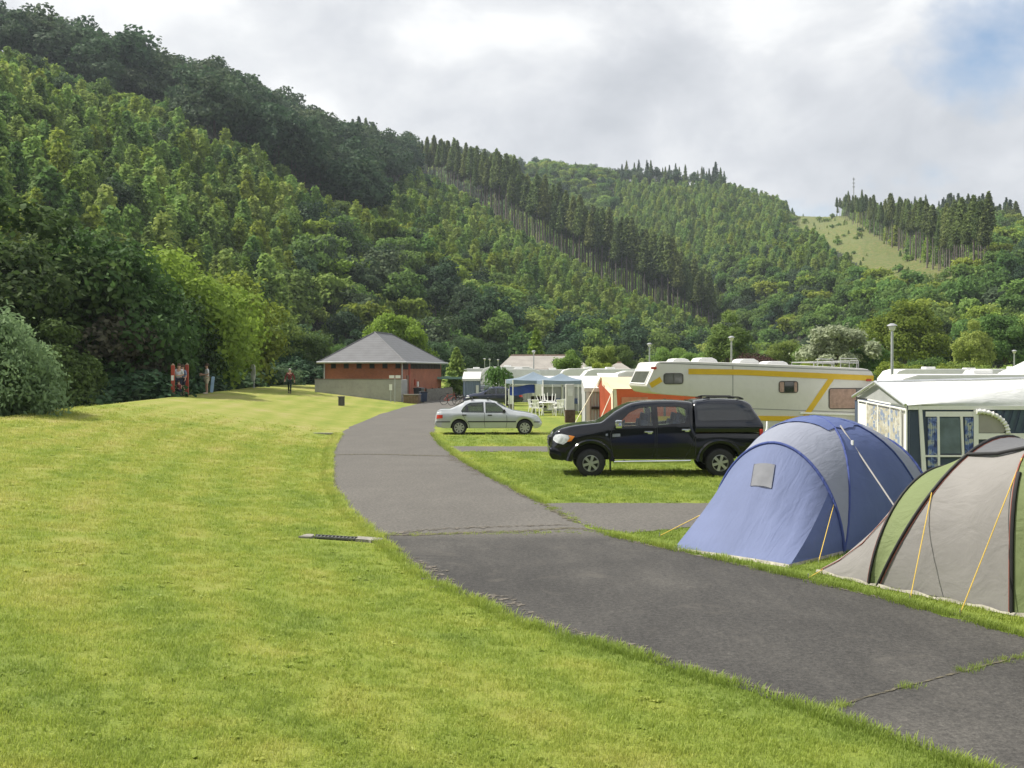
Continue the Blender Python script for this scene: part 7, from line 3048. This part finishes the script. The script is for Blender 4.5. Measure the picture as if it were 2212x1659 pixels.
# ------------------------------------------------------------------ campsite in the middle distance
CANVAS_W = fabric('canvas_white', (0.70, 0.70, 0.69), 0.12, wr=0.3)
CANVAS_G = fabric('canvas_grey', (0.42, 0.425, 0.43), 0.12, wr=0.3)
CANVAS_B = fabric('canvas_slate_blue', (0.19, 0.235, 0.32), 0.1, wr=0.3)
CANVAS_GR = fabric('canvas_green', (0.22, 0.36, 0.30), 0.2, wr=0.3)
CANVAS_BG = fabric('canvas_blue_green', (0.21, 0.265, 0.33), 0.2, wr=0.3)
CANVAS_CR = fabric('canvas_cream', (0.78, 0.60, 0.40), 0.15, wr=0.25)
CANVAS_OR = fabric('canvas_orange', (0.62, 0.13, 0.05), 0.12, wr=0.4)
CANVAS_OD = fabric('canvas_dark_orange', (0.36, 0.07, 0.03), 0.08, wr=0.4)
CREAM_TRIM = M('cream_trim', (0.72, 0.66, 0.52), 0.7)
BLUE_TARP = fabric('blue_tarp', (0.05, 0.09, 0.42), 0.1, wr=0.8)
WIN_BLUE = M('blue_window', (0.07, 0.11, 0.24), 0.2, coat=0.5)

# orange and cream frame tent, gable towards the left
D0 = 46.0
e0_ = P(1325, 840, D0)
r0_ = P(1313, 820, D0 + 1.7)
ot = empty('frame_tent', (e0_.x, D0, 0), R(7), 'orange frame tent with cream roof half hidden behind the black pickup', 'tent')
ez, rz_ = e0_.z, r0_.z + 0.12
Lt, Wt = 6.0, 3.4
m = MB()
m.grid([[(x, -0.05, ez) for x in np.linspace(-0.05, Lt, 12)], [(x, Wt / 4, (ez + rz_) / 2 - 0.03) for x in np.linspace(-0.12, Lt, 12)], [(x, Wt / 2, rz_) for x in np.linspace(-0.2, Lt, 12)],
        [(x, Wt + 0.05, ez) for x in np.linspace(-0.05, Lt, 12)]])
m.build('roof', CANVAS_CR, ot, smooth=30)
m = MB()
m.grid([[(x, 0.0 + 0.012 * math.sin(x * 5), ez - 0.02) for x in np.linspace(0.12, Lt - 0.02, 30)], [(x, -0.06 + 0.03 * math.sin(x * 4), 0) for x in np.linspace(0.12, Lt - 0.02, 30)]])
m.grid([[(Lt - 0.02, y, ez) for y in (0, Wt)], [(Lt - 0.02, y, 0) for y in (0, Wt)]])
m.grid([[(x, Wt, ez - 0.02) for x in (0.1, Lt)], [(x, Wt, 0) for x in (0.1, Lt)]])
m.build('side_wall', CANVAS_OR, ot, smooth=40)
m = MB()
m.add([(0.0, 0, ez), (-0.15, Wt / 2, rz_ - 0.03), (0.0, Wt, ez), (0, Wt, 0), (0, 0, 0)], [(0, 1, 2, 3, 4)])
m.build('front_wall', CANVAS_OD, ot)
m = MB()
m.grid([[(-0.03, 0.02, ez), (-0.17, Wt / 2, rz_)], [(-0.03, 0.02, ez - 0.32), (-0.14, Wt / 2, rz_ - 0.36)]])
m.add([(-0.02, 0.0, 0), (-0.02, 0.35, 0), (-0.03, 0.30, ez - 0.2), (-0.03, 0.0, ez)], [(0, 1, 2, 3)])
m.add([(0.0, -0.008, 0), (0.22, -0.035, 0), (0.13, -0.008, ez), (0.0, -0.008, ez)], [(0, 1, 2, 3)])
m.build('trim', CREAM_TRIM, ot)
m = MB()
m.slab([(0.35, 0.85), (1.5, 0.85), (1.5, 1.35), (0.35, 1.35)], -0.06, -0.03)
m.build('window', M('window_orange', (0.50, 0.20, 0.12), 0.3, var=0.2, scale=5), ot)
rope(ot, (-0.2, Wt / 2, rz_), (-1.5, Wt / 2 - 0.3, 0.02), mat=CREAM_TRIM, r=0.02)
rope(ot, (0.0, 0, ez), (-0.9, -0.7, 0.02), mat=CREAM_TRIM, r=0.02)


def awning_tent(u0, u1, ve, vr, d, depth, wallm, roofm, label, windows=(), door=None, name='awning_tent', front=None):
    """a caravan awning: mono-pitch roof up to the back, draped walls"""
    a, b = P(u0, ve, d), P(u1, ve, d)
    rr_ = P(u0, vr, d + depth)
    w_ = b.x - a.x
    t1 = empty(name, (a.x, d, 0), 0, label, 'awning')
    m1 = MB()
    m1.grid([[(x, -0.05, a.z) for x in np.linspace(-0.05, w_ + 0.05, 10)], [(x, depth / 2, (a.z + rr_.z) / 2 + 0.04) for x in np.linspace(-0.05, w_ + 0.05, 10)],
             [(x, depth, rr_.z) for x in np.linspace(-0.05, w_ + 0.05, 10)]])
    m1.build('roof', roofm, t1, smooth=40)
    m1 = MB()
    n_ = 40
    m1.grid([[(w_ * i / n_, 0.015 * math.sin(i * 1.3), a.z) for i in range(n_ + 1)], [(w_ * i / n_, 0.05 * math.sin(i * 1.1), 0.0) for i in range(n_ + 1)]])
    m1.build('front_wall', front or wallm, t1, smooth=50)
    m1 = MB()
    m1.add([(0, 0, 0), (0, depth, 0), (0, depth, rr_.z), (0, 0, a.z)], [(0, 1, 2, 3)])
    m1.add([(w_, 0, 0), (w_, depth, 0), (w_, depth, rr_.z), (w_, 0, a.z)], [(0, 1, 2, 3)])
    m1.build('side_wall', wallm, t1)
    m1 = MB()
    m1.box((w_ / 2, -0.07, a.z - 0.09), (w_ + 0.1, 0.03, 0.16))
    m1.build('valance', roofm, t1)
    for (f0_, f1_, z0_, z1_, mt) in windows:
        g1 = MB()
        g1.slab([(w_ * f0_, z0_), (w_ * f1_, z0_), (w_ * f1_, z1_), (w_ * f0_, z1_)], -0.085, -0.06)
        g1.build('window', mt, t1)
    return t1


awning_tent(1264, 1308, 838, 812, 49, 2.6, CANVAS_G, CANVAS_W, 'grey-walled awning with white roof left of the orange tent', [(0.05, 0.22, 0.05, 1.5, M('pale_flap', (0.55, 0.55, 0.54), 0.8)), (0.3, 0.8, 0.72, 0.85, BLACK_TRIM)])
awning_tent(1172, 1262, 830, 812, 66, 2.6, CANVAS_G, CANVAS_W, 'long grey-white awning with small blue windows behind the stone pillar',
            [(0.18, 0.42, 0.45, 0.78, WIN_BLUE), (0.70, 0.86, 0.45, 0.78, WIN_BLUE), (0.45, 0.50, 0.0, 1.6, WHITE_TRIM), (0.6, 0.64, 0.0, 1.6, WHITE_TRIM)])
awning_tent(1000, 1036, 818, 803, 80, 2.8, CANVAS_B, CANVAS_W, 'slate-blue awning with sloping white roof beside the board fence', [(0.78, 0.95, 0.5, 1.4, CANVAS_W)])
awning_tent(1300, 1340, 832, 806, 56, 2.6, CANVAS_W, CANVAS_W, 'plain white awning behind the ridge of the orange tent')


def gazebo(u, vp, d, w_, label, mat):
    p_ = P(u, vp, d)
    t1 = empty('gazebo', (p_.x, d, 0), 0.15, label, 'gazebo', 'open party gazebos among the caravans')
    hz, h_ = p_.z, 1.95
    m1 = MB()
    c = [(-w_ / 2, -w_ / 2), (w_ / 2, -w_ / 2), (w_ / 2, w_ / 2), (-w_ / 2, w_ / 2)]
    for i in range(4):
        a, b = c[i], c[(i + 1) % 4]
        rows_ = []
        for t2 in np.linspace(0, 1, 6):
            rows_.append([((a[0] + (b[0] - a[0]) * s) * (1 - t2), (a[1] + (b[1] - a[1]) * s) * (1 - t2), h_ + (hz - h_) * t2 - 0.10 * math.sin(PI * t2) - 0.05 * math.sin(PI * s) * (1 - t2)) for s in
                          np.linspace(0, 1, 9)])
        m1.grid(rows_)
        m1.grid([[(a[0] + (b[0] - a[0]) * s, a[1] + (b[1] - a[1]) * s, h_ - 0.05 * math.sin(PI * s)) for s in np.linspace(0, 1, 9)],
                 [(a[0] + (b[0] - a[0]) * s, a[1] + (b[1] - a[1]) * s, h_ - 0.24) for s in np.linspace(0, 1, 9)]])
    m1.build('canopy', mat, t1, smooth=30)
    for a in c:
        MB().tube([(a[0], a[1], 0), (a[0], a[1], h_)], 0.03, 6).build('leg', WHITE_TRIM, t1)
    return t1


gazebo(1152, 803, 64, 2.9, 'gazebo with slate-blue pointed canopy, leftmost of the two by the willow', CANVAS_BG)
gazebo(1212, 806, 62, 2.6, 'gazebo with paler blue-green canopy beside the long grey awning', CANVAS_BG)
gazebo(965, 812, 98, 3.0, 'faded green gazebo right behind the board fence', CANVAS_GR)

# white garden furniture piled on the grass
q_ = P(1182, 892, 60)
WHITE_CH = M('white_resin', (0.80, 0.80, 0.78), 0.4, var=0.04)


def garden_chair(loc, rot, label):
    t1 = empty('garden_chair', loc, 0, label, 'chair', 'white plastic garden chairs round the table')
    t1.rotation_euler = rot
    MB().box((0, 0, 0.42), (0.46, 0.44, 0.035)).build('seat', WHITE_CH, t1, bevel=0.012)
    m1 = MB()
    for k in range(5):
        m1.box((-0.17 + k * 0.085, 0.23 + 0.0, 0.64), (0.05, 0.03, 0.44), rot=(-0.18, 0, 0))
    m1.box((0, 0.27, 0.85), (0.46, 0.035, 0.08), rot=(-0.18, 0, 0))
    m1.build('backrest', WHITE_CH, t1)
    for sx in (-1, 1):
        for sy in (-1, 1):
            MB().tube([(sx * 0.21, sy * 0.19, 0.42), (sx * 0.25, sy * 0.24, 0.0)], 0.022, 6).build('leg', WHITE_CH, t1)
        MB().tube([(sx * 0.24, -0.2, 0.42), (sx * 0.25, -0.18, 0.62), (sx * 0.24, 0.2, 0.64)], 0.022, 6).build('armrest', WHITE_CH, t1)


tt_ = empty('garden_table', (q_.x, 60, 0), 0, 'round white plastic garden table on the grass left of the stone pillar', 'table')
MB().lathe([(0.001, 0.73), (0.60, 0.73), (0.62, 0.71), (0.60, 0.68), (0.001, 0.68)], n=24).build('tabletop', WHITE_CH, tt_, smooth=40)
for k in range(4):
    an = PI / 4 + k * PI / 2
    MB().tube([(0.30 * math.cos(an), 0.30 * math.sin(an), 0.69), (0.45 * math.cos(an), 0.45 * math.sin(an), 0)], 0.025, 6).build('leg', WHITE_CH, tt_)
garden_chair((q_.x - 0.55, 59.2, 0), (0, 0, R(150)), 'white garden chair standing front left of the table')
garden_chair((q_.x + 0.60, 59.3, 0), (0, 0, R(200)), 'white garden chair standing front right of the table')
garden_chair((q_.x - 0.75, 60.5, 0), (0, 0, R(70)), 'white garden chair at the far left of the table')
garden_chair((q_.x + 0.75, 60.6, 0), (0, 0, R(-60)), 'white garden chair at the far right of the table')
garden_chair((q_.x + 0.15, 59.9, 1.20), (R(180), 0, R(20)), 'white garden chair turned upside down on the tabletop')
garden_chair((q_.x - 0.30, 60.05, 1.18), (R(172), R(8), R(110)), 'white garden chair lying overturned on the left of the tabletop')
# stone pillar with brown wooden foot, white hydrant post
q_ = P(1231, 912, 51.5)
t_ = empty('pillar', (q_.x, 51.5, 0), 0.05, 'pale grey pillar with a brown wooden foot behind the black pickup bonnet', 'pillar')
MB().box((0, 0, 1.22), (0.40, 0.36, 1.24)).build('shaft', M('pillar_grey', (0.46, 0.455, 0.44), 0.7, var=0.1, scale=3), t_, bevel=0.02)
m = MB()
for k in range(4):
    m.box((-0.18 + k * 0.12, -0.23, 0.30), (0.11, 0.03, 0.60))
m.box((0, 0, 0.30), (0.46, 0.42, 0.60))
m.build('foot', M('brown_wood', (0.085, 0.05, 0.032), 0.85, var=0.4, scale=9), t_)
m = MB()
m.box((0, -0.19, 1.45), (0.24, 0.02, 0.36))
m.build('meter_door', M('pillar_pale', (0.56, 0.56, 0.55), 0.5), t_)
q_ = P(1104, 882, 69)
t_ = empty('power_post', (q_.x, 69, 0), 0, 'white power post with dark foot beside the weeping willow', 'post')
MB().box((0, 0, 0.80), (0.34, 0.28, 1.0)).build('cabinet', WHITE_PLASTIC, t_, bevel=0.03)
MB().box((0, 0, 0.16), (0.40, 0.34, 0.34)).build('foot', CONC_DK, t_)
# dark furniture, drying line and barbecue under the gazebo
q_ = P(1128, 852, 63)
o = empty('tarp_cover', (q_.x, 63, 0), 0, 'bright blue tarpaulin hung under the left gazebo', 'tarpaulin')
m = MB()
m.grid([[(x, 0.10 * math.sin(x * 4 + z * 3), z + 0.08 * math.sin(x * 3)) for x in np.linspace(-0.75, 0.75, 16)] for z in np.linspace(1.1, 1.6, 7)])
m.build('sheet', BLUE_TARP, o, smooth=60)
for x_ in (-0.75, 0.75):
    MB().tube([(x_, 0, 0), (x_, 0, 1.65)], 0.02, 6).build('pole', GALV, o)
q_ = P(1165, 862, 64.5)
sf = empty('garden_sofa', (q_.x + 0.3, 64.5, 0), 0.2, 'dark garden sofa under the gazebo canopies', 'sofa')
MB().box((0, 0, 0.38), (1.5, 0.6, 0.22)).build('seat', M('dark_cushion', (0.035, 0.025, 0.025), 0.9), sf, bevel=0.04)
MB().box((0, 0.28, 0.70), (1.5, 0.16, 0.5)).build('backrest', M('dark_cushion', (0.035, 0.025, 0.025)), sf, bevel=0.04)
for x_ in (-0.65, 0.65):
    for y_ in (-0.22, 0.22):
        MB().box((x_, y_, 0.14), (0.06, 0.06, 0.28)).build('leg', WOOD_DK, sf)


def bicycle(x, y, rz, label, paint):
    t1 = empty('bicycle', (x, y, 0), rz, label, 'bicycle')
    for wx in (-0.52, 0.52):
        MB().tube([(wx + 0.33 * math.cos(a), 0, 0.34 + 0.33 * math.sin(a)) for a in np.linspace(0, 2 * PI, 25)], 0.018, 6, cap=False).build('wheel', RUBBER, t1, smooth=60)
    m1 = MB()
    for a, b in (((-0.52, 0.34), (-0.12, 0.30)), ((-0.12, 0.30), (-0.22, 0.78)), ((-0.52, 0.34), (-0.20, 0.70)), ((-0.20, 0.72), (0.34, 0.76)), ((-0.12, 0.30), (0.36, 0.66)), ((0.33, 0.86), (0.52, 0.34))):
        m1.tube([(a[0], 0, a[1]), (b[0], 0, b[1])], 0.02, 6)
    m1.build('frame', paint, t1, smooth=60)
    MB().tube([(0.26, -0.27, 0.94), (0.32, -0.1, 0.92), (0.32, 0.1, 0.92), (0.26, 0.27, 0.94)], 0.014, 6).build('handlebar', BLACK_TRIM, t1)
    MB().box((-0.24, 0, 0.82), (0.25, 0.13, 0.05)).build('saddle', BLACK_TRIM, t1, bevel=0.02)


q_ = P(972, 856, 78)
bicycle(q_.x, 78, R(35), 'bicycle with red frame standing by the slate-blue awning', RED_PAINT)
q_ = P(990, 858, 76)
bicycle(q_.x, 76, R(-20), 'bicycle with dark frame standing by the slate-blue awning', BLACK_TRIM)


def touring(u0, vt, d, L_, rz, label, roofz=None, grp='white touring caravans on the campsite'):
    p_ = P(u0, vt, d)
    H_ = p_.z
    t1 = empty('touring_caravan', (p_.x, d, 0), rz, label, 'caravan', grp)
    out = [(0.05, 0.45), (0.0, 0.9), (0.10, H_ - 0.55), (0.45, H_ - 0.12), (0.9, H_), (L_ - 0.6, H_), (L_ - 0.2, H_ - 0.15), (L_ - 0.02, H_ - 0.8), (L_, 0.5)]
    MB().slab(out, 0, 2.1).build('body', M('touring_panel', (0.70, 0.70, 0.68), 0.4, var=0.04, dirt=0.1), t1, bevel=0.06, smooth=45)
    w1_ = MB()
    w1_.slab(rrect(L_ * 0.16, H_ - 1.15, L_ * 0.38, H_ - 0.55, 0.08), -0.02, 0.02)
    w1_.build('window', WIN_SMOKE, t1)
    w1_ = MB()
    w1_.slab(rrect(L_ * 0.62, H_ - 1.15, L_ * 0.88, H_ - 0.55, 0.08), -0.02, 0.02)
    w1_.build('window', WIN_SMOKE, t1)
    MB().box((L_ * 0.5, 1.0, H_ + 0.06), (0.6, 0.6, 0.14)).build('roof_vent', WHITE_PLASTIC, t1, bevel=0.03)
    for y_ in (0.1, 2.0):
        m1 = MB()
        m1.lathe([(0.0, -0.09), (0.28, -0.09), (0.31, -0.04), (0.31, 0.04), (0.28, 0.09), (0.0, 0.09)], (L_ * 0.5, y_, 0.31), axis='Y', n=16)
        m1.build('wheel', RUBBER, t1)
    return t1


TC = [(975, 796, 104, 5.0, 0.1, 'white caravan just right of the toilet block, behind the green gazebo'),
      (1036, 792, 92, 4.8, 0.0, 'white caravan behind the slate-blue awning'),
      (1072, 797, 84, 3.6, 0.05, 'white caravan behind the weeping willow'),
      (1135, 798, 88, 4.4, -0.05, 'white caravan behind the left gazebo canopy'),
      (1205, 796, 80, 4.6, 0.0, 'white caravan behind the long grey-white awning'),
      (1255, 797, 72, 4.2, 0.05, 'white caravan behind the grey-walled awning'),
      (1318, 801, 58, 3.6, 0.0, 'white caravan left of the nose of the striped caravan'),
      (1918, 808.5, 31.5, 6.2, 0.0, 'white caravan whose roof shows right above the awning roof'),
      (1925, 797, 62, 5.5, 0.1, 'white caravan at the foot of the tallest street lamp'),
      (2020, 799, 66, 5.0, 0.0, 'white caravan far behind the awning, below the round bush'),
      (2105, 797, 58, 5.5, 0.05, 'white caravan with roof rails near the right edge'),
      (2185, 796, 54, 5.0, 0.0, 'white caravan cut by the right edge of the picture')]
for a in TC:
    touring(*a)
q_ = P(2190, 793, 50)
o = MB().lathe([(0.001, 0.72), (0.3, 0.62), (0.9, 0.3), (1.5, 0.02), (1.52, 0.0)], n=20).build('canopy', CANVAS_W, smooth=40)
ps = empty('parasol', (q_.x + 0.9, 50, 0), 0, 'white parasol top rising at the right edge above the awning', 'parasol')
o.parent = ps
o.location = (0, 0, 2.35)
MB().tube([(0, 0, 0), (0, 0, 3.0)], 0.03, 8).build('pole', GALV, ps)


for u_, v_, lab_ in ((1272, 893, 'low lime-green plants growing at the foot of the grey-walled awning'), (1290, 897, 'low tuft of plants in front of the grey-walled awning, nearer the pickup')):
    q_ = G(u_, v_)
    tree('hedge', LEAF_YOUNG, q_.x, q_.y, 0.55, lab_, name='plant', cat='plant', wide=0.9)
awning_tent(1098, 1150, 828, 812, 84, 2.6, CANVAS_G, CANVAS_W, 'small pale grey awning seen through the legs of the left gazebo', [(0.1, 0.3, 0.5, 1.2, WIN_BLUE)])


# low buildings with hipped roofs
def shed(u0, u1, ur0, ur1, ve, vr, d, depth, label, wallm):
    a, b = P(u0, ve, d), P(u1, ve, d)
    w_ = b.x - a.x
    zr = P(ur0, vr, d + depth / 2).z
    x0 = P(ur0, vr, d + depth / 2).x - a.x
    x1 = P(ur1, vr, d + depth / 2).x - a.x
    t1 = empty('shed', (a.x, d, 0), 0, label, 'building')
    MB().box((w_ / 2, depth / 2, a.z / 2), (w_ - 0.8, depth - 0.8, a.z)).build('wall', wallm, t1)
    m1 = MB()
    m1.add([(0, 0, a.z), (w_, 0, a.z), (w_, depth, a.z), (0, depth, a.z), (x0, depth / 2, zr), (x1, depth / 2, zr)], [(0, 1, 5, 4), (1, 2, 5), (2, 3, 4, 5), (3, 0, 4), (3, 2, 1, 0)])
    r1 = m1.build('roof', M('brown_grey_tiles', (0.27, 0.25, 0.225), 0.8, var=0.15, scale=1.0, bump=0.4, bscale=6), t1)
    MB().tube([(x0, depth / 2, zr + 0.03), (x1, depth / 2, zr + 0.03)], 0.09, 6).build('ridge_tiles', M('ridge_brown', (0.24, 0.16, 0.12), 0.8), r1)
    m1 = MB()
    for k in range(5):
        m1.box((w_ * (0.14 + 0.18 * k), 0.39, a.z - 0.55), (w_ * 0.08, 0.05, 0.6))
    m1.build('window', DARK_GLASS, t1)


shed(1073, 1278, 1104, 1240, 797, 768, 118, 9, 'long low shed with brown-grey hipped roof beyond the caravans', BRICK)
shed(1308, 1368, 1333, 1342, 800, 784, 100, 6, 'small shed with pale brown pointed roof left of the caravan nose', BRICK)


# street lamps
def lamp(u, vt, vb, d, label, two=True):
    p_ = P(u, vt, d)
    t1 = empty('street_lamp', (p_.x, d, 0), 0, label, 'street lamp', 'lamp posts on the campsite')
    H_ = p_.z
    r_ = 0.055
    MB().tube([(0, 0, 0), (0, 0, H_ * 0.5), (0, 0, H_ - 0.25)], [r_ * 1.25, r_, r_ * 0.8], 10).build('post', GALV, t1, smooth=60)
    MB().lathe([(0.001, 0.0), (0.06, 0.005), (0.16, -0.05), (0.185, -0.085), (0.16, -0.09)], (0, 0, H_), n=20).build('lamp_shade', M('lamp_cap', (0.30, 0.31, 0.33), 0.5), t1, smooth=40)
    MB().lathe([(0.06, -0.26), (0.10, -0.22), (0.13, -0.095)], (0, 0, H_), n=16).build('diffuser', M('lamp_glass', (0.62, 0.63, 0.62), 0.3, coat=0.5), t1, smooth=40)


lamp(1927, 699, 810, 38.5, 'tallest street lamp, rising above the right end of the striped caravan')
lamp(1580, 726, 782, 58, 'street lamp rising behind the middle of the striped caravan')
lamp(1403, 741, 782, 72, 'street lamp rising behind the nose of the striped caravan')
lamp(1153, 757, 795, 88, 'street lamp before the roof of the long low shed')
lamp(2191, 756, 800, 78, 'street lamp close to the right edge of the picture')
lamp(1047, 774, 795, 140, 'far lamp post right of the toilet block, leftmost of three close together')
lamp(1058, 775, 795, 145, 'far lamp post in the middle of the three right of the toilet block')
lamp(1076, 776, 795, 142, 'far lamp post nearest the long shed, last of three close together')
# mast on the far crest
q_ = P(1844, 383, 770)
zb = float(hill_b(np.array([q_.x]), np.array([770.0]))[0][0])
t_ = empty('radio_mast', (q_.x, 770, zb), 0, 'thin radio mast on the wooded crest of the right hill', 'mast')
MB().tube([(0, 0, -1), (0, 0, q_.z - zb)], [0.55, 0.28], 6).build('mast', M('mast_grey', (0.34, 0.35, 0.36), 0.6), t_)
m = MB()
for k in range(3):
    m.box((0, 0, (q_.z - zb) * (0.75 + 0.1 * k)), (1.5, 0.3, 0.8))
m.build('antenna', M('mast_grey', (0.34, 0.35, 0.36)), t_)


# ------------------------------------------------------------------ thin summer haze in the valley
hz, hn, hN, hL, hb = nodes_of('haze_air')
hN.remove(hb)
pv = hN.new('ShaderNodeVolumePrincipled')
pv.inputs['Color'].default_value = (0.80, 0.90, 1.0, 1.0)
pv.inputs['Density'].default_value = 0.00015
pv.inputs['Anisotropy'].default_value = 0.3
hL.new(pv.outputs[0], hN['Material Output'].inputs['Volume'])
m = MB()
m.box((0, 550, 103), (3400, 2800, 216))
tag(m.build('haze', hz), kind='stuff')
